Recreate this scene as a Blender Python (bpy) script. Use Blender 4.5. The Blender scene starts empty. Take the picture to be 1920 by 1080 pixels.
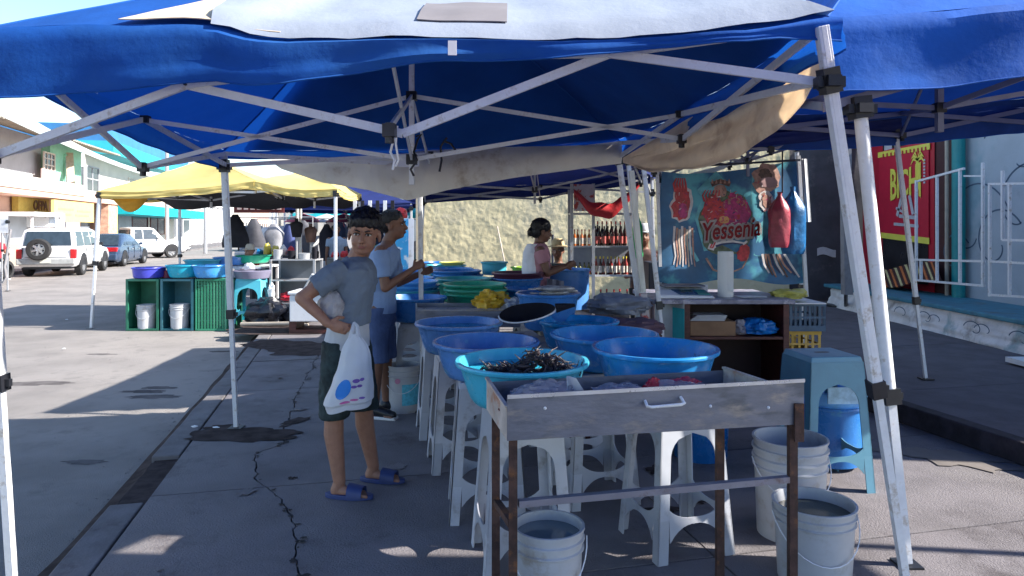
import bpy, math, random
from mathutils import Vector, Matrix, noise
V = Vector
R = math.radians
random.seed(7)
sc = bpy.context.scene
col = sc.collection
# ---------------------------------------------------------------- camera, light, exposure
CZ = 1.5
cd = bpy.data.cameras.new('camera'); cam = bpy.data.objects.new('camera', cd); col.objects.link(cam)
cam.location = (0, 0, CZ); cam.rotation_euler = (R(90), 0, 0)
cd.sensor_width = 36; cd.lens = 36 * 1300 / 1920; cd.shift_y = -110 / 1920
cd.clip_start = .05; cd.clip_end = 2000
sc.camera = cam
w = bpy.data.worlds.new('World'); sc.world = w; w.use_nodes = True
nt = w.node_tree
sky = nt.nodes.new('ShaderNodeTexSky'); sky.sky_type = 'NISHITA'; sky.sun_disc = False
SAZ, SEL = R(97), R(33.5)          # sun azimuth clockwise from +Y, elevation
sky.sun_elevation = SEL; sky.sun_rotation = SAZ
sky.air_density = 1.0; sky.dust_density = .5; sky.ozone_density = 1.6
nt.links.new(sky.outputs[0], nt.nodes['Background'].inputs[0])
nt.nodes['Background'].inputs[1].default_value = .13
sl = bpy.data.lights.new('sun', 'SUN'); sl.energy = 5.0; sl.angle = R(.6); sl.color = (1, .94, .84)
so = bpy.data.objects.new('sun', sl); col.objects.link(so)
sd = V((math.sin(SAZ) * math.cos(SEL), math.cos(SAZ) * math.cos(SEL), math.sin(SEL)))
so.rotation_euler = sd.to_track_quat('Z', 'Y').to_euler(); so.location = (20, -20, 20)
sc.view_settings.view_transform = 'Standard'; sc.view_settings.look = 'None'
sc.view_settings.exposure = 1.36; sc.view_settings.gamma = 1
sc.view_settings.use_curve_mapping = False
sc.render.engine = 'CYCLES'
sc.cycles.max_bounces = 8; sc.cycles.transparent_max_bounces = 8

def P(px, py, Y): return V(((px - 960) / 1300 * Y, Y, CZ - (py - 430) / 1300 * Y))
def G(px, py, z=0):
    Y = (CZ - z) * 1300 / (py - 430); return V(((px - 960) / 1300 * Y, Y, z))
def lerp(a, b, t): return a + (b - a) * t
def nz(p, s=1, seed=0): return noise.noise(V(p) * s + V((seed * 7.3, seed * 3.1, seed * 1.7)))

# ---------------------------------------------------------------- materials
MT = {}
def mat(name, c, rough=.6, metal=0, var=.12, scale=6, bump=0, bscale=60, trans=0, dirt=None, dirts=2.0, alpha=1, spec=None, coat=0, c2=None, c2s=1.5, c2t=(.5, .6), stretch=None, tcol=None):
    if name in MT: return MT[name]
    m = bpy.data.materials.new(name); m.use_nodes = True; n = m.node_tree; L = n.links
    b = n.nodes['Principled BSDF']; out = n.nodes['Material Output']
    b.inputs['Roughness'].default_value = rough; b.inputs['Metallic'].default_value = metal
    if spec is not None: b.inputs['Specular IOR Level'].default_value = spec
    if coat: b.inputs['Coat Weight'].default_value = coat; b.inputs['Coat Roughness'].default_value = .08
    tc = n.nodes.new('ShaderNodeTexCoord'); mp = n.nodes.new('ShaderNodeMapping'); L.new(tc.outputs['Object'], mp.inputs[0])
    oi = n.nodes.new('ShaderNodeObjectInfo'); rm_ = n.nodes.new('ShaderNodeMath'); rm_.operation = 'MULTIPLY'; rm_.inputs[1].default_value = 17.0
    if not any(k in name for k in ('asphalt', 'stucco', 'cloth_strip')): L.new(oi.outputs['Random'], rm_.inputs[0]); L.new(rm_.outputs[0], mp.inputs['Location'])
    if stretch: mp.inputs['Scale'].default_value = stretch
    def nzn(s, det=6, r=.6):
        t = n.nodes.new('ShaderNodeTexNoise'); t.inputs['Scale'].default_value = s; t.inputs['Detail'].default_value = det; t.inputs['Roughness'].default_value = r
        L.new(mp.outputs[0], t.inputs['Vector']); return t
    def ramp(src, a, bb):
        r = n.nodes.new('ShaderNodeMapRange'); r.inputs['From Min'].default_value = a; r.inputs['From Max'].default_value = bb
        r.interpolation_type = 'SMOOTHSTEP'; L.new(src, r.inputs['Value']); return r.outputs[0]
    def mix(f, A, B):
        x = n.nodes.new('ShaderNodeMix'); x.data_type = 'RGBA'; L.new(f, x.inputs['Factor'])
        for v, i in ((A, 6), (B, 7)):
            if isinstance(v, tuple): x.inputs[i].default_value = (*v, 1)
            else: L.new(v, x.inputs[i])
        return x.outputs[2]
    lo = tuple(max(0, v * (1 - var)) for v in c); hi = tuple(min(1, v * (1 + var)) for v in c)
    cc = mix(ramp(nzn(scale).outputs[0], .3, .7), lo, hi)
    if c2: cc = mix(ramp(nzn(c2s, 5).outputs[0], *c2t), cc, c2)
    if dirt: cc = mix(ramp(nzn(dirts, 8, .7).outputs[0], .52, .72), cc, dirt)
    if any(k in name for k in ('tub', 'stool', 'bucket', 'crate', 'bottle', 'sauce')):
        hv = n.nodes.new('ShaderNodeHueSaturation'); mr = n.nodes.new('ShaderNodeMapRange'); mr.inputs['To Min'].default_value = .80; mr.inputs['To Max'].default_value = 1.18
        L.new(oi.outputs['Random'], mr.inputs['Value']); L.new(mr.outputs[0], hv.inputs['Value']); mr2 = n.nodes.new('ShaderNodeMapRange'); mr2.inputs['To Min'].default_value = 1.0; mr2.inputs['To Max'].default_value = .84; L.new(oi.outputs['Random'], mr2.inputs['Value']); L.new(mr2.outputs[0], hv.inputs['Saturation']); L.new(cc, hv.inputs['Color']); cc = hv.outputs[0]
    L.new(cc, b.inputs['Base Color'])
    rr = n.nodes.new('ShaderNodeMapRange'); L.new(nzn(scale * 2.3).outputs[0], rr.inputs['Value'])
    rr.inputs['To Min'].default_value = max(.03, rough - .12); rr.inputs['To Max'].default_value = min(1, rough + .12); L.new(rr.outputs[0], b.inputs['Roughness'])
    if bump:
        bp = n.nodes.new('ShaderNodeBump'); bp.inputs['Strength'].default_value = min(1, bump); bp.inputs['Distance'].default_value = .01 * max(1, bump)
        L.new(nzn(bscale, 8).outputs[0], bp.inputs['Height']); L.new(bp.outputs[0], b.inputs['Normal'])
    sh = b.outputs[0]
    if trans:
        t = n.nodes.new('ShaderNodeBsdfTranslucent'); ms = n.nodes.new('ShaderNodeMixShader'); ms.inputs[0].default_value = trans
        if tcol: t.inputs[0].default_value = (*tcol, 1)
        else: L.new(cc, t.inputs[0])
        L.new(sh, ms.inputs[1]); L.new(t.outputs[0], ms.inputs[2]); sh = ms.outputs[0]
    if alpha < 1:
        t = n.nodes.new('ShaderNodeBsdfTransparent'); ms = n.nodes.new('ShaderNodeMixShader'); ms.inputs[0].default_value = alpha
        L.new(t.outputs[0], ms.inputs[1]); L.new(sh, ms.inputs[2]); sh = ms.outputs[0]
    L.new(sh, out.inputs['Surface'])
    MT[name] = m; return m
# fabrics
BLUE = mat('blue_canopy_cloth', (.013, .105, .42), .8, var=.16, scale=2.5, bump=.6, bscale=7, trans=.24, tcol=(.012, .13, .62), spec=.25, c2=(.028, .14, .44), c2s=1.1, c2t=(.48, .66))
NAVY = mat('navy_canopy_cloth', (.008, .02, .13), .8, var=.2, scale=3, bump=.5, bscale=7, trans=.12)
WHITET = mat('white_tarp_cloth', (.27, .31, .38), .85, var=.08, scale=1.6, bump=.6, bscale=6, dirt=(.22, .22, .25), dirts=.9)
TAN = mat('tan_tarp_cloth', (.90, .86, .78), .85, var=.06, scale=3, bump=.6, bscale=9, trans=.45, dirt=(.55, .46, .34), dirts=2.2)
YEL = mat('yellow_canopy_cloth', (.78, .62, .22), .75, var=.12, scale=2, bump=.5, bscale=6, trans=.3)
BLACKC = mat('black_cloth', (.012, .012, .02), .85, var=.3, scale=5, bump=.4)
TEALC = mat('teal_cloth', (.01, .36, .40), .75, var=.15, trans=.2)
PATCH = mat('brown_patch_cloth', (.20, .185, .195), .85, var=.08, scale=4)
# metals, plastics
WMET = mat('white_painted_steel', (.72, .73, .76), .38, var=.08, scale=14, dirt=(.42, .36, .30), dirts=14, bump=.1, bscale=120)
WOODW = mat('worn_cream_painted_steel', (.66, .65, .58), .5, var=.12, scale=20, dirt=(.34, .28, .2), dirts=9, bump=.2, bscale=60, stretch=(1, 1, .25))
GMET = mat('grey_truss_steel', (.40, .41, .44), .42, .3, var=.12, scale=12, dirt=(.25, .2, .16), dirts=12)
DMET = mat('dark_truss_steel', (.03, .035, .06), .5, .2, var=.2)
BPL = mat('black_plastic', (.012, .013, .018), .4, var=.3, scale=9)
SS = mat('stainless_sheet', (.16, .17, .215), .45, .5, var=.14, scale=5, bump=.12, bscale=25, dirt=(.30, .27, .25), dirts=3, stretch=(1, 1, 3), c2=(.10, .11, .135), c2s=4, c2t=(.5, .66))
SSR = mat('rusty_tin_side', (.48, .42, .38), .6, .2, var=.2, scale=9, dirt=(.36, .14, .06), dirts=7)
RUST = mat('rusted_brown_steel', (.07, .035, .028), .7, .2, var=.4, scale=20, dirt=(.20, .08, .03), dirts=14, bump=.3)
TB = mat('blue_tub_plastic', (.008, .31, .78), .26, var=.14, scale=5, dirt=(.06, .32, .60), dirts=5, bump=.12, bscale=18, trans=.15, c2=(.16, .42, .72), c2s=11, c2t=(.60, .70))
TDB = mat('dark_blue_tub_plastic', (.004, .17, .54), .28, var=.12, scale=5, dirt=(.03, .16, .42), dirts=5, bump=.12, bscale=18, trans=.1, c2=(.05, .27, .52), c2s=11, c2t=(.60, .70))
TC = mat('cyan_tub_plastic', (.01, .50, .72), .28, var=.06, scale=5, dirt=(.05, .42, .6), dirts=6, trans=.2, c2=(.25, .60, .72), c2s=12, c2t=(.62, .72))
TT = mat('turquoise_tub_plastic', (.03, .42, .55), .32, var=.08, trans=.15)
TG = mat('green_tub_plastic', (.02, .42, .26), .3, var=.12, trans=.15, dirt=(.02, .24, .16), dirts=4)
TY = mat('yellow_tub_plastic', (.7, .62, .08), .35, var=.1, trans=.1)
TL = mat('lime_tub_plastic', (.38, .65, .04), .35, var=.1, trans=.1)
WPL = mat('white_stool_plastic', (.44, .46, .52), .42, var=.07, scale=4, dirt=(.26, .25, .26), dirts=7)
WBK = mat('white_bucket_plastic', (.44, .45, .48), .4, var=.06, scale=6, dirt=(.34, .31, .28), dirts=8, trans=.08)
BST = mat('faded_blue_stool_plastic', (.07, .23, .33), .42, var=.08, scale=5, dirt=(.07, .19, .28), dirts=6)

TST = mat('turquoise_stool_plastic', (.03, .48, .62), .42, var=.08)
WATER = mat('water_surface', (.02, .30, .46), .07, var=.15, scale=8, bump=.35, bscale=16, spec=.8)
DIRTYW = mat('murky_water', (.035, .04, .035), .08, var=.4, scale=9, bump=.2, bscale=14)
CG = mat('green_crate_plastic', (.015, .17, .10), .5, var=.2); CTL = mat('teal_crate_plastic', (.01, .13, .17), .5, var=.2)
CBL = mat('blue_grey_crate_plastic', (.03, .09, .17), .5, var=.2); CYL = mat('yellow_crate_plastic', (.62, .36, .02), .5, var=.15)
BAG = mat('white_carrier_plastic', (.80, .82, .86), .35, var=.04, trans=.35, alpha=.93, bump=.6, bscale=14)
CLEAR = mat('clear_film', (.46, .43, .47), .16, var=.05, alpha=.55, bump=1, bscale=22)
YBAG = mat('yellow_bag_plastic', (.80, .50, .04), .35, var=.1, trans=.25, bump=.8, bscale=18)
BBAG = mat('blue_bag_plastic', (.01, .20, .62), .3, var=.12, trans=.25, bump=.9, bscale=16)
RBAG = mat('red_bag_plastic', (.62, .03, .06), .3, var=.15, trans=.25, bump=.9, bscale=16)
GBAG = mat('green_bag_plastic', (.02, .45, .14), .35, var=.15, trans=.25, bump=.9, bscale=16)
GRBAG = mat('grey_sack_plastic', (.17, .19, .24), .4, var=.2, bump=.9, bscale=16)
BRW = mat('red_brown_wood', (.085, .022, .018), .5, var=.3, scale=8, stretch=(1, 1, 6), bump=.2, bscale=30)
CARD = mat('cardboard', (.26, .15, .085), .85, var=.15)
OIL = mat('patterned_oilcloth', (.22, .22, .30), .4, var=.3, scale=7, c2=(.42, .40, .48), c2s=9)
SIDECL = mat('white_side_cloth', (.62, .62, .60), .8, var=.08, dirt=(.4, .38, .33), dirts=4)
WHT = mat('white_paint', (.76, .77, .8), .45, var=.05, scale=6, dirt=(.5, .47, .44), dirts=6)
RUB = mat('black_rubber', (.012, .012, .018), .75, var=.2, spec=.15)
SHELL = mat('dark_crab_shell', (.022, .018, .026), .35, var=.6, scale=40, bump=1, bscale=60, dirt=(.16, .09, .08), dirts=30)
FISH = mat('grey_fish_skin', (.32, .33, .35), .3, .2, var=.3, scale=20)
PRAWN = mat('pink_prawn_flesh', (.55, .33, .30), .35, var=.35, scale=30, bump=.6, bscale=70)
REDP = mat('red_print', (.55, .02, .03), .45, var=.08)
# skin, hair, cloth
SK = mat('tan_skin', (.34, .17, .11), .5, var=.10, scale=22, bump=.25, bscale=160, dirt=(.29, .12, .085), dirts=14); SK2 = mat('brown_skin', (.20, .095, .06), .5, var=.10, scale=22, bump=.25, bscale=160)
LIP = mat('lip', (.30, .11, .09), .5); EYEW = mat('eye_white', (.62, .6, .58), .3); DARK = mat('dark_iris', (.012, .008, .006), .2)
HAIR = mat('black_hair', (.008, .007, .009), .5, var=.4, scale=40, bump=.7, bscale=90, stretch=(1, 1, .4))
TEE = mat('grey_blue_tee_cloth', (.15, .19, .25), .9, var=.07, scale=9, bump=.5, bscale=26)
TEE_LIT = mat('pale_grey_cloth', (.50, .52, .56), .9, var=.05, bump=.3, bscale=20)
SHORT = mat('dark_green_shorts_cloth', (.018, .034, .036), .85, var=.5, scale=16, bump=.4, bscale=20)
LBT = mat('light_blue_shirt_cloth', (.22, .32, .52), .9, var=.06, bump=.4, bscale=18); DENIM = mat('denim_blue', (.07, .11, .24), .9, var=.15, bump=.4)
SLIDE = mat('navy_slide_rubber', (.03, .05, .16), .55, var=.15)
PINK = mat('pink_blouse_cloth', (.50, .24, .28), .9, var=.1); APR = mat('white_apron_cloth', (.80, .78, .82), .9, var=.05, bump=.4, bscale=12)
DKG = mat('dark_shirt_cloth', (.02, .03, .035), .9, var=.2); REDC = mat('red_shirt_cloth', (.50, .02, .035), .85, var=.1)
STRAW = mat('straw_hat', (.50, .38, .22), .85, var=.15, bump=.5, bscale=60)
# setting
ASPH = mat('asphalt', (.24, .22, .21), .93, var=.16, scale=1.2, bump=1, bscale=150, c2=(.29, .265, .25), c2s=.35, c2t=(.45, .65), dirt=(.19, .175, .17), dirts=3.5)
CONC = mat('worn_concrete', (.165, .150, .160), .8, var=.2, scale=2.2, bump=.9, bscale=110, dirt=(.085, .072, .078), dirts=2.1, c2=(.20, .185, .19), c2s=.7, c2t=(.48, .68))
WET_SHADE = mat('damp_and_gutter_shade', (.058, .044, .042), .92, var=.4, scale=9, spec=.08)
KERBM = mat('kerb_concrete', (.15, .14, .145), .85, var=.2, scale=5, bump=.5, bscale=40, dirt=(.07, .06, .06), dirts=3)
# ---------------------------------------------------------------- mesh builder
class MB:
    def __init__(s): s.v = []; s.f = []; s.sm = []
    def add(s, vs, fs, smooth=False):
        o = len(s.v); s.v += [V(v) for v in vs]; s.f += [tuple(i + o for i in f) for f in fs]; s.sm += [smooth] * len(fs); return s
    def box(s, c, d, m=None):
        x, y, z = (k / 2 for k in d); c = V(c)
        vs = [V((a * x, b * y, e * z)) for a in (-1, 1) for b in (-1, 1) for e in (-1, 1)]
        vs = [c + ((m @ v) if m else v) for v in vs]
        return s.add(vs, [(0, 1, 3, 2), (4, 6, 7, 5), (0, 4, 5, 1), (2, 3, 7, 6), (0, 2, 6, 4), (1, 5, 7, 3)])
    def bx(s, x0, x1, y0, y1, z0, z1): return s.box(((x0 + x1) / 2, (y0 + y1) / 2, (z0 + z1) / 2), (x1 - x0, y1 - y0, z1 - z0))
    def hexa(s, q0, q1):           # two quads (bottom, top)
        return s.add(list(q0) + list(q1), [(3, 2, 1, 0), (4, 5, 6, 7), (0, 1, 5, 4), (1, 2, 6, 5), (2, 3, 7, 6), (3, 0, 4, 7)])
    def bar(s, a, b, w, h=None, up=(0, 0, 1)):
        a, b = V(a), V(b); h = h or w; d = (b - a).normalized(); u = V(up)
        if abs(d.dot(u)) > .97: u = V((0, 1, 0))
        x = d.cross(u).normalized() * w / 2; y = x.cross(d).normalized() * h / 2
        return s.hexa([a - x - y, a + x - y, a + x + y, a - x + y], [b - x - y, b + x - y, b + x + y, b - x + y])
    def tube(s, pts, r, n=8, cap=True, closed=False):
        pts = [V(p) for p in pts]; rs = r if isinstance(r, (list, tuple)) else [r] * len(pts)
        vs = []; N = len(pts); prev = None
        for i, p in enumerate(pts):
            d = (pts[min(i + 1, N - 1)] - pts[max(i - 1, 0)]).normalized()
            if prev is None: u = d.orthogonal().normalized()
            else:
                u = prev - d * prev.dot(d); u = u.normalized() if u.length > 1e-6 else d.orthogonal().normalized()
            prev = u; q = d.cross(u)
            vs += [p + (u * math.cos(2 * math.pi * k / n) + q * math.sin(2 * math.pi * k / n)) * rs[i] for k in range(n)]
        fs = [(i * n + k, i * n + (k + 1) % n, (i + 1) * n + (k + 1) % n, (i + 1) * n + k) for i in range(N - 1) for k in range(n)]
        if cap: fs += [tuple(range(n))[::-1], tuple((N - 1) * n + k for k in range(n))]
        return s.add(vs, fs, True)
    def lathe(s, prof, n=32, c=(0, 0, 0), m=None, wob=0):
        c = V(c); vs = []
        for (r, z) in prof:
            for k in range(n):
                a = 2 * math.pi * k / n; rr = r * (1 + wob * math.sin(2 * a + 1) * .5)
                v = V((rr * math.cos(a), rr * math.sin(a), z)); vs.append(c + ((m @ v) if m else v))
        N = len(prof)
        fs = [(i * n + k, i * n + (k + 1) % n, (i + 1) * n + (k + 1) % n, (i + 1) * n + k) for i in range(N - 1) for k in range(n)]
        if prof[0][0] > 0: fs.append(tuple(range(n))[::-1])
        if prof[-1][0] > 0: fs.append(tuple((N - 1) * n + k for k in range(n)))
        return s.add(vs, fs, True)
    def shell(s, prof, n=32, c=(0, 0, 0), m=None, wob=0):     # open lathe, closed cross-section supplied
        c = V(c); vs = []; N = len(prof)
        for (r, z) in prof:
            for k in range(n):
                a = 2 * math.pi * k / n; rr = r * (1 + wob * math.sin(2 * a + 1) * .5)
                v = V((rr * math.cos(a), rr * math.sin(a), z)); vs.append(c + ((m @ v) if m else v))
        fs = [(i * n + k, i * n + (k + 1) % n, (i + 1) * n + (k + 1) % n, (i + 1) * n + k) for i in range(N - 1) for k in range(n)]
        return s.add(vs, fs, True)
    def ell(s, c, r, m=None, nu=14, nv=9):
        c = V(c); vs = [c + (m @ V((0, 0, -r[2])) if m else V((0, 0, -r[2])))]
        for j in range(1, nv):
            t = -math.pi / 2 + math.pi * j / nv
            for k in range(nu):
                a = 2 * math.pi * k / nu; v = V((r[0] * math.cos(t) * math.cos(a), r[1] * math.cos(t) * math.sin(a), r[2] * math.sin(t)))
                vs.append(c + (m @ v if m else v))
        vs.append(c + (m @ V((0, 0, r[2])) if m else V((0, 0, r[2]))))
        fs = [(0, 1 + (k + 1) % nu, 1 + k) for k in range(nu)]
        for j in range(nv - 2): fs += [(1 + j * nu + k, 1 + j * nu + (k + 1) % nu, 1 + (j + 1) * nu + (k + 1) % nu, 1 + (j + 1) * nu + k) for k in range(nu)]
        t = len(vs) - 1; fs += [(t, t - nu + k, t - nu + (k + 1) % nu) for k in range(nu)]
        return s.add(vs, fs, True)
    def cap(s, a, ra, b, rb, n=12):
        s.tube([a, b], [ra, rb], n); s.ell(a, (ra,) * 3, nu=n, nv=8); s.ell(b, (rb,) * 3, nu=n, nv=8); return s
    def secs(s, L, n=20):          # (centre, half width, half depth, yaw[, tiltmatrix])
        vs = []
        for q in L:
            c, rw, rd, ya = q[:4]; c = V(c)
            for k in range(n):
                a = 2 * math.pi * k / n; e = .85
                ca, sa = math.cos(a), math.sin(a)
                x = rw * math.copysign(abs(ca) ** e, ca); y = rd * math.copysign(abs(sa) ** e, sa)
                vs.append(c + V((x * math.cos(ya) - y * math.sin(ya), x * math.sin(ya) + y * math.cos(ya), 0)))
        N = len(L); fs = [(i * n + k, i * n + (k + 1) % n, (i + 1) * n + (k + 1) % n, (i + 1) * n + k) for i in range(N - 1) for k in range(n)]
        fs += [tuple(range(n))[::-1], tuple((N - 1) * n + k for k in range(n))]
        return s.add(vs, fs, True)
    def sheet(s, nu, nv, f, th=0):
        vs = [V(f(i / nu, j / nv)) for j in range(nv + 1) for i in range(nu + 1)]; W = nu + 1
        fs = [(j * W + i, j * W + i + 1, (j + 1) * W + i + 1, (j + 1) * W + i) for j in range(nv) for i in range(nu)]
        if th:
            nn = [V() for _ in vs]
            for q in fs:
                n_ = (vs[q[1]] - vs[q[0]]).cross(vs[q[3]] - vs[q[0]])
                for k in q: nn[k] += n_
            o = len(vs); vs += [v - n_.normalized() * th for v, n_ in zip(vs, nn)]
            fs2 = [tuple(k + o for k in q[::-1]) for q in fs]
            ring = [i for i in range(W)] + [j * W + nu for j in range(1, nv + 1)] + [nv * W + i for i in range(nu - 1, -1, -1)] + [j * W for j in range(nv - 1, 0, -1)]
            fs = fs + fs2 + [(ring[k], ring[(k + 1) % len(ring)], ring[(k + 1) % len(ring)] + o, ring[k] + o)[::-1] for k in range(len(ring))]
        return s.add(vs, fs, True)
    def strip(s, A, B, off):       # thick ribbon between two polylines
        off = V(off)
        for i in range(len(A) - 1):
            q = [V(A[i]), V(A[i + 1]), V(B[i + 1]), V(B[i])]
            s.hexa(q, [v + off for v in q])
        return s
    def prism(s, poly, off):
        n = len(poly); poly = [V(p) for p in poly]; off = V(off)
        return s.add(poly + [p + off for p in poly], [tuple(range(n))[::-1], tuple(range(n, 2 * n))] + [(i, (i + 1) % n, (i + 1) % n + n, i + n) for i in range(n)])
    def xf(s, m): s.v = [m @ v for v in s.v]; return s
    def join(s, o): return s.add(o.v, o.f, True)

WO = {}
def org(o):
    return WO.get(o, V((0, 0, 0))) if o else V((0, 0, 0))
def mesh_from(name, mb, m, sub=V((0, 0, 0)), ang=38):
    me = bpy.data.meshes.new(name); me.from_pydata([tuple(v - sub) for v in mb.v], [], mb.f)
    me.polygons.foreach_set('use_smooth', mb.sm if any(mb.sm) else [False] * len(mb.f))
    if m: me.materials.append(m)
    me.update()
    if any(mb.sm): me.set_sharp_from_angle(angle=R(ang))
    return me
def fixn(me):
    import bmesh
    b = bmesh.new(); b.from_mesh(me); bmesh.ops.recalc_face_normals(b, faces=b.faces); b.to_mesh(me); b.free()
def part(name, mb, m, parent=None, label=None, kind=None, bevel=0, fix=True):
    """mesh built in world space, stored relative to its thing"""
    me = mesh_from(name, mb, m, org(parent))
    if fix: fixn(me)
    o = bpy.data.objects.new(name, me); col.objects.link(o)
    if parent: o.parent = parent; WO[o] = org(parent)
    if label: o['label'] = label
    if kind: o['kind'] = kind
    if bevel:
        b = o.modifiers.new('bevel', 'BEVEL'); b.width = bevel; b.segments = 2; b.limit_method = 'ANGLE'; b.angle_limit = R(40)
    return o
def thing(name, label, cat, loc=(0, 0, 0), group=None):
    o = bpy.data.objects.new(name, None); col.objects.link(o); o.location = loc; o.empty_display_size = .1
    o['label'] = label; o['category'] = cat; WO[o] = V(loc)
    if group: o['group'] = group
    return o
def one(name, mb, m, label, cat, group=None, bevel=0, loc=None):
    if loc is None:
        loc = V((sum(v.x for v in mb.v) / len(mb.v), sum(v.y for v in mb.v) / len(mb.v), min(v.z for v in mb.v)))
    me = mesh_from(name, mb, m, V(loc)); fixn(me)
    o = bpy.data.objects.new(name, me); col.objects.link(o); o.location = loc; o['label'] = label; o['category'] = cat; WO[o] = V(loc)
    if group: o['group'] = group
    if bevel:
        b = o.modifiers.new('bevel', 'BEVEL'); b.width = bevel; b.segments = 2; b.limit_method = 'ANGLE'
    return o
def struct(name, mb, m, kind='structure'):
    o = part(name, mb, m); o['kind'] = kind; return o
def dup(root, loc, rz=0, label=None, group=None, scale=None, mats=None):
    def cp(o, par):
        c = o.copy(); col.objects.link(c)
        if par: c.parent = par
        if mats and o.type == 'MESH' and o.data.materials and o.data.materials[0] in mats:
            key = (o.data.name, mats[o.data.materials[0]].name)
            if key not in DM: d = o.data.copy(); d.materials[0] = mats[o.data.materials[0]]; DM[key] = d
            c.data = DM[key]
        for ch in list(o.children): cp(ch, c)
        return c
    r = cp(root, None); r.location = loc; r.rotation_euler = (0, 0, rz); WO[r] = V(loc)
    if label: r['label'] = label
    if group: r['group'] = group
    if scale: r.scale = scale
    return r
DM = {}
def hide_root(root):     # prototypes are moved into place instead of being hidden
    pass
def remesh(mb, vox, smooth=4, nzamp=0, nzs=12, seed=0):
    me = mesh_from('tmp', mb, None); o = bpy.data.objects.new('tmp', me); col.objects.link(o)
    r = o.modifiers.new('r', 'REMESH'); r.mode = 'VOXEL'; r.voxel_size = vox
    if smooth: s_ = o.modifiers.new('s', 'SMOOTH'); s_.iterations = smooth; s_.factor = .5
    dg = bpy.context.evaluated_depsgraph_get(); dg.update()
    e = o.evaluated_get(dg); m2 = bpy.data.meshes.new_from_object(e)
    vs = [v.co.copy() for v in m2.vertices]
    if nzamp:
        ns = [v.normal.copy() for v in m2.vertices]
        vs = [v + n * nzamp * (nz(v, nzs, seed) + .5 * nz(v, nzs * 2.3, seed + 3)) for v, n in zip(vs, ns)]
    out = MB(); out.v = vs; out.f = [tuple(p.vertices) for p in m2.polygons]; out.sm = [True] * len(out.f)
    bpy.data.objects.remove(o); bpy.data.meshes.remove(me); bpy.data.meshes.remove(m2)
    return out
def text_mb(txt, size, ext=.002, shear=0, bold=0, sx=1):
    c = bpy.data.curves.new('t', 'FONT'); c.body = txt; c.size = size; c.extrude = ext; c.shear = shear; c.offset = bold; c.align_x = 'CENTER'; c.align_y = 'CENTER'; c.resolution_u = 3
    o = bpy.data.objects.new('t', c); col.objects.link(o); dg = bpy.context.evaluated_depsgraph_get(); dg.update()
    m2 = bpy.data.meshes.new_from_object(o.evaluated_get(dg)); mb = MB()
    mb.v = [V((v.co.x * sx, v.co.y, v.co.z)) for v in m2.vertices]; mb.f = [tuple(p.vertices) for p in m2.polygons]; mb.sm = [False] * len(mb.f)
    bpy.data.objects.remove(o); bpy.data.curves.remove(c); bpy.data.meshes.remove(m2); return mb
def frame(o, x, z):          # matrix mapping text (x right, y up) to a plane
    x = V(x).normalized(); z = V(z).normalized(); y = z; n = x.cross(z)
    m = Matrix.Identity(4)
    for i in range(3): m[i][0] = x[i]; m[i][1] = y[i]; m[i][2] = n[i]; m[i][3] = o[i]
    return m
# ---------------------------------------------------------------- ground, street, pavement
SD = V((-.2258, .9742, 0)); SN = V((.9742, .2258, 0)); K0 = V((-2.07, 3.25, 0))
def S(s, t, z=0): return K0 + SD * s + SN * t + V((0, 0, z))      # s along the street, t to the right of the kerb
mb = MB(); mb.sheet(60, 60, lambda u, v: (lerp(-300, 300, u), lerp(-60, 500, v), -.115))
struct('street', mb, ASPH)
mb = MB(); mb.bx(-14, 14, -14, 30, -.4, -.135); mb.v = [V((v.x, v.y, v.z)) for v in mb.v]
crack = [(-8, 1.15), (-3, 1.2), (-.9, 1.10), (.2, .98), (.75, .74), (1.25, .66), (1.45, .80), (1.9, .80), (2.7, .80), (3.4, .82), (4.05, .86), (4.9, .90), (6, .95), (8, .98), (12, 1.05), (24, 1.1)]
def crk(s):
    for a, b in zip(crack, crack[1:]):
        if a[0] <= s <= b[0]: return lerp(a[1], b[1], (s - a[0]) / (b[0] - a[0])) + .035 * nz((s * 3, 2, 0), 1) + .022 * nz((s * 11, 5, 0), 1) + .012 * nz((s * 27, 5, 0), 1)
    return 1.1
pv = thing('pavement', '', '', (0, 0, 0)); del pv['label']; del pv['category']; pv['kind'] = 'structure'
bed = MB(); bed.prism([S(-9, .02, -.4), S(24, .02, -.4), S(24, 9, -.4), S(-9, 9, -.4)], (0, 0, .372)); part('bedding', bed, WET_SHADE, pv)
cj = [-9, -4.9, -2.6, -.75, .62, 1.95, 3.2, 4.7, 6.3, 8.0, 9.8, 11.6, 13.6, 16, 20, 24]
random.seed(3)
for a, b in zip(cj, cj[1:]):
    n = max(4, int((b - a) / .035)); n = min(n, 60)
    dz = random.uniform(-.004, .004); g = .006
    A = [S(a + g, .185, dz)] + [S(b - g, .185, dz)]
    L = [S(lerp(b - g, a + g, i / n), crk(lerp(b - g, a + g, i / n)) - .003 - .020 * max(0, nz((i * .35 + a, 1, 1), 1)), dz) for i in range(n + 1)]
    m_ = MB().prism([q - V((0, 0, .05)) for q in (A + L)][::-1], (0, 0, .05)); part('paving_slab', m_, CONC, pv, bevel=.002)
    L2 = [S(lerp(a + g, b - g, i / n), crk(lerp(a + g, b - g, i / n)) + .004, dz * .5) for i in range(n + 1)]
    m_ = MB().prism([q - V((0, 0, .05)) for q in (L2 + [S(b - g, 2.9, dz * .5), S(a + g, 2.9, dz * .5)])][::-1], (0, 0, .05)); part('paving_slab', m_, CONC, pv)
    m_ = MB().prism([q - V((0, 0, .05)) for q in ([S(a + g, 2.91, 0), S(b - g, 2.91, 0), S(b - g, 8.9, 0), S(a + g, 8.9, 0)])][::-1], (0, 0, .05)); part('paving_slab', m_, CONC, pv)
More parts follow.
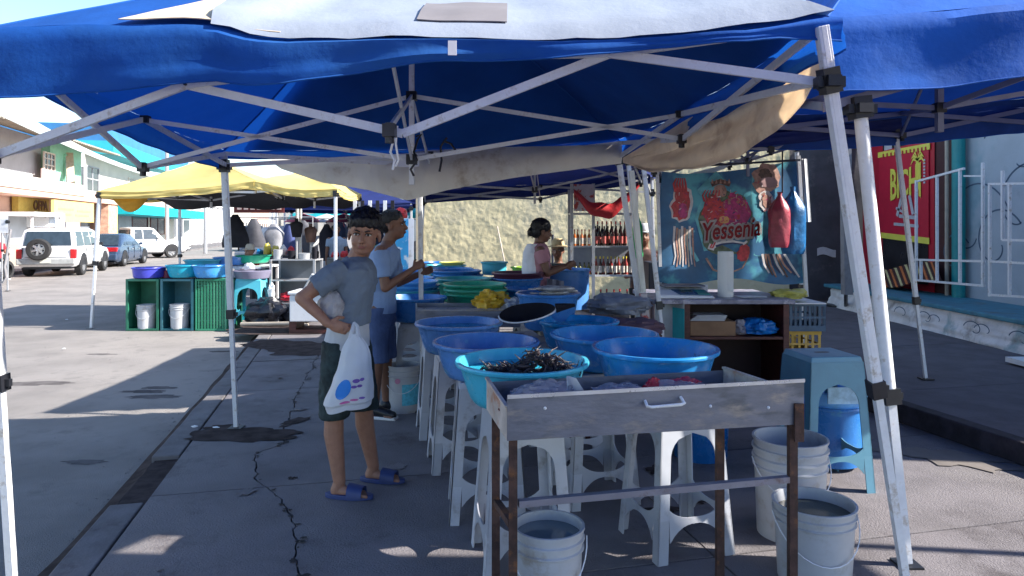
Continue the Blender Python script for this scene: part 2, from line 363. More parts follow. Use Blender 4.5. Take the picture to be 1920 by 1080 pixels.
kj = [-9, -6, -3.4, -1.2, .55, 1.35, 2.9, 4.4, 6.2, 8.1, 10.2, 12.6, 15, 18, 21, 24]
for i, (a, b) in enumerate(zip(kj, kj[1:])):
    hw = .17; dz = random.uniform(-.006, .004) - (.035 if i == 4 else 0)
    m_ = MB(); n = 10
    A = [S(lerp(a + .008, b - .008, k / n), .012 * nz((a + k * .4, 0, 3), 1), dz) for k in range(n + 1)]; B = [S(lerp(b - .008, a + .008, k / n), hw, dz) for k in range(n + 1)]
    m_.prism([q - V((0, 0, .3)) for q in A + B], (0, 0, .3)); part('kerb_stone', m_, KERBM if i != 4 else WET_SHADE, pv, bevel=.008)
def splat(name, c, r, m, label, z=.004, seed=1, par=None, el=1, ang=0, n=40, rough=.35):
    pts = []
    for k in range(n):
        a = 2 * math.pi * k / n; rr = r * (1 + rough * nz((math.cos(a) * 2, math.sin(a) * 2, seed), 1) + rough * .5 * nz((math.cos(a) * 6, math.sin(a) * 6, seed), 1))
        x, y = rr * math.cos(a) * el, rr * math.sin(a)
        pts.append(V((c[0] + x * math.cos(ang) - y * math.sin(ang), c[1] + x * math.sin(ang) + y * math.cos(ang), z)))
    mb_ = MB().add(pts, [tuple(range(len(pts)))]); o = part(name, mb_, m, par); o['kind'] = 'structure' if par is None else 'stuff'; return o
splat('damp_patch', G(455, 815)[:2], .17, WET_SHADE, '', el=2.3, seed=2, z=.006)
splat('damp_patch', G(510, 822)[:2], .07, WET_SHADE, '', el=2.5, seed=5, z=.007)
splat('damp_patch', G(540, 648)[:2], .38, WET_SHADE, '', el=1.6, seed=7, z=.006, ang=-.4)
splat('damp_patch', G(590, 660)[:2], .28, WET_SHADE, '', el=2, seed=9, z=.007)
splat('damp_patch', G(560, 618)[:2], .5, WET_SHADE, '', el=2.2, seed=11, z=.0055)
for i, (x, y, r, e) in enumerate([(300, 728, .06, 3), (270, 735, .07, 3), (285, 745, .08, 3), (60, 720, .1, 4), (420, 660, .06, 3), (190, 665, .05, 4), (160, 868, .05, 3), (330, 840, .03, 4)]):
    splat('oil_spot', G(x, y, -.12)[:2], r, mat('oil_stain', (.11, .10, .10), .9, var=.3, spec=.1), '', el=e, seed=20 + i, z=-.1135, rough=.5)
# dark strip of silt and painted-in shadow along the kerb
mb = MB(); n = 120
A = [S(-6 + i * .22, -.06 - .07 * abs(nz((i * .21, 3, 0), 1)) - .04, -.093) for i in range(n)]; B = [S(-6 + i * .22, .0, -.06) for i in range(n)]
mb.strip(B, A, (0, 0, -.01)); o = part('gutter_silt_shadow', mb, WET_SHADE); o['kind'] = 'structure'
random.seed(77)
gv = MB()
for k in range(900):
    s_ = random.uniform(-1, 16); z = 0
    r0 = random.random()
    if r0 < .45: t_ = -abs(random.gauss(0, .12)) - .02; z = -.112
    elif r0 < .6: t_ = crk(s_) + random.gauss(0, .03)
    elif r0 < .7: t_ = .18 + random.gauss(0, .02)
    elif r0 < .85: t_ = random.uniform(-3, 0); z = -.112
    else: t_ = random.uniform(.2, 5.2)
    r = random.uniform(.002, .0065); gv.ell(S(s_, t_, z + r * .4), (r, r * random.uniform(.6, 1), r * .6), Matrix.Rotation(k, 3, 'Z'), 5, 4)
o = part('grit', gv, KERBM); o['kind'] = 'stuff'
for k in range(34):
    p = S(random.uniform(-.5, 8), random.uniform(.25, 5), 0); splat('grime_spot', p[:2], random.uniform(.015, .06), WET_SHADE if k % 3 else CONC, '', el=random.uniform(1, 2.4), seed=60 + k, z=.0045 + .0001 * k, ang=random.uniform(0, 3), rough=.8, n=24)
for k in range(60):
    s_ = random.uniform(-.6, 5); p = S(s_, crk(s_) + random.gauss(0, .012), 0); splat('crack_chip', p[:2], random.uniform(.004, .017), mat('crack_dirt', (.02, .016, .016), .9), '', el=random.uniform(1, 2), seed=160 + k, z=.0042 + .00005 * k, ang=random.uniform(0, 3), rough=.9, n=14)
# raised pavement on the right
def T(s, t, z=.15): return S(s, t, z)
up = thing('raised_pavement', '', '', (0, 0, 0)); del up['label']; del up['category']; up['kind'] = 'structure'
KX = 5.42                         # t of its kerb
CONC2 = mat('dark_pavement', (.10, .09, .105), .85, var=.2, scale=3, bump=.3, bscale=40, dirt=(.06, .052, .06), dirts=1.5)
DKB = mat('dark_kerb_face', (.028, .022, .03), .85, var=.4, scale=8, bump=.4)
js = [-6, -2.5, -.6, 1.3, 3.2, 5.1, 7.0, 9.0, 11]
for a, b in zip(js, js[1:]):
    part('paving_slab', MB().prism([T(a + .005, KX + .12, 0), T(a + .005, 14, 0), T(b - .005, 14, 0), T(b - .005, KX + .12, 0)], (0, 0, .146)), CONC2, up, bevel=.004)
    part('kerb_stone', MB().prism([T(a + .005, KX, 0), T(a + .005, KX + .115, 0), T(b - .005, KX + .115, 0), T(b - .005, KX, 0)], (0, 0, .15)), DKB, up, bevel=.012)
splat('litter_stain', G(1780, 860)[:2], .18, mat('pale_stain', (.16, .14, .13), .8), '', el=2.2, seed=31, z=.0065, rough=.9, ang=-.5)
# ---------------------------------------------------------------- canopies
def poly1(L, u):
    for (a, x), (b, y) in zip(L, L[1:]):
        if u <= b: return lerp(x, y, (u - a) / (b - a))
    return L[-1][1]
def roofpt(c, side, u, v):          # c corners list [(x,y,zbracket,zeave)], v 0 eave .. 1 apex
    es = c.get('es', c['sag']) if side == 0 else c['sag']
    a, b = c['c'][side], c['c'][(side + 1) % 4]; ap = V(c['apex'])
    e = V((lerp(a[0], b[0], u), lerp(a[1], b[1], u), lerp(a[3], b[3], u) - (poly1(c['esf'], u) if side == 0 and 'esf' in c else es * math.sin(math.pi * u))))
    p = e.lerp(ap, v); p.z -= c['sag'] * 1.2 * math.sin(math.pi * v) * (.35 + math.sin(math.pi * u) * .65)
    p.z += .022 * nz(p, 1.3, c['seed']) + .010 * nz(p, 4.2, c['seed'])
    return p
def canopy(name, label, c, cloth, lm, val=.2, group=None, legs=(1, 1, 1, 1), sides=(0, 1, 2, 3), vals=(0, 1, 2, 3), tm=None, lod=1, lw=.040, valm=None, clampz=.86, feet=None, round_leg=(), roofm=None, backm=None, lt={}, front=True):
    t = thing(name, label, 'canopy', (c['c'][0][0], c['c'][0][1], 0), group); tm = tm or lm; valm = valm or cloth
    mb_ = MB()
    for s_ in range(4): mb_.sheet(18 if lod else 6, 12 if lod else 4, lambda u, v, s_=s_: roofpt(c, s_, u, v))
    part('roof_cloth', mb_, roofm or cloth, t, fix=False)
    for s_ in vals:
        a, b = c['c'][s_], c['c'][(s_ + 1) % 4]; nn = (V((b[1] - a[1], a[0] - b[0], 0))).normalized(); dd = val[s_] if isinstance(val, (list, tuple)) else val
        ddf = dd if callable(dd) else (lambda u, dd=dd: dd)
        def f(u, v, s_=s_, nn=nn, dd=ddf):
            p = roofpt(c, s_, u, 0) + V((b[0] - a[0], b[1] - a[1], 0)).normalized() * ((u - .5) * .07 * min(1, v * 8)) + nn * (.030 * min(1, v * 8) + .022 * v * nz((u * 9, v * 2, c['seed'] + s_), 1) + .01 * v * math.sin(u * 37 + s_)); p += nn * .022 * nz((u * 2.2, v * 3.5 + u * 1.5, c['seed'] + 9), 1) * min(1, v * 3); p.z -= dd(u) * v * (1 + .06 * nz((u * 5, 0, s_), 1)); return p
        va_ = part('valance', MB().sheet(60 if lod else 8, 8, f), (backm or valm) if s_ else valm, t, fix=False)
        if lod: part('hem', MB().tube([f(i / 60, 1) for i in range(61)], .0045, 5), valm, va_)
    hubs = []
    for s_ in range(4):
        if lod: part('ridge_seam', MB().tube([roofpt(c, s_, 0, v / 14) + V((0, 0, -.004)) for v in range(15)], .007, 5), cloth, t)
    for k in range(4):
        q = c['c'][k]; nxt = c['c'][(k + 1) % 4]
        qx = lt.get(k, q); top = V((qx[0], qx[1], q[3] - .04)); br = V((qx[0], qx[1], q[2]))
        if legs[k]:
            ft = V(feet[k]) if feet and feet[k] else V((q[0], q[1], 0))
            lg = MB(); cl = br.lerp(ft, (br.z - clampz) / max(.1, br.z - ft.z)) if (br.z - ft.z) > clampz else br
            d_ = (br - ft).normalized(); tp = br + d_ * (top.z - br.z)
            if k in round_leg: lg.tube([br + d_ * .02, cl], lw * .55, 14)
            else:
                lg.bar(tp, cl, lw, lw, up=(0, 1, 0)); lg.bar(tp, cl, lw * .55, lw * 1.07, up=(0, 1, 0))
            l_ = part('leg', lg, lm, t, bevel=.003 if lod else 0)
            part('lower_leg', MB().bar(cl, ft + d_ * .012, lw * .72, lw * .72, up=(0, 1, 0)), lm, l_)
            part('clamp', MB().bar(cl - d_ * .035, cl + d_ * .035, lw * 1.35, lw * 1.35, up=(0, 1, 0)).box(cl + V((lw * .9, 0, 0)), (.02, .02, .03)), BPL, l_)
            part('foot_plate', MB().box(ft + V((0, 0, .005)), (.10, .10, .009)), BPL, l_)
            bk = MB().bar(br - d_ * .05, br + d_ * .045, lw * 1.5, lw * 1.5, up=(0, 1, 0)).box(br + V((0, 0, -.01)), (lw * 2.4, lw * 1.2, .04)).box(br + V((0, 0, -.01)), (lw * 1.2, lw * 2.4, .04))
            bk.tube([br + V((0, -lw * .95, -.01)), br + V((0, -lw * 1.1, -.01))], .012, 8)
            part('corner_bracket', bk, BPL, t)
    for s_ in sides:
        a, b = c['c'][s_], c['c'][(s_ + 1) % 4]
        nn = V((b[1] - a[1], a[0] - b[0], 0)).normalized() * .02; inn = -nn * 2.0
        A0 = V((a[0], a[1], a[2])); A1 = V((a[0], a[1], a[3] - .03)); B0 = V((b[0], b[1], b[2])); B1 = V((b[0], b[1], b[3] - .03))
        M0 = A0.lerp(B0, .5) + V((0, 0, -.03 if s_ else -.04)); M1 = A1.lerp(B1, .5) + V((0, 0, -.05)); hubs.append((M0, M1))
        bw = lw * .75
        for p, q, o_ in (((A0, M1, -1), (A1, M0, 1), (B0, M1, -1), (B1, M0, 1)) if front or s_ else ()):
            part('truss_bar', MB().bar(p + nn * o_ * .5 + inn * (.3 if o_ < 0 else .6), q + nn * o_ * .5 + inn * (.3 if o_ < 0 else .6), bw * .5, bw), tm, t)
        M0 = M0 + inn * .45; M1 = M1 + inn * .8
        part('hub', MB().box(M0, (.05, .05, .05)).tube([M0 - V((0, 0, .05)), M0 + V((0, 0, .03))], .018, 8), BPL, t)
        part('hub', MB().box(M1, (.045, .045, .04)), BPL, t)
    ap = V(c['apex']); m0 = V((ap.x, ap.y, sum(h[0].z for h in hubs) / max(1, len(hubs)) - .03 if hubs else ap.z - .9)); m1 = V((ap.x, ap.y, m0.z + .38))
    part('mast', MB().bar(m0 - V((0, 0, .15)), ap - V((0, 0, .05)), lw * .7, lw * .7), tm, t)
    part('hub', MB().box(m0, (.06, .06, .06)), BPL, t); part('hub', MB().box(m1, (.06, .06, .05)), BPL, t)
    for h0, h1 in hubs:
        q0 = m0.lerp(h0, .5); bw = lw * .6
        part('truss_bar', MB().bar(m0, h1, bw * .5, bw), tm, t); part('truss_bar', MB().bar(m1, h0, bw * .5, bw), tm, t)
    return t
def CAN(corners, apexz, seed, sag=.05, apex=None):
    cx = sum(q[0] for q in corners) / 4; cy = sum(q[1] for q in corners) / 4
    return dict(c=corners, apex=(cx, cy, apexz) if not apex else apex, sag=sag, seed=seed)
# main canopy over the front tubs
C1 = CAN([(-2.16, 2.84, 1.80, 2.34), (1.19, 2.6, 2.06, 2.30), (.88, 5.72, 2.08, 2.24), (-2.17, 5.23, 1.98, 2.10)], 2.98, 1, .045, (-.60, 4.15, 3.22)); C1['esf'] = [(0, 0), (.26, 0), (.30, .012), (.34, .055), (.38, .078), (.70, .082), (.90, .045), (.97, .01), (1, 0)]
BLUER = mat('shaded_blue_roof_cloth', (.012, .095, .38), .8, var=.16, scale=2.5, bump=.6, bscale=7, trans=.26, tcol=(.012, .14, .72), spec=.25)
t1 = canopy('canopy_tent', 'large blue canopy under a white tarp covering the front row of tubs', C1, BLUE, WMET, val=[lambda u: poly1([(0, .30), (.25, .25), (.54, .10), (.8, .045), (.93, .05), (1, .10)], u), .13, .06, .14], tm=WMET, lw=.042,
       front=False, roofm=BLUER, feet=[(-2.12, 2.95, -.1), (1.66, 2.92, 0), (1.16, 5.62, 0), (-2.08, 5.23, 0)])
A0 = V((-2.14, 2.86, 1.80)); B0 = V((1.17, 2.64, 2.06)); M0 = V((-.44, 2.78, 1.885)); XL = P(350, 159, 2.84); XR = P(1142, 100, 2.72)
M1 = V((-.44, 2.80, 2.20)); B1 = V((1.16, 2.66, 2.285)); A1 = V((-2.14, 2.87, 2.30)); dy = V((0, .012, 0))
for L_ in ((A0, XL, M1), (M0 + dy, XL + dy, A1), (M0 + dy, XR + dy, B1 + dy), (B0, XR, M1)):
    part('truss_bar', MB().bar(L_[0], L_[1], .016, .034).bar(L_[1], L_[2], .016, .034), WMET, t1)
for q in (XL, XR): part('pivot_bolt', MB().tube([q + V((0, -.02, 0)), q + V((0, .02, 0))], .006, 8), BPL, t1)
# white tarp thrown over the canopy, with its sewn patch
def tarp(u, v):
    # strips round the roof: front, right, rear
    k = min(2, int(u * 3)); uu = u * 3 - k
    if k == 0: uu = lerp(.29 - .24 * min(1, v * 1.3), 1, uu)
    if k == 2: uu = lerp(0, .93, uu)
    vv = lerp(-.015, 1, v)
    p = roofpt(C1, k, uu, max(0, vv)); ap = V(C1['apex']); out = (V((p.x - ap.x, p.y - ap.y, 0))).normalized()
    p.z += .05 + .012 * nz(p, 6, 4)
    if v == 0: p += out * .02; p.z -= .03 + (.02 * math.sin(uu * math.pi) if k == 0 else .0)
    return p
tp = thing('roof_tarp', 'dirty white tarp spread over the roof of the large front canopy', 'tarp', (0, 4, 2.3))
part('sheet', MB().sheet(90, 22, tarp), WHITET, tp, fix=False)
def patch(u, v):
    v = lerp(.035, .25, v); p = roofpt(C1, 0, ((lerp(-.38, -.02, u) + .60 * v) / (1 - v) + 2.16) / 3.35, v); p.z += .05 + .012 * nz(p, 6, 4) + .010; return p
part('patch', MB().sheet(12, 8, patch, .004), PATCH, tp, fix=False)
def corner(u, v):
    p = roofpt(C1, 0, lerp(.17, .37, u), lerp(.0, .34, v)); p.z += .028 ; return p
part('cream_corner', MB().sheet(12, 8, corner, .004), mat('cream_tarp_corner', (.62, .50, .36), .8), tp, fix=False, label='cream coloured corner of an older sheet')
q = P(848, 90, 2.62)
part('fastening_tab', MB().box(q, (.032, .006, .055)), WHT, tp); 
# tan cloth strip hung along the rear of the canopy
def poly(L, u):
    x = u * (len(L) - 1); i = min(len(L) - 2, int(x)); return V(L[i]).lerp(V(L[i + 1]), x - i)
def cloth_px(topL, botL, nu, nv, bulge=0, th=.004, wr=.012, seed=3):
    def f(u, v):
        p = poly(topL, u).lerp(poly(botL, u), v); p.y -= bulge * math.sin(math.pi * v) + wr * 2 * nz((u * 14, v * 1.5, seed), 1) + wr * nz((u * 40, v * 3, seed), 1); return p
    return MB().sheet(nu, nv, f, th)
top = [P(505, 296, 5.4), P(600, 292, 5.45), P(690, 286, 5.5), P(760, 284, 5.5), P(850, 280, 5.5), P(960, 276, 5.55), P(1060, 274, 5.6), P(1165, 272, 5.65)]
bot = [P(528, 316, 5.4), P(605, 342, 5.4), P(690, 356, 5.35), P(765, 376, 5.3), P(840, 356, 5.35), P(960, 334, 5.45), P(1060, 320, 5.55), P(1165, 306, 5.6)]
one('cloth_strip', cloth_px(top, bot, 90, 10, .05), TAN, 'long beige cloth strip hung across under the rear edge of the blue canopy', 'cloth')
top = [P(1545, 86, 2.75), P(1495, 100, 2.95), P(1430, 150, 3.3), P(1350, 196, 3.8), P(1275, 232, 4.3), P(1210, 270, 4.8), P(1168, 296, 5.15)]
bot = [P(1545, 122, 2.70), P(1506, 190, 2.85), P(1452, 246, 3.1), P(1382, 294, 3.5), P(1300, 318, 3.95), P(1222, 324, 4.5), P(1168, 305, 5.15)]
def sagf(u, v):
    p = poly(top, u).lerp(poly(bot, u), v); fat = math.sin(math.pi * min(1, u * 1.05)) ** .7
    p.x -= .02 * math.sin(math.pi * v) * fat; p.y += .28 * math.sin(math.pi * v) * fat; fo = math.sin(v * 15 + u * 7 + 3 * nz((u * 4, v * 2, 9), 1)) * .022 + math.sin(v * 8 - u * 16) * .016; p += V((-.35, -.8, .3)) * fo * fat; p += V((.5, .2, .4)) * (.035 * nz((u * 5 + v * 3, v * 7, 2), 1) + .018 * nz((u * 12 + v * 6, v * 15, 5), 1)) * fat
    return p
one('sagging_cloth', MB().sheet(70, 26, sagf, .005), mat('beige_sagging_cloth', (.88, .76, .60), .85, var=.08, bump=.6, bscale=9, trans=.5, dirt=(.62, .48, .35), dirts=2.5), 'sagging bundle of beige cloth slung under the right side of the blue canopy', 'cloth')
# right canopy
C2 = CAN([(1.38, 3.06, 2.04, 2.42), (5.2, 2.85, 2.50, 2.85), (5.3, 6.3, 2.42, 2.75), (1.60, 6.0, 2.30, 2.46)], 3.7, 5, .05, (2.65, 4.3, 3.85))
canopy('canopy_tent', 'bright blue canopy at the right with a fat round white front leg', C2, mat('bright_blue_canopy_cloth', (.012, .10, .42), .8, var=.16, scale=2.5, bump=.6, bscale=7, trans=.07, tcol=(.01, .06, .5), spec=.25), WMET, backm=mat('shaded_inner_blue_cloth', (.008, .05, .24), .85, var=.15, bump=.5, bscale=7), lt={0: (1.54, 3.07)}, val=[.33, .3, .3, .30], tm=mat('dull_truss', (.20, .21, .30), .5, .2), legs=(1, 1, 0, 0), round_leg=(0,), lw=.052,  # side and rear valances darker blue, their shade put into the colour
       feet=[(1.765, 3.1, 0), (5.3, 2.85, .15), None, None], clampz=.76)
C4 = CAN([(1.12, 5.95, 2.12, 2.3), (3.43, 6.2, 2.36, 2.5), (3.12, 7.6, 2.40, 2.6), (1.60, 7.5, 2.05, 2.35)], 2.95, 8, .04)
canopy('canopy_tent', 'navy canopy over the shop counter with the seafood banner below', C4, NAVY, WMET, val=.12, tm=mat('dull_truss', (.20, .21, .30), .5, .2), lw=.036, feet=[(1.32, 5.75, 0), (3.73, 6.25, .15), (3.2, 7.6, .15), (1.6, 7.5, 0)], vals=(0, 1, 2, 3))
C3 = CAN([(-.76, 5.72, 2.0, 2.14), (1.0, 5.98, 2.1, 2.25), (1.9, 9.4, 2.0, 2.3), (-1.15, 9.0, 1.86, 2.0)], 2.75, 11, .04)
canopy('canopy_tent', 'dark navy canopy behind covering the middle rows of stacked tubs', C3, NAVY, WMET, val=[.04, .1, .16, .2], tm=GMET, lw=.036, feet=[(-.74, 5.72, 0), (1.22, 5.9, 0), (1.95, 9.4, 0), (-1.25, 9.0, 0)])
C0 = CAN([(-2.6, -.9, 1.9, 2.3), (1.5, -.9, 1.9, 2.3), (1.5, 2.4, 1.95, 2.60), (-2.6, 2.45, 1.95, 2.60)], 3.2, 15, .05)
canopy('canopy_tent', 'unseen blue canopy added over the camera to shade the near pavement', C0, BLUE, WMET, val=.1, tm=WMET, lod=0, feet=[(-2.6, -.9, -.1), (1.5, -.9, 0), None, None], legs=(1, 1, 0, 0), sides=())  # added out of view so that its roof shades the near ground
C6 = CAN([(1.75, -.8, 1.95, 2.4), (5.4, -.8, 2.0, 2.4), (5.4, 2.65, 2.1, 2.65), (1.95, 2.7, 2.1, 2.65)], 3.2, 17, .05)
canopy('canopy_tent', 'unseen blue canopy added right of the camera to keep sun off the pavement', C6, BLUE, WMET, val=.08, lod=0, legs=(1, 1, 0, 0), sides=(), feet=[(1.75, -.8, 0), (5.4, -.8, .15), None, None])  # added beside the view to block sun entering in front of the right canopy
# yellow canopies
Y1 = CAN([(-6.72, 11.3, 2.06, 2.12), (-4.15, 11.2, 2.10, 2.30), (-4.4, 14.2, 2.12, 2.33), (-6.9, 14.4, 2.1, 2.22)], 2.84, 21, .06)
canopy('canopy_tent', 'yellow canopy by the road over the green crates', Y1, YEL, WMET, val=[.12, .1, .1, .12], lw=.05, legs=(1, 0, 1, 1), feet=[(-6.86, 11.3, -.12), (-4.2, 11.2, -.1), None, None], tm=WMET, clampz=.95)
Y2 = CAN([(-4.05, 11.0, 2.10, 2.28), (-2.75, 10.8, 2.06, 2.14), (-3.0, 13.6, 2.1, 2.2), (-4.3, 14.1, 2.1, 2.3)], 2.62, 22, .06)
canopy('canopy_tent', 'second yellow canopy right of the first one behind the two boys', Y2, YEL, WMET, val=[.13, .1, .1, .1], lw=.045, legs=(0, 1, 1, 1), tm=WMET, clampz=.95)
# black liner hung under the yellow canopies
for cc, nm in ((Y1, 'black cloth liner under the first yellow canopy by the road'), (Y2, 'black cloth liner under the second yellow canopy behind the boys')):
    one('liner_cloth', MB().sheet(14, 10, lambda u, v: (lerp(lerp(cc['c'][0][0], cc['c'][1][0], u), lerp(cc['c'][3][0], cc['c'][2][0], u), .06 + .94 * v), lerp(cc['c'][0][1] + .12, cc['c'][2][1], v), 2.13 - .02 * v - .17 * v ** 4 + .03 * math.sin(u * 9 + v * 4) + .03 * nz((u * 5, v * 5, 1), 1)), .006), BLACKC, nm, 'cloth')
def ysag(u, v):
    a = P(lerp(206, 284, u), 357, 11.6); a.z -= (.36 * math.sin(math.pi * u) ** .8) * v; a.y -= .25 * v * (1 - v) * 4 * .5; return a
one('sagging_cloth', MB().sheet(20, 8, ysag, .006), mat('orange_yellow_cloth', (.75, .42, .05), .8, trans=.3, bump=.5), 'orange yellow cloth pouch sagging under the corner of the yellow canopy', 'cloth')
# far canopies along the street
far = [((-5.6, 16.5), 3.2, 3, 2.0, NAVY, 'navy far canopy just behind the yellow canopies'), ((-2.6, 17), 2.2, 3, 2.15, NAVY, 'dark far canopy straight behind the boys'),
       ((-7.6, 22), 3.4, 3, 2.2, BLUE, 'blue far canopy beyond the navy one along the street'), ((-4.6, 23), 3.4, 3, 1.98, TEALC, 'teal green far canopy over the clothes stalls'),
       ((-9.4, 30), 3.4, 3, 2.3, WHITET, 'white far canopy furthest along the row of stalls'), ((-6.4, 32), 4, 3, 2.2, BLUE, 'small blue canopy at the far end of the stall row')]
for i, ((x, y), wd, dp, z, m_, lb) in enumerate(far):
    cc = CAN([(x, y, z, z + .15), (x + wd, y, z, z + .15), (x + wd - .6, y + dp, z, z + .15), (x - .6, y + dp, z, z + .15)], z + .8, 30 + i)
    canopy('canopy_tent', lb, cc, m_, WMET, val=.16, lod=0, tm=GMET, lw=.05, sides=(0,), group='far canopies along the street')
# white carport canopy at the extreme left
q = P(-40, 400, 18)
cc = CAN([(q.x - 2.5, 18, 1.9, 2.1), (q.x + .75, 18, 1.7, 1.85), (q.x - 1.6, 21, 1.7, 1.85), (q.x - 4.8, 21, 1.7, 1.85)], 2.3, 44)
canopy('canopy_tent', 'white canopy cut off by the left edge of the picture', cc, mat('clean_white_cloth', (.75, .74, .76), .8, trans=.1), GMET, val=.45, lod=0, sides=(), feet=[(q.x - 2.5, 18, -.1), (q.x + .75, 18, -.1), (q.x - 1.6, 21, -.1), (q.x - 4.8, 21, -.1)])
# canvas, cords and notice hanging from the middle of the canopy
mbc = MB().tube([P(735, 236, 3.0), P(738, 262, 3.0), P(732, 285, 3.02), P(740, 300, 3.0), P(736, 318, 3.0)], .006, 6).tube([P(745, 236, 2.98), P(742, 270, 2.98), P(747, 300, 3.0), P(741, 312, 3.0)], .005, 6).tube([P(720, 250, 3.0), P(735, 240, 2.99), P(752, 246, 2.96), P(745, 256, 2.96)], .006, 6)
one('rope', mbc, WHT, 'white rope knotted round the middle hub of the front truss', 'rope')
one('cord', MB().tube([P(780, 256, 4.0), P(790, 252, 4.0), P(783, 262, 4.0), P(776, 285, 4.05), P(782, 300, 4.0), P(770, 318, 4.0), P(776, 330, 4)], .007, 6), BPL, 'black cord with a hook dangling beside the middle mast', 'cord')
one('cord', MB().tube([P(838, 258, 4.4), P(832, 266, 4.4), P(826, 275, 4.4), P(828, 300, 4.4), P(824, 322, 4.4)], .008, 6).tube([P(832, 264, 4.4), P(846, 270, 4.4), P(856, 285, 4.4)], .007, 6), BPL, 'forked black cord hanging right of the middle mast', 'cord')
one('notice_card', MB().sheet(6, 4, lambda u, v: P(lerp(742, 786, u), lerp(290, 312, v) + 1.5 * math.sin(u * 3), 5.1), .003), WHT, 'small white card tied beneath the canopy centre', 'card')
# ---------------------------------------------------------------- walls and buildings on the right
STUC = mat('yellow_stucco', (.66, .57, .35), .9, var=.12, scale=3, bump=1.5, bscale=9, c2=(.57, .50, .34), c2s=.45, c2t=(.46, .60), dirt=(.48, .43, .33), dirts=1.4)
sw = thing('stucco_wall', 'lumpy yellow stucco wall closing off the market behind the tubs', 'wall', (1.3, 13, 0))
def stf(u, v):
    x = lerp(-1.66, 5.2, u); z = lerp(-.1, 3.4, v); return V((x, 13.0 + .006 * nz((x, z, 0), 4.5) + .006 * nz((x, z, 3), 13) + .006 * nz((x, z, 3), 28), z))
part('rendered_face', MB().sheet(260, 130, stf), STUC, sw, fix=False)
part('wall_core', MB().bx(-1.68, 5.22, 13.05, 13.4, -.1, 3.42), STUC, sw)
part('end_face', MB().bx(-1.80, -1.67, 12.98, 16, -.1, 3.38), mat('plain_cream_plaster', (.50, .42, .30), .85), sw)
bd = thing('dark_building', 'building with a dark grey shutter front beside the red can poster', 'building', (6, 13.3, 0))
part('shutter', MB().sheet(60, 60, lambda u, v: (lerp(5.25, 7.1, u), 13.1 + .01 * nz((u * 6, v * 6, 0), 1), lerp(.15, 3.3, v)), .03), mat('dark_shutter', (.045, .045, .058), .6, var=.3, scale=2, dirt=(.12, .11, .12), dirts=2.2), bd, fix=False)
part('wall', MB().bx(5.2, 9.5, 13.2, 17, 0, 3.5), STUC, bd)
part('patch', MB().sheet(6, 6, lambda u, v: V((5.75 + .35 * u, 13.06, 1.0 + .14 * v + .03 * math.sin(u * 5))), .004), mat('pale_scrape', (.40, .38, .40), .8), bd, label='pale scraped patch')
# mural wall on the platform
XW = 6.6
MUR = mat('pale_blue_mural_wall', (.36, .41, .47), .85, var=.08, scale=1.2, bump=.3, bscale=30, c2=(.22, .34, .40), c2s=.5, dirt=(.25, .28, .32), dirts=1)
mw = thing('mural_wall', 'pale blue painted wall with grey wave curls behind the white railing', 'wall', (XW, 9, 0))
part('wall', MB().bx(XW, XW + .3, 4, 10.2, 0, 3.7), MUR, mw)
INK = mat('faded_blue_ink', (.07, .11, .17), .8); INK2 = mat('pale_paint_curl', (.45, .52, .60), .8)
def curl(cy, cz, r, turns, x, par, m_, w_=.014, ph=0, flip=1, sq=1):
    pts = []
    for k in range(40):
        a = ph + flip * turns * 2 * math.pi * k / 39; rr = r * (1 - .78 * k / 39); pts.append(V((x, cy + rr * math.cos(a), cz + rr * sq * math.sin(a))))
    A = pts; B = [p + (V((0, cy - p.y, cz - p.z)).normalized() * w_) for p in pts]
    part('painted_curl', MB().strip(A, B, (-.003, 0, 0)), m_, par)
for (cy, cz, r, tn, ph, fl) in [(9.2, 1.5, .8, .8, 2.8, -1), (8.7, 1.3, .55, .9, 2.6, -1), (8.2, 1.75, .8, .7, 3.0, -1), (7.7, 1.5, .6, .9, 2.6, -1), (8.3, 2.5, .7, .7, .4, 1), (7.6, 2.6, .5, .8, .2, 1), (9.6, 1.1, .4, .8, 2.6, -1), (7.9, 2.9, 1.0, .35, 1.6, 1)]:
    curl(cy + .75, cz, r, tn, XW - .002, mw, INK, .022, ph, fl)
pl = thing('planter_platform', 'low raised platform with rough white plastered side painted with waves', 'platform', (5.6, 9, 0))
PLAS = mat('rough_white_plaster', (.68, .65, .65), .9, var=.12, scale=4, bump=1.2, bscale=14, dirt=(.30, .27, .26), dirts=3, c2=(.32, .40, .42), c2s=1.6, c2t=(.52, .62))
part('side', MB().sheet(110, 18, lambda u, v: V((5.72 - .18 * u + .10 * (1 - v) * -1 + .035 * nz((u * 14, v * 2, 0), 1.3) + .02 * nz((u * 30, v * 5, 0), 1), lerp(12.4, 4.2, u), lerp(.14, .456, v)))), PLAS, pl, fix=False)
part('top', MB().prism([V((5.66, 12.6, .455)), V((5.48, 4, .455)), V((XW - .002, 4, .455)), V((XW - .002, 12.6, .455))], (0, 0, .06)), mat('teal_painted_concrete', (.05, .20, .28), .6, var=.15, dirt=(.10, .13, .15), dirts=2), pl, bevel=.015)
for (cy, cz, r, tn, ph, fl) in [(9.3, .30, .22, .75, .1, 1), (9.05, .33, .30, .5, 0, 1), (8.3, .28, .22, .8, .2, 1), (8.1, .32, .34, .55, .2, 1), (7.5, .30, .25, .7, .2, 1), (7.2, .33, .3, .5, .2, 1), (9.9, .3, .2, .7, 0, 1)]:
    cyx = 5.72 - .18 * (12.4 - cy) / 8.2
    curl(cy, .30, min(r, .20), tn, cyx - .10, pl, INK, .012, ph, fl, .62)
one('foam_sheet', MB().box((5.16, 6.75, .19), (.36, .5, .05)), WHT, 'white foam sheet lying at the foot of the painted platform', 'foam sheet')
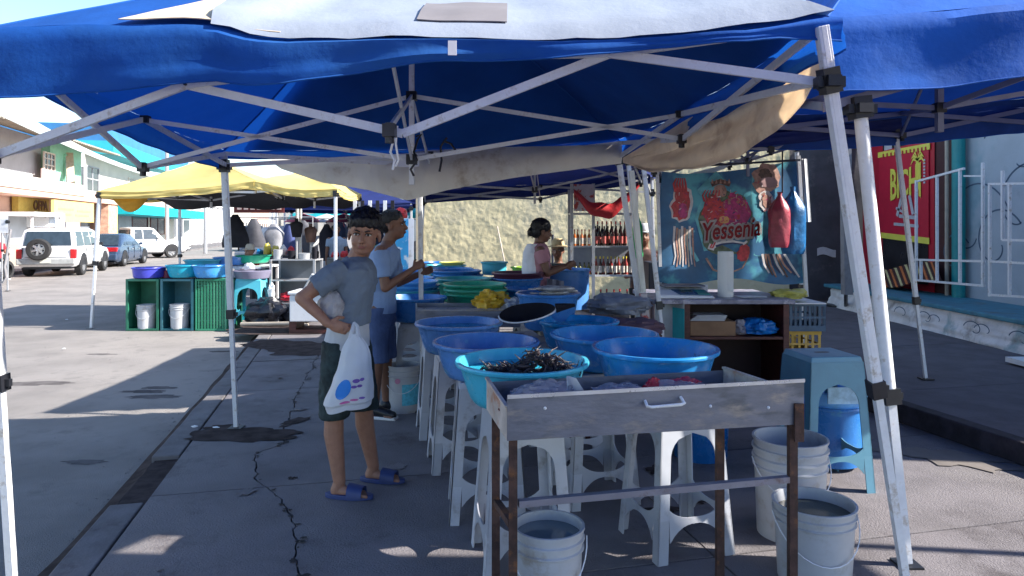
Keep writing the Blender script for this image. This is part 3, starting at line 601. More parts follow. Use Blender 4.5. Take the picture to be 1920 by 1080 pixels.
# white railing along platform
rl = thing('metal_railing', 'white painted metal railing along the platform in front of the mural', 'railing', (5.75, 8, .5))
def RP(px, py, Y=None, X=5.75): Y = X * 1300 / (px - 960); return V((X, Y, CZ - (py - 430) / 1300 * Y))
def rb(a, b, w_=.028): part('rail', MB().bar(a, b, w_, w_), WMET, rl)
rb(RP(1720, 340), RP(1808, 316)); rb(RP(1716, 487), RP(1846, 490)); rb(RP(1716, 525), RP(1846, 536)); rb(RP(1808, 330), RP(1846, 330), .02)
for px, a, b in ((1718, 338, 525), (1757, 332, 530), (1800, 318, 534), (1843, 305, 538), (1727, 487, 525)): part('post', MB().bar(RP(px, a), RP(px, b), .03, .03), WMET, rl)
gt = thing('metal_gate', 'white metal frame gate at the right end of the railing', 'gate', (5.75, 7.3, .5))
for a, b in ((RP(1856, 345), RP(1980, 343)), (RP(1856, 490), RP(1980, 497)), (RP(1856, 553), RP(1980, 560)), (RP(1880, 450), RP(1980, 452))): part('rail', MB().bar(a, b, .026, .026), WMET, gt)
for px, a, b in ((1856, 343, 556), (1893, 343, 556), (1960, 343, 560), (1880, 320, 450)): part('post', MB().bar(RP(px, a), RP(px, b), .03, .03), WMET, gt)
# can poster
pc = thing('can_poster', 'big red poster of a drink can with yellow lettering and a palm tree', 'poster', (XW, 11, .5))
REDW = mat('poster_red', (.42, .012, .035), .4, var=.06); YELP = mat('poster_yellow', (.72, .66, .10), .45, var=.05); BLKP = mat('poster_black', (.018, .016, .020), .3, var=.3, scale=2); GRP = mat('poster_grey', (.45, .45, .50), .5)
def W(px, py, off=0):      # point on the wall plane X = XW
    Y = (XW - off) * 1300 / (px - 960); return V((XW - off, Y, CZ - (py - 430) / 1300 * Y))
def wquad(par, name, x0, x1, y0, y1, off, m_, y0b=None, y1b=None, th=.006, **k):
    y0b = y0 if y0b is None else y0b; y1b = y1 if y1b is None else y1b
    q = [W(x0, y0, off), W(x1, y0b, off), W(x1, y1b, off), W(x0, y1, off)]
    return part(name, MB().prism(q, (th, 0, 0)), m_, par, **k)
part('backing_wall', MB().bx(XW + .02, XW + .3, 10.21, 13.05, .2, 3.7), mat('maroon_wall', (.05, .012, .015), .7), pc)
wquad(pc, 'red_panel', 1618, 1752, 200, 540, .0, REDW, 196, 548, label='red poster sheet')
wquad(pc, 'can_body', 1655, 1740, 200, 528, .01, BLKP, 200, 534)
wquad(pc, 'can_label', 1648, 1741, 285, 440, .02, mat('label_red', (.50, .015, .045), .4, var=.05), 262, 456)
wquad(pc, 'label_band', 1646, 1743, 286, 296, .026, YELP, 268, 280); wquad(pc, 'label_band', 1652, 1742, 436, 446, .026, YELP, 446, 458)
wquad(pc, 'can_shine', 1658, 1672, 246, 288, .018, GRP, 246, 286); wquad(pc, 'can_shine', 1727, 1738, 238, 276, .018, GRP, 238, 274)
tm_ = text_mb('BICHI', .60, .004, 0, .012, .62); a = W(1665, 350, .035); b = W(1728, 338, .035)
m_ = frame(W(1697, 345, .035), (b - a), (0, 0, 1)); tm_.v = [V((v.x, v.y * (1 + .35 * abs(v.x) / .55), v.z)) for v in tm_.v]
part('lettering', tm_.xf(m_), YELP, pc)
for k in range(7):
    a_ = k / 6 * math.pi * 1.1 - .15; c0 = W(1720, 300, .036); e = c0 + V((0, -.20 * math.cos(a_), .17 * math.sin(a_) - .04)); mid = c0.lerp(e, .6) + V((0, 0, .06))
    part('palm_leaf', MB().prism([c0 + V((0, 0, -.02)), mid + V((0, 0, -.02)), e, mid + V((0, 0, .03)), c0 + V((0, 0, .02))], (.004, 0, 0)), YELP, pc)
part('palm_trunk', MB().prism([W(1717, 302, .036), W(1722, 302, .036), W(1726, 372, .036), W(1718, 340, .036)], (.004, 0, 0)), YELP, pc)
# generic sitting figure stand-in drawing on label: abstract pale strokes
for (x0, y0, x1, y1, w_) in ((1690, 372, 1682, 405, .07), (1705, 366, 1712, 402, .07), (1686, 405, 1715, 408, .06), (1676, 420, 1722, 424, .05), (1697, 360, 1698, 395, .05), (1680, 390, 1694, 398, .04)):
    part('label_drawing', MB().bar(W(x0, y0, .036), W(x1, y1, .036), .006, w_, up=(0, 0, 1)), GRP, pc)
for k in range(8): part('small_print', MB().box(W(1733, 300 + k * 6, .032), (.004, .05, .03)), GRP, pc)
for k in range(12): part('small_print', MB().box(W(1656 + k * 7.2, 291 - k * 1.2 + .5, .034), (.004, .035, .055)), REDW, pc)
# striped awning cloth at the foot of the poster
ST1 = mat('orange_stripe', (.55, .16, .05), .8); ST2 = mat('dark_stripe', (.06, .02, .02), .8); ST3 = mat('cream_stripe', (.60, .50, .25), .8)
ms = thing('striped_blanket', 'orange and black striped blanket heaped under the can poster', 'blanket', tuple(W(1690, 530, .2)))
for k in range(26):
    u0 = k / 26; px = lerp(1628, 1752, u0); dx = 5
    pts = []; pts2 = []
    for j in range(7):
        v = j / 6; yy = lerp(500, 533, v) + 6 * math.sin(u0 * 7) - (14 * max(0, u0 - .7) * 3); xx = px + 12 * v
        pts.append(W(xx, yy, .06 + .35 * v)); pts2.append(W(xx + dx, yy - .6, .06 + .35 * v + .03))
    part('stripe', MB().strip(pts, pts2, (.012, 0, -.01)), (ST1, ST2, ST3, ST2)[k % 4], ms)
one('drain_pipe', MB().tube([V((XW - .12, 10.06, .5)), V((XW - .12, 10.06, 3.7))], .088, 16), mat('teal_pipe_paint', (.0, .22, .24), .45, var=.1), 'thick teal vertical pipe between the can poster and the mural wall', 'pipe')
one('wooden_pole', MB().tube([V((XW - .1, 10.36, .5)), V((XW - .1, 10.36, 3.6))], .03, 8), mat('pale_pole', (.42, .36, .30), .8), 'thin pale pole just left of the teal pipe', 'pole')
one('square_post', MB().bar(P(1585, 250, 10.2), P(1588, 552, 10.2), .12, .12), mat('grey_post_paint', (.20, .20, .22), .7, dirt=(.08, .07, .07)), 'grey square post with a base plate standing before the dark shutter', 'post')
one('post_stand', MB().lathe([(.0, 0), (.34, 0), (.34, .03), (.05, .05), (0, .05)], 20, G(1585, 574, .15)).tube([G(1586, 574, .2), P(1586, 520, 10.2)], .03, 8), BPL, 'black round stand on the sunlit pavement near the grey post', 'stand')
# ---------------------------------------------------------------- buildings across the street
FD = V((-.232, .973, 0)); FN = V((.973, .232, 0)); F0 = V((-22, 30, 0))
def F(s, o, z): return F0 + FD * s + FN * o + V((0, 0, z))
def fbox(m_, s0, s1, o0, o1, z0, z1): return m_.hexa([F(s0, o0, z0), F(s0, o1, z0), F(s1, o1, z0), F(s1, o0, z0)], [F(s0, o0, z1), F(s0, o1, z1), F(s1, o1, z1), F(s1, o0, z1)])
def fb(par, name, s0, s1, o0, o1, z0, z1, m_, **k): return part(name, fbox(MB(), s0, s1, o0, o1, z0, z1), m_, par, **k)
def spx(px, off=0):       # street position at which the facade plane shows at this column
    k = (px - 960) / 1300; return (-(22 - FN.x * off) - k * (30 + FN.y * off)) / (k * FD.y - FD.x)
def zpx(px, py, off=0): s_ = spx(px, off); return CZ - (py - 430) / 1300 * (F(s_, off, 0).y)
PNK = mat('pink_plaster', (.62, .40, .31), .85, var=.06, scale=1, dirt=(.50, .36, .29), dirts=1); CRM = mat('cream_plaster', (.60, .56, .50), .85, var=.06, scale=1)
GRW = mat('pale_grey_plaster', (.44, .46, .50), .85, var=.08, scale=1, dirt=(.34, .34, .36), dirts=.8); GRN = mat('mint_green_plaster', (.25, .56, .42), .85, var=.08); 
YSG = mat('yellow_sign_board', (.74, .60, .20), .6, var=.05); DGL = mat('dark_window_glass', (.05, .06, .075), .15, spec=.6); BRK = mat('far_brick', (.34, .17, .12), .9, var=.3, scale=2.5)
TEALP = mat('teal_roof_paint', (.02, .34, .42), .7, var=.12, scale=1); BLUP = mat('blue_roof_paint', (.03, .16, .38), .7, var=.12, scale=1); CORR = mat('corrugated_sheet', (.38, .36, .30), .7, var=.2, scale=3)
def window(par, px0, px1, py0, py1, off=0, fm=None, grid=(1, 1)):
    s0, s1 = spx(px0, off), spx(px1, off); pm = (px0 + px1) / 2; z0, z1 = zpx(pm, py1, off), zpx(pm, py0, off); fr = MB(); t_ = .07
    for a, b, c, d in ((s0, s1, z0, z0 + t_), (s0, s1, z1 - t_, z1), (s0, s0 + t_, z0 + t_, z1 - t_), (s1 - t_, s1, z0 + t_, z1 - t_)): fbox(fr, a, b, off + .0, off + .08, c, d)
    for g in range(1, grid[0]): x = lerp(s0, s1, g / grid[0]); fbox(fr, x - .03, x + .03, off, off + .06, z0 + t_, z1 - t_)
    for g in range(1, grid[1]): x = lerp(z0, z1, g / grid[1]); fbox(fr, s0 + t_, s1 - t_, off, off + .055, x - .03, x + .03)
    f_ = part('window', fr, fm or CRM, par); part('pane', fbox(MB(), s0 + t_, s1 - t_, off + .002, off + .03, z0 + t_, z1 - t_), DGL, f_); return f_
b1 = thing('pink_building', 'pink two storey building with a balcony and a yellow sign', 'building', tuple(F(4, -3, 0)))
fb(b1, 'ground_floor', -12, 12.4, -9, 0, -.1, 3.0, PNK)
fb(b1, 'balcony_slab', -12, 12.4, -9, 1.3, 2.95, 3.5, PNK, label='thick pink balcony slab'); fb(b1, 'balcony_trim', -12, 5.5, 1.31, 1.36, 3.2, 3.75, CRM)
fb(b1, 'upper_wall', -12, 5.4, -9, -.6, 3.5, 6.1, GRW); fb(b1, 'upper_wall', 5.4, 9.6, -9, -.2, 3.5, 6.0, GRN, label='mint green upper wall')
fb(b1, 'upper_wall', 9.6, 12.4, -9, -1.6, 3.5, 5.9, CRM)
fb(b1, 'parapet', -12, 4.5, -8, -5, 6.1, 8.0, BRK, label='bare brick parapet'); fb(b1, 'roof_room', 4.6, 8.5, -8, -4, 6.1, 8.0, PNK)
for k in range(18):
    s_ = -12 + k * .9; part('parapet_brick_pier', fbox(MB(), s_, s_ + .22, -5.0, -4.9, 6.1, 8.05), BRK, b1) if k % 4 == 0 else None
cor = MB()
for k in range(70): s_ = -12 + k * .32; cor.hexa([F(s_, -1, 6.30), F(s_ + .17, -1, 6.30), F(s_ + .17, 1.6, 5.80), F(s_, 1.6, 5.80)], [F(s_, -1, 6.36), F(s_ + .17, -1, 6.36), F(s_ + .17, 1.6, 5.86), F(s_, 1.6, 5.86)]).hexa([F(s_ + .17, -1, 6.27), F(s_ + .32, -1, 6.27), F(s_ + .32, 1.6, 5.77), F(s_ + .17, 1.6, 5.77)], [F(s_ + .17, -1, 6.31), F(s_ + .32, -1, 6.31), F(s_ + .32, 1.6, 5.81), F(s_ + .17, 1.6, 5.81)])
part('corrugated_roof', cor, CORR, b1, kind='stuff')
window(b1, 80, 101, 286, 322, -.2, CRM, (3, 3)); window(b1, 119, 130, 290, 352, -.2, GRN)
fb(b1, 'poster', spx(80, -.1), spx(102, -.1), -.18, -.12, 3.75, 4.5, mat('pink_poster', (.66, .42, .42), .7))
part('leaning_board', MB().bar(F(spx(134, .6), .6, 3.5), F(spx(130, -.1), -.1, 5.6), .35, .1), mat('beige_board', (.55, .44, .34), .8), b1)
window(b1, 48, 68, 418, 446, .0, CRM, (3, 2)); fb(b1, 'shop_opening', spx(42), spx(68), .003, .02, 1.9, 2.9, DGL)
fb(b1, 'shop_sign', spx(32, .3), spx(90, .3), .1, .35, 2.25, 2.95, mat('dark_yellow_sign', (.45, .33, .07), .6), label='dark yellow shop fascia')
tx = text_mb('OFPA', .62, .01, 0, .02); m_ = frame(F(spx(76, .36), .37, 2.6), FD, (0, 0, 1)); part('sign_lettering', tx.xf(m_), mat('brown_letter', (.12, .05, .02), .6), b1)
s0, s1 = spx(92, 1.3), spx(168, 1.3); fb(b1, 'sign_board', s0, s1, 1.38, 1.5, zpx(130, 416, 1.3), zpx(130, 378, 1.3), YSG, label='big plain yellow sign board')
for k, (a, b, h) in enumerate(((.1, .45, .55), (.55, .9, .5), (.12, .4, .3), (.5, .85, .28))): z_ = lerp(zpx(130, 416, 1.3), zpx(130, 378, 1.3), h); fb(b1, 'faded_lettering', lerp(s0, s1, a), lerp(s0, s1, b), 1.501, 1.51, z_, z_ + .09, mat('faded_ochre', (.50, .40, .16), .6))
fb(b1, 'shop_door', spx(100), spx(122), .003, .05, -.1, 1.9, GRW); fb(b1, 'shop_door', spx(150), spx(166), .003, .05, -.1, 2.1, DGL)
b2 = thing('teal_roofed_building', 'long building with a blue and teal roof band behind the yellow canopy', 'building', tuple(F(24, -3, 0)))
fb(b2, 'wall', 12.5, 35, -9, -1.0, -.1, 6.3, CRM); fb(b2, 'roof_band', 12.5, 35, -9, .2, 6.9, 7.9, BLUP, label='dark blue upper roof band'); fb(b2, 'roof_band', 12.5, 35, -9, .6, 6.1, 6.9, TEALP, label='teal lower roof band')
fb(b2, 'slab', 12.5, 35, -1.0, .4, 3.1, 3.5, PNK); fb(b2, 'awning', 13, 35, -1.0, 1.6, 2.45, 3.1, mat('bright_teal_awning', (.0, .42, .50), .7))
window(b2, 143, 156, 310, 358, -1.0, GRW, (2, 1)); window(b2, 160, 184, 312, 360, -1.0, GRW, (2, 2)); window(b2, 240, 262, 335, 352, -1.0)
fb(b2, 'pillar', spx(196, 1), spx(212, 1), .7, 1.2, -.1, 3.2, mat('salmon_brick_pillar', (.55, .33, .24), .85, var=.25, scale=6)); fb(b2, 'pillar', spx(213, 1), spx(217, 1), .7, 1.1, -.1, 3.2, YSG)
fb(b2, 'roller_door', spx(219, -1), spx(244, -1), -.99, -.9, -.1, 2.5, GRW); window(b2, 246, 276, 396, 428, -1.0, mat('maroon_frame', (.12, .03, .035), .6), (1, 1)); window(b2, 281, 308, 396, 440, -1.0, mat('maroon_frame', (.12, .03, .035), .6), (2, 1))
b3 = thing('white_column_building', 'white building with a row of square columns beyond the pickup truck', 'building', tuple(F(45, -3, 0)))
fb(b3, 'wall', 35.1, 60, -9, -1.5, -.1, 5.4, mat('white_plaster', (.62, .62, .62), .85)); fb(b3, 'fascia', 35.1, 60, -1.5, .2, 4.0, 5.5, WHT)
for k in range(9): fb(b3, 'column', 35.4 + k * 2.7, 35.95 + k * 2.7, -.3, .2, -.1, 4.0, WHT)
for k in range(8): fb(b3, 'window', 36.6 + k * 2.7, 37.8 + k * 2.7, -1.49, -1.42, .8, 3.2, DGL)
for i, (a, b, h, m_, lb) in enumerate(((60.2, 80, 6.5, CRM, 'cream far building after the white columns'), (80.2, 105, 5, PNK, 'pink far building near the end of the street'), (105.2, 140, 7, GRW, 'grey building furthest down the street'))):
    bb = thing('far_building', lb, 'building', tuple(F((a + b) / 2, -3, 0))); fb(bb, 'wall', a, b, -9, 0, -.1, h, m_); fb(bb, 'roof', a, b, -9.2, .3, h, h + .3, GRW)
    for k in range(int((b - a) / 3)):
        f_ = fb(bb, 'window', a + 1 + k * 3, a + 2.4 + k * 3, .003, .1, 1, 2.6, CRM); fb(f_, 'pane', a + 1.1 + k * 3, a + 2.3 + k * 3, .105, .12, 1.1, 2.5, DGL)
eb = thing('end_building', 'wide pale building closing the far end of the street', 'building', (-28, 150, 0))
part('wall', MB().bx(-75, 12, 150, 160, -.1, 6), CRM, eb); part('roof', MB().bx(-75, 12, 149.6, 160, 6, 6.6), TEALP, eb)
for k in range(20): part('window', MB().bx(-72 + k * 4, -70 + k * 4, 149.9, 150, 1, 3.5), DGL, eb)
mb = MB(); mb.hexa([F(-40, 3.0, -.2), F(140, 3.0, -.2), F(140, -9, -.2), F(-40, -9, -.2)], [F(-40, 3.0, .0), F(140, 3.0, .0), F(140, -9, .0), F(-40, -9, .0)]); struct('far_pavement', mb, KERBM)
# right side block behind the stucco wall
rb_ = thing('market_hall', 'long low hall wall running on behind the stalls to the right', 'building', (3, 30, 0))
part('wall', MB().prism([V((-1.6, 17, -.1)), V((-8.6, 60, -.1)), V((10, 60, -.1)), V((10, 17, -.1))], (0, 0, 3.6)), CRM, rb_)
# poles and wires
for px, Y, h, lb in ((313, 42, 7.2, 'grey utility pole rising behind the yellow canopy'), (385, 46, 3.2, 'slim white pole by the columned building')):
    q = G(px, 430 + 1300 * 1.5 / Y); q.x = (px - 960) / 1300 * Y; q.y = Y
    one('utility_pole', MB().tube([V((q.x, Y, -.1)), V((q.x, Y, h))], [.13, .1], 8), GMET, lb, 'pole')
for i in range(7):
    a = F(-14, 2.4, 6.2 + i * .16); b = F(26, 2.2, 5.0 + i * .14)
    pts = [a.lerp(b, k / 20) - V((0, 0, 1.2 * math.sin(math.pi * k / 20) * (.5 + .1 * i))) for k in range(21)]
    one('power_line', MB().tube(pts, .035, 4), mat('pale_cable', (.45, .50, .50), .6), 'thin overhead power line across the pink building front', 'power line', 'overhead lines in front of the pink building')
# ---------------------------------------------------------------- stools
def stool_parts(t, H, wt, wb, m_, holes=True):
    seat = MB(); seat.hexa([(-wt, -wt, H - .035), (wt, -wt, H - .035), (wt, wt, H - .035), (-wt, wt, H - .035)], [(-wt * .94, -wt * .94, H), (wt * .94, -wt * .94, H), (wt * .94, wt * .94, H), (-wt * .94, wt * .94, H)])
    o = part('seat', seat, m_, t, bevel=.006)
    if holes: part('hand_hole', MB().lathe([(0, H + .0005), (.022, H + .0005), (.022, H + .0015), (0, H + .0015)], 16).xf(Matrix.Translation((0, 0, 0)) @ Matrix.Scale(2.2, 4, (1, 0, 0))), BPL, o)
    zc = H * .27; za = H * .80; lw_ = .052
    for k in range(4):
        Rm = Matrix.Rotation(k * math.pi / 2, 4, 'Z')
        def hw(z): return lerp(wb, wt, z / H)
        def pt(x, z, ins=0): return V((x, -hw(z) + ins, z))
        sd_ = MB(); n = 8
        # arch opening between zc and za, legs go to the floor
        def inner(z):
            w0 = hw(z) - lw_
            if z > za - w0 * .9:
                q = max(0, 1 - ((z - (za - w0 * .9)) / (w0 * .9)) ** 2); return w0 * math.sqrt(q)
            return w0
        zs = [zc + (za - zc) * i / 16 for i in range(17)]; zl = [0, zc * .35, zc * .7, zc]
        for sg in (-1, 1):
            sd_.strip([pt(sg * hw(z), z) for z in zs], [pt(sg * inner(z), z) for z in zs], (0, .006, 0))
            part('leg', MB().strip([pt(sg * hw(z), z) for z in zl], [pt(sg * (hw(z) - lw_), z) for z in zl], (0, .006, 0)).strip([pt(sg * (hw(z) - .004), z, .006) for z in zl], [pt(sg * (hw(z) - .004), z, .045) for z in zl], (-sg * .005, 0, 0)).xf(Rm), m_, t)
        wz = hw(zc) - lw_; xs = [-wz + 2 * wz * i / 12 for i in range(13)]
        sd_.strip([pt(x, zc + .001 + .045 * abs(x / wz) ** 3) for x in xs], [pt(x, zc - .026 - .075 * abs(x / wz) ** 2.5) for x in xs], (0, .006, 0))
        zs = [za, lerp(za, H - .03, .5), H - .03]
        sd_.strip([pt(-hw(z), z) for z in zs], [pt(hw(z), z) for z in zs], (0, .006, 0))
        part('side_panel', sd_.xf(Rm), m_, t)
def make_stool(H, wt, wb, m_, label, group, loc, rz=0):
    t = thing('plastic_stool', label, 'stool', (0, 0, 0), group); stool_parts(t, H, wt, wb, m_); t.location = loc; t.rotation_euler = (0, 0, rz); WO[t] = V(loc); return t
# ---------------------------------------------------------------- tubs
def tub_mb(Rr, h, rb=.72, th=.007, lip=.016):
    r0 = Rr * rb; p = []
    def r(z): t_ = z / h; return r0 + (Rr - lip - r0) * (t_ ** .75)
    out = [(0.001, 0), (r0 * .9, 0), (r0, .008)] + [(r(h * k / 6), h * k / 6) for k in range(1, 6)] + [(Rr - lip, h - .022), (Rr - .003, h - .018), (Rr, h - .008), (Rr - .003, h), (Rr - lip - .003, h)]
    inn = [(r(h * k / 6) - th, h * k / 6) for k in range(5, 0, -1)] + [(r0 - th, .02), (r0 * .85, .010), (0.001, .010)]
    return MB().shell(out + inn, 48, wob=.012).xf(Matrix.Diagonal((1, 1.07, 1, 1)))  # round tub stretched in depth so its rim opens wider from the camera
TUBS = {}
def tub(x, y, zr, D, h, m_, label, rb=.72, water=None, wm=None, name='plastic_tub', group='plastic tubs on the stools'):
    t = thing(name, label, 'tub', (x, y, zr - h), group)
    key = (round(D, 3), round(h, 3), m_.name, rb)
    if key not in TUBS: me = mesh_from('tub_body', tub_mb(D / 2, h, rb), m_); fixn(me); TUBS[key] = me
    o = bpy.data.objects.new('tub_body', TUBS[key]); col.objects.link(o); o.parent = t; WO[o] = V((x, y, zr - h)); o.rotation_euler = (0, 0, random.choice((0, math.pi)) + random.uniform(-.12, .12))
    if water is not None:
        r0 = D / 2 * rb; rr = r0 + (D / 2 - .016 - r0) * ((water / h) ** .75) - .008
        wt = one('water', MB().lathe([(0, -.004), (rr, -.004), (rr, 0), (0, 0)], 40, (0, 0, 0)).xf(Matrix.Translation((x, y, zr - h + water)) @ Matrix.Diagonal((1, 1.07, 1, 1))), wm or WATER, 'water standing in the ' + label, 'water', group='water in the tubs')
    return t
H0 = .71
fs = make_stool(H0, .15, .20, WPL, 'white stool under the bright cyan tub of crabs', 'white plastic stools under the tubs', (.04, 3.16, 0), .2)
stools = [(.78, 3.33, .3, 'white stool under the blue tub at the right of the front row'), (-.14, 3.72, .1, 'white stool under the blue tub left behind the cyan one'), (.46, 3.92, .25, 'white stool under the second blue tub of the right column'),
          (-.33, 4.45, .2, 'white stool under the left tub filled with water'), (.42, 4.5, .1, 'white stool under the right tub filled with water'), (-.50, 5.15, .2, 'white stool under the left end of the fish tray'), (.05, 5.25, .2, 'white stool under the right end of the fish tray'),
          (-.82, 5.95, .15, 'white stool under the dark blue tub beside the middle post'), (-.95, 6.6, .2, 'white stool under the light blue tub stack'), (-1.08, 7.25, .1, 'white stool behind the light blue tub stack'), (-1.22, 8.0, .2, 'white stool in the left column near the back'),
          (-.35, 6.35, .2, 'white stool under the green tubs'), (.28, 5.0, .2, 'white stool under the deep blue fish bowl'), (.2, 6.6, .2, 'white stool under the navy tubs behind the green ones'), (-.6, 7.8, .2, 'white stool in the middle column near the back'), (-.05, 7.4, .2, 'white stool under the far navy tubs')]
for x, y, rz, lb in stools: dup(fs, (x, y, 0), rz, lb)
random.seed(11)
HB = .19
tub(.045, 3.12, .915, .60, HB, TC, 'bright cyan tub holding the pile of dark crabs')
tub(.70, 3.40, .925, .615, HB, TB, 'blue tub at the right of the front row', )
tub(-.14, 3.75, .900, .575, HB, TDB, 'deep blue tub left behind the cyan one with a highlight on its side')
tub(.53, 3.99, .905, .62, HB, TB, 'blue tub second in the right column with a wide glossy rim')
tub(-.34, 4.44, .91, .56, HB, TDB, 'dark blue tub of pale water second from the tray at left', water=.145)
tub(.44, 4.60, .90, .54, HB, TB, 'blue tub of pale water partly under the black scoop', water=.15)
deep = tub(.26, 5.0, 1.045, .47, .26, TDB, 'tall deep blue bowl with fish on top', rb=.7)
G1 = 'tubs in the back rows'
rows = [(-.83, 5.92, .925, .55, TDB, 'dark blue tub at the near end of the left back row', .2), (-.96, 6.5, .94, .56, TT, 'turquoise rimmed tub under the light blue nested stack', .2), (-.96, 6.5, .98, .56, TB, 'lower light blue tub nested in the left stack', .2), (-.97, 6.5, 1.02, .56, TB, 'upper light blue tub nested in the left stack', .2),
        (-1.08, 7.2, .95, .56, TDB, 'dark blue tub lying behind the light blue stack', .2), (-1.09, 7.25, 1.0, .55, TB, 'blue tub nested just behind the light blue stack', .2), (-1.22, 8.0, .97, .56, TT, 'turquoise tub far along the left back row', .2), (-1.3, 8.8, .98, .56, TDB, 'navy tub far along the left back row', .2),
        (-.32, 6.25, .93, .58, TG, 'lowest green tub of the nested green stack', .2), (-.33, 6.27, .97, .58, TG, 'middle green tub of the nested green stack', .2), (-.34, 6.3, 1.01, .58, TG, 'topmost green tub of the nested green stack', .2), (-.48, 7.0, .97, .58, TG, 'green tub behind the green stack', .2), (-.49, 7.0, 1.01, .56, mat('teal_green_tub', (.01, .33, .36), .3, var=.1, trans=.1), 'teal green tub nested behind the green stack', .2),
        (-.60, 7.75, 1.0, .56, TB, 'blue tub beyond the green ones', .2), (-.62, 7.75, 1.045, .56, TDB, 'navy tub nested beyond the green ones', .2), (-.75, 8.6, 1.02, .55, TB, 'light blue tub towards the stucco wall', .2), (-.90, 9.4, 1.02, .56, TT, 'turquoise tub near the far end of the middle row', .2), (-1.05, 10.2, 1.02, .56, TDB, 'navy tub at the far end of the middle row', .2),
        (.16, 6.5, .95, .52, TDB, 'dark navy tub right of the green stack', .2), (.05, 7.2, 1.0, .55, TDB, 'navy tub half way along the right back row', .2), (.06, 7.3, 1.05, .55, mat('maroon_tub_plastic', (.10, .03, .06), .35), 'maroon rimmed tub half way along the right back row', .2), (-.1, 8.1, .93, .56, TDB, 'navy tub under the small turquoise basin', .2), (.35, 8.2, .93, .56, TDB, 'navy tub under the small lime basin', .2)]
for x, y, zr, D, m_, lb, h in rows: tub(x, y, zr, D, h, m_, lb, group=G1)
tub(-.205, 8.05, 1.125, .32, .15, TT, 'small turquoise basin standing in front of the stucco wall', rb=.85, group=G1)
tub(.09, 8.2, 1.06, .22, .10, TL, 'small lime green basin left of the woman in white', rb=.6, group=G1)
tub(-.82, 9.5, 1.055, .36, .05, TY, 'shallow yellow basin on the far blue tubs', rb=.7, group=G1)
tub(.62, 7.9, 1.05, .55, .45, TDB, 'big navy drum right of the woman in white', rb=.9, group=G1)
# trestles carrying the far rows
tr = thing('trestle_table', 'low wooden trestle carrying the far rows of tubs', 'table', (-.6, 8.6, 0))
part('table_top', MB().prism([V((-1.65, 10.4, .72)), V((.65, 10.4, .72)), V((.62, 7.75, .72)), V((-1.4, 7.75, .72))][::-1], (0, 0, .03)), BRW, tr)
for x, y in ((-1.35, 7.8), (.55, 7.8), (-1.55, 10.3), (.55, 10.3)): part('leg', MB().bar((x, y, 0), (x, y, .72), .05, .05), BRW, tr)
# crabs: a heap of dark claws and legs
random.seed(5)
cr = MB(); cx, cy, cz = .05, 3.04, .86
for k in range(110):
    u = random.random(); x = lerp(-.15, .19, u); hh = .085 * math.exp(-((x - .07) / .075) ** 2) + .012
    y = cy + random.gauss(0, .035); z = .868 + random.random() * hh
    m_ = Matrix.Rotation(random.uniform(0, 6), 3, 'Z') @ Matrix.Rotation(random.uniform(-.6, .6), 3, 'X')
    cr.ell((cx + x, y, z), (random.uniform(.014, .030), random.uniform(.010, .018), random.uniform(.007, .012)), m_, 8, 5)
    for j in range(2):
        a = random.uniform(0, 6.3); p = V((cx + x, y, z)); q = p + V((math.cos(a) * .03, math.sin(a) * .02, random.uniform(0, .03))); r_ = q + V((math.cos(a) * .03, math.sin(a) * .02, random.uniform(-.03, .02)))
        cr.tube([p, q, r_], [.005, .004, .0015], 5)
crab = one('crab_heap', cr, SHELL, 'heap of dark crabs with thin legs lying in the cyan tub', 'crabs', loc=(cx, cy, .83)); 
sp = MB()
for k in range(16):
    x = random.uniform(.06, .26); y = cy + random.gauss(0, .05); p = V((cx + x, y, .87)); a = random.uniform(.4, 2.7)
    q = p + V((math.cos(a) * .05, random.uniform(-.02, .02), .05 + random.random() * .03)); sp.tube([p, p.lerp(q, .5) + V((.008, 0, .01)), q], [.003, .0022, .0008], 5)
one('spiky_crabs', sp, SHELL, 'spiky thin crab legs sticking up at the right of the cyan tub', 'crabs')
sp = MB()
for k in range(9):
    p = V((.70 + random.uniform(.16, .22), 3.36 + random.gauss(0, .03), .82)); a = random.uniform(.5, 1.6); q = p + V((math.cos(a) * .06, random.uniform(-.02, .02), .07)); sp.tube([p, q], [.003, .001], 5)
sp.ell((.87, 3.36, .825), (.03, .02, .012), None, 8, 5)
one('small_crab', sp, SHELL, 'few dark crab legs leaning on the side of the right blue tub', 'crabs')
# support so the crabs rest: solid discs added inside the two front tubs
one('crab_support', MB().lathe([(0, .74), (.19, .74), (.250, .866), (.0, .866)], 40, (.045, 3.14, 0)), TC, 'cyan support disc added under the crabs in the cyan tub', 'tray')
one('crab_support', MB().lathe([(0, .75), (.19, .75), (.24, .822), (.0, .822)], 40, (.70, 3.40, 0)), TB, 'blue support disc added under the crab legs in the right front tub', 'tray')
# fish on the deep bowl
fm = MB()
for k, (dx, dy, rz) in enumerate(((.04, -.05, .3), (.10, .02, -.3), (0, .08, .8), (.07, -.10, .1))):
    m_ = Matrix.Rotation(rz, 3, 'Z'); fm.ell((.26 + dx, 5.0 + dy, 1.045 + .012 * k), (.12, .035, .022), m_, 12, 7)
    e = V((.26 + dx, 5.0 + dy, 1.045 + .012 * k)) + m_ @ V((-.12, 0, 0)); fm.prism([e, e + m_ @ V((-.05, .035, 0)), e + m_ @ V((-.05, -.035, 0))], (0, 0, .006))
one('fish_pile', fm, FISH, 'grey fish piled on top of the deep blue bowl', 'fish', loc=(.3, 5, 1.03))
one('bowl_filling', MB().lathe([(0, .0), (.19, .0), (.212, .10), (0, .115)], 30, (.26, 5.0, .90)), FISH, 'grey filling of small fish in the deep blue bowl', 'fish')
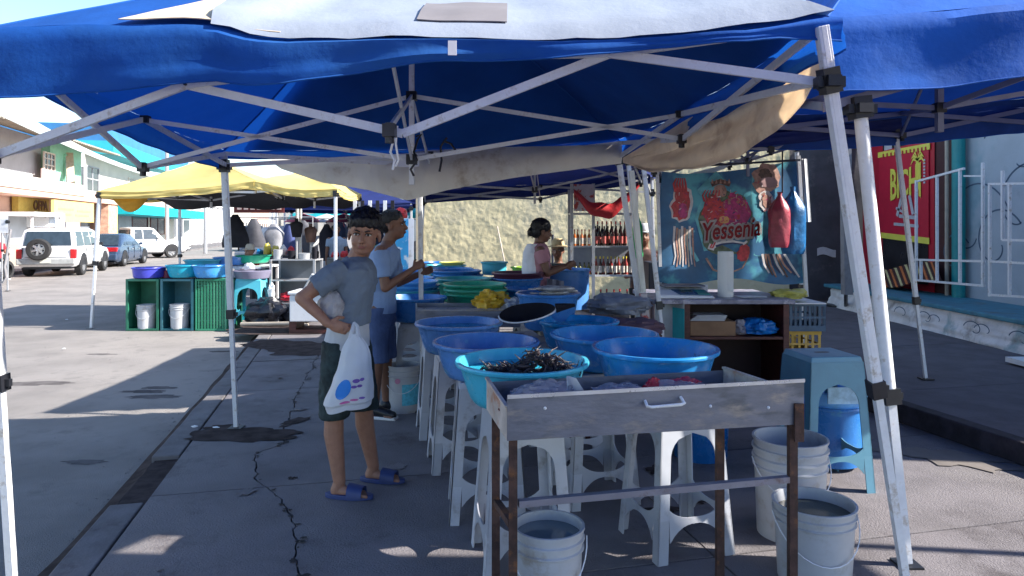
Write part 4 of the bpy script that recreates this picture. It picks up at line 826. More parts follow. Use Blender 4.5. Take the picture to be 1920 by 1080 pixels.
# black scoop with metal rim lying across the water tubs
sc_ = thing('black_scoop', 'black rubber scoop with a pale metal rim lying across the tubs', 'scoop', (.06, 4.35, .92))
def scp(u, v):
    a = 2 * math.pi * u; rr = v; x = .145 * math.cos(a) * rr; y = .11 * math.sin(a) * rr; z = .05 * (rr ** 2.2); x += .03 * rr * math.cos(a) * (1 if math.cos(a) > 0 else 0) * 2.2
    p = V((x, y, z)); return Matrix.Rotation(.42, 3, 'X') @ Matrix.Rotation(-.16, 3, 'Y') @ p + V((.07, 4.33, .935))
part('pan', MB().sheet(36, 8, scp, .006), RUB, sc_, fix=False)
part('rim', MB().tube([scp(.5 + .5 * k / 20, 1.01) for k in range(21)], .005, 6), WMET, sc_)
part('grip', MB().tube([scp(0, 1), scp(0, 1) + V((.05, .0, .01)), scp(0, 1) + V((.12, 0, .02))], [.03, .022, .01], 8), RUB, sc_)
# fish tray in the middle with the yellow bag
ty = thing('steel_tray', 'long shallow grey metal tray between the front and back tubs', 'tray', (-.3, 5.2, .83))
A_ = [V((-.685, 5.0, 0)), V((.055, 4.95, 0)), V((.05, 5.5, 0)), V((-.76, 5.5, 0))]
part('tray_bottom', MB().prism([a + V((0, 0, .80)) for a in A_], (0, 0, .01)), SS, ty)
for a, b in zip(A_, A_[1:] + A_[:1]): part('tray_side', MB().bar(a + V((0, 0, .86)), b + V((0, 0, .86)), .012, .11), SS, ty)
one('tray_ice', MB().sheet(14, 10, lambda u, v: A_[0].lerp(A_[1], u).lerp(A_[3].lerp(A_[2], u), .04 + .92 * v) + V((0, 0, .885 + .008 * nz((u * 8, v * 6, 0), 1))), .05), mat('grey_slush', (.34, .34, .38), .3, bump=1, bscale=30), 'grey wet slush filling the long metal tray', 'ice')
def blob(name, label, cat, c, r, m_, seed, amp=.3, n=28, rz=0, group=None, fl=.0):
    mbx = MB(); mbx.ell((0, 0, 0), (1, 1, 1), None, n, n // 2 + 4)
    vs = []
    for v in mbx.v:
        d = v.normalized(); k = 1 + amp * nz(d, 1.8, seed) + amp * .55 * nz(d, 4.5, seed) + amp * .3 * nz(d, 9, seed)
        p = V((d.x * r[0] * k, d.y * r[1] * k, d.z * r[2] * k)); p.z = max(p.z, -r[2] * (.55 + fl)); vs.append(Matrix.Rotation(rz, 3, 'Z') @ p + V(c))
    mbx.v = vs; return one(name, mbx, m_, label, cat, group, loc=c)
blob('yellow_bag', 'crumpled yellow plastic bag on the right end of the fish tray', 'bag', (-.16, 5.22, .955), (.13, .10, .075), YBAG, 3, .5, 36)
blob('clear_bag', 'clear white plastic bag beside the yellow one on the tray', 'bag', (-.01, 5.2, .93), (.08, .08, .06), BAG, 6, .5)
blob('grey_sack', 'crumpled grey plastic sack lying behind the water tubs', 'sack', (.82, 5.35, .91), (.24, .15, .10), GRBAG, 8, .28, 40)
blob('grey_sack', 'dark maroon cloth bundle between the sack and the leaning posts', 'bundle', (.85, 4.95, .80), (.22, .14, .07), mat('maroon_bundle_cloth', (.09, .05, .075), .7), 9, .4, 30)
cb = thing('small_table', 'low brown table under the grey sack', 'table', (.8, 5.2, 0)); part('table_top', MB().bx(.5, 1.05, 4.85, 5.55, .73, .76), BRW, cb)
for x in (.53, 1.02):
    for y in (4.88, 5.52): part('leg', MB().bar((x, y, 0), (x, y, .73), .04, .04), BRW, cb)
# ---------------------------------------------------------------- stainless display table in front
ft = thing('tin_display_table', 'long grey tin tray table with rusty legs at the front', 'table', (.6, 2.5, 0))
ux = V((math.cos(.225), math.sin(.225), 0)); uy = V((-math.sin(.33), math.cos(.33), 0)).lerp(V((-.22, .975, 0)), .4).normalized(); c0 = V((-.017, 2.49, 0)); LX = 1.21; LY = .30; ZT = .90
def TP(a, b, z): return c0 + ux * a + uy * b + V((0, 0, z))
def tprism(par, name, a0, a1, b0, b1, z0, z1, m_, **k): return part(name, MB().hexa([TP(a0, b0, z0), TP(a1, b0, z0), TP(a1, b1, z0), TP(a0, b1, z0)], [TP(a0, b0, z1), TP(a1, b0, z1), TP(a1, b1, z1), TP(a0, b1, z1)]), m_, par, **k)
fp = MB(); fp.hexa([TP(0, 0, ZT - .160), TP(LX, 0, ZT - .175), TP(LX, .004, ZT - .175), TP(0, .004, ZT - .160)], [TP(0, 0, ZT), TP(LX, 0, ZT + .005), TP(LX, .004, ZT + .005), TP(0, .004, ZT)])
fpo = part('front_panel', fp, SS, ft); tprism(ft, 'front_edge', 0, LX, -.006, -.001, ZT - .008, ZT + .006, mat('bright_edge', (.55, .56, .60), .3, .6))
part('left_side', MB().hexa([TP(0, .006, ZT - .16), TP(.004, .006, ZT - .16), TP(.004, LY, ZT - .12), TP(0, LY, ZT - .12)], [TP(0, .006, ZT - .045), TP(.004, .006, ZT - .045), TP(.004, LY, ZT), TP(0, LY, ZT)]), SSR, ft); tprism(ft, 'right_side', LX - .165, LX - .161, .005, LY, ZT - .13, ZT - .006, SSR); tprism(ft, 'back_side', .005, LX - .167, LY - .004, LY, ZT - .11, ZT - .012, SS)
part('side_rim', MB().bar(TP(0, .006, ZT - .04), TP(0, LY, ZT + .006), .014, .008), SSR, ft); tprism(ft, 'side_rim', LX - .171, LX - .155, .006, LY, ZT - .005, ZT + .004, SSR)
tprism(ft, 'tray_bottom', .005, LX - .167, .006, LY - .006, ZT - .115, ZT - .108, SS)
for a, b in ((.03, .03), (LX - .03, .03), (.03, LY - .03), (LX - .2, LY - .03)):
    part('leg', MB().bar(TP(a, b, 0), TP(a, b, ZT - .12), .032, .032, up=(0, 1, 0)), RUST, ft)
part('bracket', MB().bar(TP(LX - .03, -.010, .66), TP(LX - .03, -.010, ZT - .09), .036, .012, up=(0, 1, 0)), RUST, ft)
part('stretcher', MB().bar(TP(.05, .03, .50), TP(LX - .05, .03, .50), .028, .024), mat('greyed_steel', (.22, .21, .25), .5, .3, dirt=(.12, .06, .04), dirts=8), ft)
part('stretcher', MB().bar(TP(.03, .05, .42), TP(.03, LY - .04, .42), .026, .026), RUST, ft)
part('handle', MB().tube([TP(.53, -.002, .855), TP(.525, -.03, .842), TP(.54, -.034, .839), TP(.66, -.034, .842), TP(.675, -.03, .845), TP(.675, -.002, .862)], .006, 8), WMET, fpo)
for a, z in ((1.05, .80), (.80, .82), (.14, .85)): part('rivet', MB().ell(TP(a, -.002, z), (.006, .004, .006)), WMET, fpo)
random.seed(9)
def pile(name, label, cat, a0, a1, b0, b1, z0, h, m_, n, rs, seed):
    random.seed(seed); q = MB()
    for k in range(n):
        a, b = random.uniform(a0, a1), random.uniform(b0, b1); m3 = Matrix.Rotation(random.uniform(0, 6), 3, 'Z') @ Matrix.Rotation(random.uniform(-.5, .5), 3, 'X')
        q.ell(TP(a, b, z0 + random.random() * h), (rs * random.uniform(.8, 1.6), rs * random.uniform(.45, .8), rs * random.uniform(.35, .6)), m3, 7, 5)
    o = one(name, q, m_, label, cat); return o
z0 = ZT - .085
blob('prawn_bag', 'clear bag of pink prawns at the left of the tin table', 'bag', tuple(TP(.20, .17, z0 + .035)), (.13, .09, .055), CLEAR, 12, .35, 40, .3)
pile('prawn_pile', 'pink prawns inside the clear bag on the tin table', 'prawns', .10, .30, .10, .25, z0 + .005, .05, PRAWN, 90, .016, 4)
pile('meat_pile', 'dark red meat scraps in the left corner of the tin table', 'meat', .02, .08, .03, .14, z0 + .0, .03, mat('dark_meat', (.13, .03, .035), .35, var=.4, scale=30), 30, .02, 6)
blob('clear_bag', 'clear bag with pink stripes in the middle of the tin table', 'bag', tuple(TP(.52, .20, z0 + .02)), (.11, .07, .04), CLEAR, 15, .45, 36, .2)
blob('pink_package', 'grey pink package under the clear bag on the tin table', 'package', tuple(TP(.50, .15, z0 + .02)), (.09, .06, .035), mat('pale_pink_pack', (.42, .34, .40), .5), 16, .3, 24, .2)
blob('red_package', 'red and white crumpled wrapper towards the right of the tin table', 'wrapper', tuple(TP(.66, .19, z0 + .035)), (.045, .03, .04), RBAG, 18, .5, 24)
blob('red_package', 'long crumpled red package on the tin table', 'package', tuple(TP(.80, .20, z0 + .045)), (.075, .035, .028), mat('red_meat_pack', (.42, .03, .07), .3, bump=.8, bscale=18), 19, .4, 30, .25)
blob('clear_bag', 'clear film draped over the red package on the tin table', 'bag', tuple(TP(.76, .18, z0 + .03)), (.13, .07, .04), CLEAR, 20, .35, 36, .25)
pa = one('plastic_sheet', MB().sheet(8, 8, lambda u, v: TP(.27 + .09 * u * (1 - v * .7), .12 + .03 * math.sin(u * 4), ZT - .07 + .10 * v), .001), BAG, 'stiff white sheet of plastic standing up in the tin table tray', 'plastic sheet')
# ---------------------------------------------------------------- buckets
def bucket(loc, H, r, label, m_=None, level=None, lm=None, handle=True, group='white buckets', sx=1):
    t = thing('white_bucket', label, 'bucket', loc, group); m_ = m_ or WBK; x, y, z = loc; rb_ = r * .88
    rad = lambda k: lerp(rb_, r - .004, k)
    prof = [(0.001, 0), (rb_, 0), (rad(.3), H * .3), (rad(.76), H * .76), (rad(.77) + .008, H * .775), (rad(.79) + .008, H * .79), (rad(.8), H * .80), (rad(.86), H * .86), (rad(.87) + .009, H * .87), (rad(.89) + .009, H * .89), (rad(.9), H * .9), (r - .002, H * .97), (r + .004, H * .975), (r + .004, H), (r - .006, H)]
    inn = [(rad(.8) - .004, H * .8), (rad(.3) - .004, H * .3), (rb_ - .006, .01), (.001, .01)]
    o = part('bucket_body', MB().shell([(a, b) for a, b in prof + inn], 40, (x, y, z)), m_, t)
    if handle: part('wire_handle', MB().tube([V((x + (r + .012) * math.cos(a), y - (r + .012) * .45 * math.sin(a) - r * .5 * math.sin(a), z + H * .88 - .17 * math.sin(a))) for a in [math.pi * k / 16 for k in range(17)]], .0025, 5), WMET, t)
    if level: one('bucket_water', MB().lathe([(0, -.003), (rad(level) - .005, -.003), (rad(level) - .005, 0), (0, 0)], 36, (x, y, z + H * level)), lm or DIRTYW, 'murky water inside the ' + label, 'water')
    return t
bucket((1.375, 3.43, 0), .43, .176, 'tall white bucket behind the right leg of the tin table')
bucket((1.375, 3.43, .055), .42, .174, 'white bucket nested in the tall one by the tin table', handle=False)
bucket((1.30, 2.985, 0), .33, .168, 'white bucket of murky water nearest the camera at right', level=.85)
bucket((.14, 2.66, 0), .37, .135, 'white bucket behind the left leg of the tin table', level=.9, lm=mat('cloudy_water', (.13, .17, .19), .08, var=.2))
b_ = bucket((-1.02 + .12, 5.75, 0), .385, .145, 'white bucket with a blue paper label by the shoes of the second boy')
part('paper_label', MB().sheet(10, 1, lambda u, v: V((-.90 + .1405 * math.cos(-1.5 + 1.3 * u) * (1 + .0), 5.75 + .1405 * math.sin(-1.5 + 1.3 * u), .07 + .17 * v)), .002), mat('cyan_label_print', (.10, .48, .62), .5, var=.2, scale=40), b_)
part('round_print', MB().lathe([(0, 0), (.022, 0), (.022, .003), (0, .003)], 16, (-.925, 5.75 - .1455, .27), Matrix.Rotation(R(90), 3, 'X')), mat('pink_print', (.6, .25, .4), .5), b_)
# ---------------------------------------------------------------- faded blue stool at right with tub below
fb_ = make_stool(.77, .160, .205, BST, 'tall faded blue stool standing empty beside the white poles', None, (1.84, 4.12, 0), .12)
tub(2.03, 4.45, .50, .50, .14, TB, 'light blue tub pushed low behind the faded blue stool', group=G1)
tub(2.03, 4.45, .40, .44, .38, TDB, 'dark blue bin under the light blue tub behind the stool', rb=.85, group=G1)
one('printed_box', MB().box((2.0, 4.17, .50), (.20, .01, .10)), mat('pale_blue_print', (.35, .55, .72), .5, var=.3, scale=12), 'small pale blue printed carton in front of the low tub', 'carton')
for (x, y, rz, lb) in ((1.25, 4.6, .3, 'blue bag on the ground under the counter side'),): blob('blue_bag', lb, 'bag', (x, y, .45), (.16, .13, .10), BBAG, 33, .4)
one('blue_drum', MB().lathe([(.001, 0), (.17, 0), (.19, .4), (.185, .4), (.16, .02), (.001, .02)], 28, (1.25, 4.6, 0)), TDB, 'dark blue drum standing under the counter side', 'drum')
# ---------------------------------------------------------------- counter with scale and seafood banner
ct = thing('wooden_counter', 'red brown wooden counter cabinet with an open shelf and oilcloth top', 'counter', (2.0, 6.1, 0))
x0, x1, yf, yb = 1.47, 2.36, 5.9, 6.45
part('side_panel', MB().bx(x0, x0 + .045, yf, yb, 0, .86), BRW, ct, bevel=.003); part('side_panel', MB().bx(x1 - .05, x1, yf, yb, 0, .86), BRW, ct, bevel=.003)
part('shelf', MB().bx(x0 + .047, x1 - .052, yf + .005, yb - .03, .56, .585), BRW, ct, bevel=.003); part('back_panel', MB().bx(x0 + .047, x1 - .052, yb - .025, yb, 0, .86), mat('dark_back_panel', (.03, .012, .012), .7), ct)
part('shelf', MB().bx(x0 + .047, x1 - .052, yf + .005, yb - .03, .10, .125), BRW, ct)
tpo = part('counter_top', MB().bx(x0 - .27, x1 + .04, yf - .03, yb + .45, .865, .905), OIL, ct, bevel=.006)
one('side_cloth', MB().sheet(26, 12, lambda u, v: V((lerp(x0 - .30, x0 - .012, u), lerp(6.55, 5.868, u) - .012 * math.sin(u * 22) * v, lerp(.90, .36, v))), .004), SIDECL, 'white cloth hanging down the left side of the counter', 'cloth')
one('side_cloth', MB().sheet(8, 8, lambda u, v: V((lerp(1.385, 1.452, u), lerp(5.99, 5.86, u) - .02, lerp(.83, .40, v))), .004), mat('teal_towel', (.03, .38, .40), .85), 'teal towel hung over the white side cloth of the counter', 'towel')
one('striped_cloth', MB().sheet(20, 10, lambda u, v: V((lerp(1.10, 1.22, u), 5.95 + .02 * math.sin(u * 18), lerp(.88, .42, v))), .004), mat('brown_white_cloth', (.36, .28, .28), .85, c2=(.10, .04, .045), c2s=9, stretch=(1, 1, .1)), 'brown and white streaked cloth hanging left of the counter', 'cloth')
one('cardboard_box', MB().bx(1.53, 1.92, 5.95, 6.3, .586, .71), CARD, 'shallow cardboard box on the left of the counter shelf', 'box', bevel=.003)
for k in range(5): one('paper_tray', MB().box((1.68 + .01 * k, 6.08, .716 + k * .010), (.30 - k * .01, .24, .005)), WHT, ['lowest', 'second', 'middle', 'fourth', 'top'][k] + ' white paper sheet of the pile on the cardboard box', 'paper')
blob('blue_bag', 'blue plastic bag on the right of the counter shelf', 'bag', (2.13, 6.02, .65), (.15, .12, .085), BBAG, 41, .35, 36)
blob('clear_bag', 'clear plastic bag between the box and the blue bag on the shelf', 'bag', (1.97, 6.0, .64), (.06, .06, .08), CLEAR, 42, .4)
# scale
sc2 = thing('shop_scale', 'flat blue and white electronic shop scale on the left of the counter', 'scale', (1.5, 6.05, .906))
part('scale_base', MB().hexa([V((1.24, 5.92, .908)), V((1.74, 5.92, .908)), V((1.74, 6.25, .908)), V((1.30, 6.25, .908))], [V((1.26, 5.93, .94)), V((1.72, 5.93, .93)), V((1.70, 6.24, .99)), V((1.28, 6.24, .99))]), WHT, sc2, bevel=.01)
ps = part('scale_panel', MB().hexa([V((1.44, 5.932, .941)), V((1.71, 5.932, .932)), V((1.69, 6.10, .964)), V((1.40, 6.10, .966))], [V((1.44, 5.932, .946)), V((1.71, 5.932, .937)), V((1.69, 6.10, .970)), V((1.40, 6.10, .972))]), mat('scale_blue', (.01, .09, .20), .3), sc2)
part('key_pad', MB().hexa([V((1.60, 5.945, .942)), V((1.70, 5.945, .938)), V((1.685, 6.08, .964)), V((1.60, 6.08, .966))], [V((1.60, 5.945, .949)), V((1.70, 5.945, .944)), V((1.685, 6.08, .970)), V((1.60, 6.08, .972))]), mat('scale_green', (.01, .24, .22), .35), sc2)
part('display', MB().hexa([V((1.46, 6.0, .950)), V((1.57, 6.0, .948)), V((1.56, 6.08, .964)), V((1.46, 6.08, .964))], [V((1.46, 6.0, .957)), V((1.57, 6.0, .955)), V((1.56, 6.08, .971)), V((1.46, 6.08, .971))]), mat('lcd', (.04, .10, .10), .2), sc2)
part('pan', MB().box((1.52, 6.20, 1.0), (.36, .22, .014)), SS, sc2, bevel=.004)
tw = thing('paper_roll', 'tall white roll of paper standing on the counter by the scale', 'paper roll', (1.885, 6.12, .906))
part('roll', MB().lathe([(0, .906), (.066, .906), (.068, .92), (.068, 1.29), (.064, 1.305), (.02, 1.305), (.02, 1.28), (0, 1.28)], 28, (1.885, 6.12, 0)), mat('paper_white', (.72, .72, .70), .8, var=.03, bump=.2), tw)
part('hanging_sheet', MB().sheet(4, 4, lambda u, v: V((1.885 + .04 * u, 6.05 - .02 * v * u, 1.26 - .3 * v))), mat('paper_white', (.7, .7, .7)), tw)
one('paper_cup', MB().lathe([(0, .906), (.028, .906), (.036, .99), (.032, .99), (.025, .91), (0, .91)], 18, (1.76, 6.35, 0)), WHT, 'small white cup left of the tall paper roll', 'cup')
for k, (x, y, w_, rz) in enumerate(((2.06, 6.15, .16, .2), (2.16, 6.05, .12, -.3), (2.03, 6.0, .13, .1))): one('paper_sheet', MB().box((x, y, .909 + k * .004), (w_, .10, .003), Matrix.Rotation(rz, 3, 'Z')), WHT, ['loose white paper behind the others on the counter top', 'small tilted paper right on the counter top', 'white slip of paper in front of the paper roll'][k], 'paper')
# crates right of the counter
def crate(loc, w_, d_, h, m_, label, cat='crate', slat=6, name='plastic_crate', up='z', group=None, side_dir=1):
    t = thing(name, label, cat, loc, group); x, y, z = loc; th = .012
    def bxx(nm, a0, a1, b0, b1, c0, c1): return part(nm, MB().bx(x + a0, x + a1, y + b0, y + b1, z + c0, z + c1), m_, t)
    bxx('crate_floor', 0, w_, 0, d_, 0, th); 
    for (a0, a1, b0, b1) in ((0, w_, 0, th), (0, w_, d_ - th, d_), (0, th, th, d_ - th), (w_ - th, w_, th, d_ - th)):
        bxx('crate_rim', a0 - .004, a1 + .004, b0 - .004, b1 + .004, h - .03, h); bxx('crate_rib', a0, a1, b0, b1, h * .45, h * .52); bxx('crate_rib', a0, a1, b0, b1, th, .05)
        n = slat
        for k in range(n):
            if a1 - a0 > th * 2: u = lerp(a0, a1 - .022, k / (n - 1)); bxx('crate_slat', u, u + .022, b0 + .002, b1 - .002, .05, h - .03)
            elif k < 4: u = lerp(b0, b1 - .022, k / 3); bxx('crate_slat', a0 + .002, a1 - .002, u, u + .022, .05, h - .03)
    return t
crate((2.42, 6.15, .15), .32, .40, .22, CYL, 'yellow crate on the floor right of the counter'); crate((2.42, 6.15, .375), .32, .40, .22, CYL, 'yellow crate second in the stack right of the counter')
crate((2.41, 6.12, .60), .36, .42, .25, CBL, 'blue grey crate on top of the yellow ones by the counter', slat=9)
blob('yellow_bag', 'pale yellow plastic bag on the corner of the counter above the crates', 'bag', (2.46, 6.15, .92), (.15, .10, .055), mat('pale_yellow_bag', (.62, .58, .14), .4, trans=.2, bump=.8, bscale=16), 51, .4, 34)
one('bag_board', MB().bx(2.36, 2.72, 6.0, 6.5, .852, .862), WHT, 'thin white board bridging counter and crates under the yellow bag', 'board')
# banner
bn = thing('seafood_banner', 'blue seafood banner with red lettering hung behind the counter', 'banner', (2.4, 7.3, 1))
YB = 7.32
SEA = mat('banner_sea_blue', (.03, .13, .27), .5, var=.3, scale=2.5, c2=(.10, .42, .50), c2s=1.6, c2t=(.50, .62), dirt=(.01, .05, .16), dirts=1.2)
def bw_(px, py, off=0):
    p = P(px, py, YB); return V((p.x, YB + .03 * math.sin(p.x * 7) + .015 * nz((p.x * 3, p.z * 3, 0), 1) - off, p.z))
def bf(u, v):
    px = lerp(1240 - 8 * math.sin(v * 2.2), 1502 + 6 * v, u); t_ = 322 - 28 * max(0, (u - .15)) + 8 * math.sin(u * math.pi); return bw_(px, lerp(t_, 528 + 6 * math.sin(u * 9), v))
part('sheet', MB().sheet(60, 30, bf, .003), SEA, bn, fix=False)
def disc(nm, px, py, rx, ry, m_, off, ang=0, n=28, rough=.12, seed=1):
    pts = []
    for k in range(n):
        a = 2 * math.pi * k / n; q = 1 + rough * nz((math.cos(a) * 2.2, math.sin(a) * 2.2, seed), 1) * 2
        x, y = rx * math.cos(a) * q, ry * math.sin(a) * q; pts.append(bw_(px + x * math.cos(ang) - y * math.sin(ang), py + x * math.sin(ang) + y * math.cos(ang), off))
    return part(nm, MB().prism(pts, (0, .002, 0)), m_, bn)
def strk(nm, L, w0, w1, m_, off):
    A, B = [], []
    for i, (px, py) in enumerate(L):
        a = L[max(0, i - 1)]; b = L[min(len(L) - 1, i + 1)]; d = V((b[0] - a[0], b[1] - a[1], 0)).normalized(); w_ = lerp(w0, w1, i / (len(L) - 1)) / 2
        A.append(bw_(px - d.y * w_, py + d.x * w_, off)); B.append(bw_(px + d.y * w_, py - d.x * w_, off))
    return part(nm, MB().strip(A, B, (0, .0015, 0)), m_, bn)
PR = mat('print_red', (.48, .04, .05), .5, var=.35, scale=18); PM = mat('print_magenta', (.42, .03, .16), .5, var=.4, scale=20); PW = mat('print_white', (.62, .58, .58), .5, var=.12, scale=20); PT = mat('print_tan', (.40, .22, .17), .5, var=.3, scale=20)
PB = mat('print_navy', (.02, .04, .12), .5, var=.3); PN = mat('print_brown', (.12, .06, .045), .5, var=.4, scale=20); PGR = mat('print_aqua', (.12, .40, .46), .5, var=.25, scale=12); PG = mat('print_olive', (.10, .13, .08), .5, var=.5, scale=20)
strk('print_splash', [(1222 + 130, 330), (1318, 360), (1312, 410), (1326, 470)], 26, 10, PGR, .004); strk('print_splash', [(1425, 330), (1420, 380), (1432, 430), (1418, 480)], 34, 14, PGR, .004)
strk('print_splash', [(1300, 430), (1285, 450), (1310, 490)], 12, 6, PGR, .004)
disc('print_backdrop', 1278, 382, 22, 34, PW, .006, .15); disc('print_crayfish', 1277, 383, 17, 29, PR, .009, .15, rough=.2)
for k in range(5): strk('print_claw', [(1266 + 5 * k, 360), (1262 + 6 * k, 345), (1268 + 4 * k, 334)], 6, 2, PR, .010)
disc('print_shell', 1280, 395, 9, 14, PM, .012)
disc('print_backdrop', 1361, 420, 50, 62, PG, .006, 0, 36, .10, 4)
disc('print_crayfish', 1338, 402, 20, 38, PR, .009, .1, 30, .2, 7); disc('print_octopus', 1378, 398, 26, 32, PM, .009, 0, 30, .25, 8)
random.seed(21)
for k in range(9):
    a = random.uniform(0, 6.3); x, y = 1376 + 14 * math.cos(a), 392 + 12 * math.sin(a)
    strk('print_tentacle', [(x + r_ * math.cos(a + r_ * .09), y + r_ * math.sin(a + r_ * .09)) for r_ in (0, 6, 12, 17, 21)], 5, 1.5, [PR, PM, PT][k % 3], .012)
for k in range(6):
    x = 1322 + 5 * k; strk('print_tentacle', [(x, 378), (x - 4 + k, 366), (x + 2, 356)], 4, 1.5, PR, .012)
disc('print_head', 1350, 358, 12, 12, PT, .011); strk('print_crown', [(1334, 346), (1350, 340), (1368, 346)], 9, 9, PN, .013)
for k in range(5): strk('print_crown_tooth', [(1336 + 7.5 * k, 344), (1336 + 7.5 * k, 336)], 4, 1, PT, .015)
disc('print_onion', 1357, 412, 9, 7, mat('print_gold', (.6, .32, .12), .5), .013); disc('print_pepper', 1392, 474, 11, 16, PR, .013, .3)
strk('print_swirl', [(1325, 484), (1338, 506), (1362, 514), (1390, 502), (1402, 480)], 4, 2, PT, .012)
random.seed(8)
for k in range(90):
    a = random.uniform(0, 6.3); r_ = random.random() ** .5; x, y = 1360 + 42 * r_ * math.cos(a), 396 + 42 * r_ * math.sin(a) * .95; q = random.uniform(0, 6.3); l_ = random.uniform(3, 8)
    strk('print_fleck', [(x, y), (x + l_ * math.cos(q), y + l_ * math.sin(q))], random.uniform(1, 3.2), .6, random.choice([PR, PM, PT, PN, PW, PB, PR, PM]), .0135 + .00002 * k)
for k in range(34):
    cx_, cy_, rx_, ry_ = random.choice([(1278, 380, 15, 27), (1437, 334, 24, 24), (1436, 377, 12, 16)]); a = random.uniform(0, 6.3); r_ = random.random() ** .5; x, y = cx_ + rx_ * r_ * math.cos(a), cy_ + ry_ * r_ * math.sin(a); q = random.uniform(0, 6.3); l_ = random.uniform(3, 7)
    strk('print_fleck', [(x, y), (x + l_ * math.cos(q), y + l_ * math.sin(q))], random.uniform(1, 2.6), .5, random.choice([PR, PT, PN, PW, PM]), .0145 + .00002 * k)
# lettering with white border, twice: border letters bold, red letters in front
for bold, off, m_ in ((.028, .018, PW), (.004, .022, mat('print_letter_red', (.42, .02, .03), .5))):
    tx = text_mb('Yessenia', .265, .0012, .28, bold, .66)
    c_ = bw_(1368, 432, off); mm = frame(c_, (1, 0, .10), (-.10, 0, 1)); q = tx.xf(mm)
    q.v = [V((v.x, YB + .03 * math.sin(v.x * 7) + .015 * nz((v.x * 3, v.z * 3, 0), 1) - off - (v.y - c_.y) * 0 - .002, v.z)) for v in q.v]
    q2 = MB(); q2.v = q.v + [v - V((0, .0015, 0)) for v in q.v]; n_ = len(q.v); q2.f = q.f + [tuple(k + n_ for k in f) for f in q.f]; q2.sm = [False] * len(q2.f)
    part('lettering', q2, m_, bn)
strk('print_flourish', [(1338, 462), (1350, 456), (1372, 453), (1392, 457), (1398, 452)], 8, 4, PW, .018); strk('print_flourish', [(1342, 462), (1352, 458), (1372, 455.5), (1390, 458)], 4, 2, PB, .021)
strk('print_tail', [(1334, 458), (1330, 466), (1336, 468), (1342, 452)], 7, 5, PW, .018); strk('print_tail', [(1335, 458), (1332, 464), (1336, 465), (1341, 454)], 3, 2.5, PR, .021)
for k in range(8): strk('print_shrimp', [(1264 + k * 5, 424 + (k % 3) * 3), (1262 + k * 5.4, 450), (1266 + k * 5, 480), (1262 + k * 6, 496 + (k % 2) * 4)], 4.4, 2, [PW, PT, mat('print_cream', (.50, .40, .32), .5)][k % 3], .008)
disc('print_shell_big', 1437, 332, 27, 27, PT, .008, 0, 30, .15, 12); disc('print_shell_big', 1435, 326, 14, 10, PN, .011); disc('print_shell_rib', 1441, 342, 18, 10, mat('print_rose', (.34, .20, .20), .5), .013)
disc('print_oyster', 1436, 377, 15, 20, PW, .010, -.3); disc('print_oyster_flesh', 1437, 378, 9, 13, PT, .013, -.3); strk('print_claw_big', [(1412, 342), (1420, 356), (1432, 366)], 10, 8, PT, .010)
for k in range(9): strk('print_clam', [(1428 + k * 5.5, 476), (1432 + k * 6.5, 496), (1442 + k * 7.2, 512 + (k % 3) * 4)], 4.6, 3, [PW, PN, PT, PB][k % 4], .012)
# tie rope pieces and the white top edge sheet
one('cloth_strip', MB().sheet(20, 4, lambda u, v: P(lerp(1290, 1425, u), lerp(326 - 34 * u, 338 - 42 * u + (4 if 0 else 0), v) - 3 * (1 if abs(u - .55) < .05 or abs(u - .95) < .05 else 0) , 7.5), .004), WHT, 'bright white cloth edge showing above the seafood banner', 'cloth')
one('banner_pole', MB().bar(P(1497, 292, 7.28), P(1512, 556, 7.28), .034, .034), WMET, 'cream square pole at the right edge of the seafood banner', 'pole')
one('banner_pole', MB().bar(P(1232, 312, 7.25), P(1238, 500, 7.25), .03, .03), WMET, 'thin cream pole at the left edge of the seafood banner', 'pole')
one('banner_rail', MB().bar(P(1190, 318, 7.24), P(1500, 300, 7.24), .022, .022), DMET, 'dark horizontal rail above the seafood banner', 'rail')
def hbag(px, py, w_, h_, m_, label, Y=7.1, seed=1):
    c = P(px, py, Y); sc_ = Y / 1300
    def f(u, v):
        a = 2 * math.pi * u; k = .16 + .84 * max(0, min(1, (v - .10) * 4.5)) ** .6 if v > .10 else .16 + .10 * (1 - v * 10); k *= 1 + .10 * math.sin(v * 3)
        if v > .97: k *= .9
        r_ = 1 + .22 * nz((math.cos(a) * 2, math.sin(a) * 2 + v * 3, seed), 1) + .06 * math.sin(a * 7 + v * 3)
        return V((c.x + w_ * sc_ / 2 * k * r_ * math.cos(a), c.y + .09 * k * r_ * math.sin(a), c.z - h_ * sc_ * v))
    o = one('hanging_bag', MB().sheet(28, 16, f), m_, label, 'bag'); return o
hbag(1462, 360, 36, 104, mat('shaded_red_bag', (.34, .05, .08), .4, var=.3, scale=9, bump=.8, bscale=20), 'red plastic bag hanging in front of the banner', 7.08, 3); hbag(1487, 350, 42, 126, mat('shaded_blue_bag', (.01, .12, .32), .4, var=.3, scale=9, bump=.8, bscale=20), 'blue plastic bag hanging at the right of the banner', 7.12, 5)  # both plastics darkened to carry the shade the bags hang in
one('hanging_cloth', MB().sheet(8, 14, lambda u, v: P(1503 + 10 * u + 8 * v, lerp(298, 416, v) , 7.2 + .02 * math.sin(u * 9)), .003), WHT, 'white rag hanging down beside the cream pole', 'rag')
one('hook_rod', MB().tube([P(1467, 268, 7.05), P(1467, 362, 7.05)], .008, 6), DMET, 'black rod holding up the red and blue bags', 'rod')
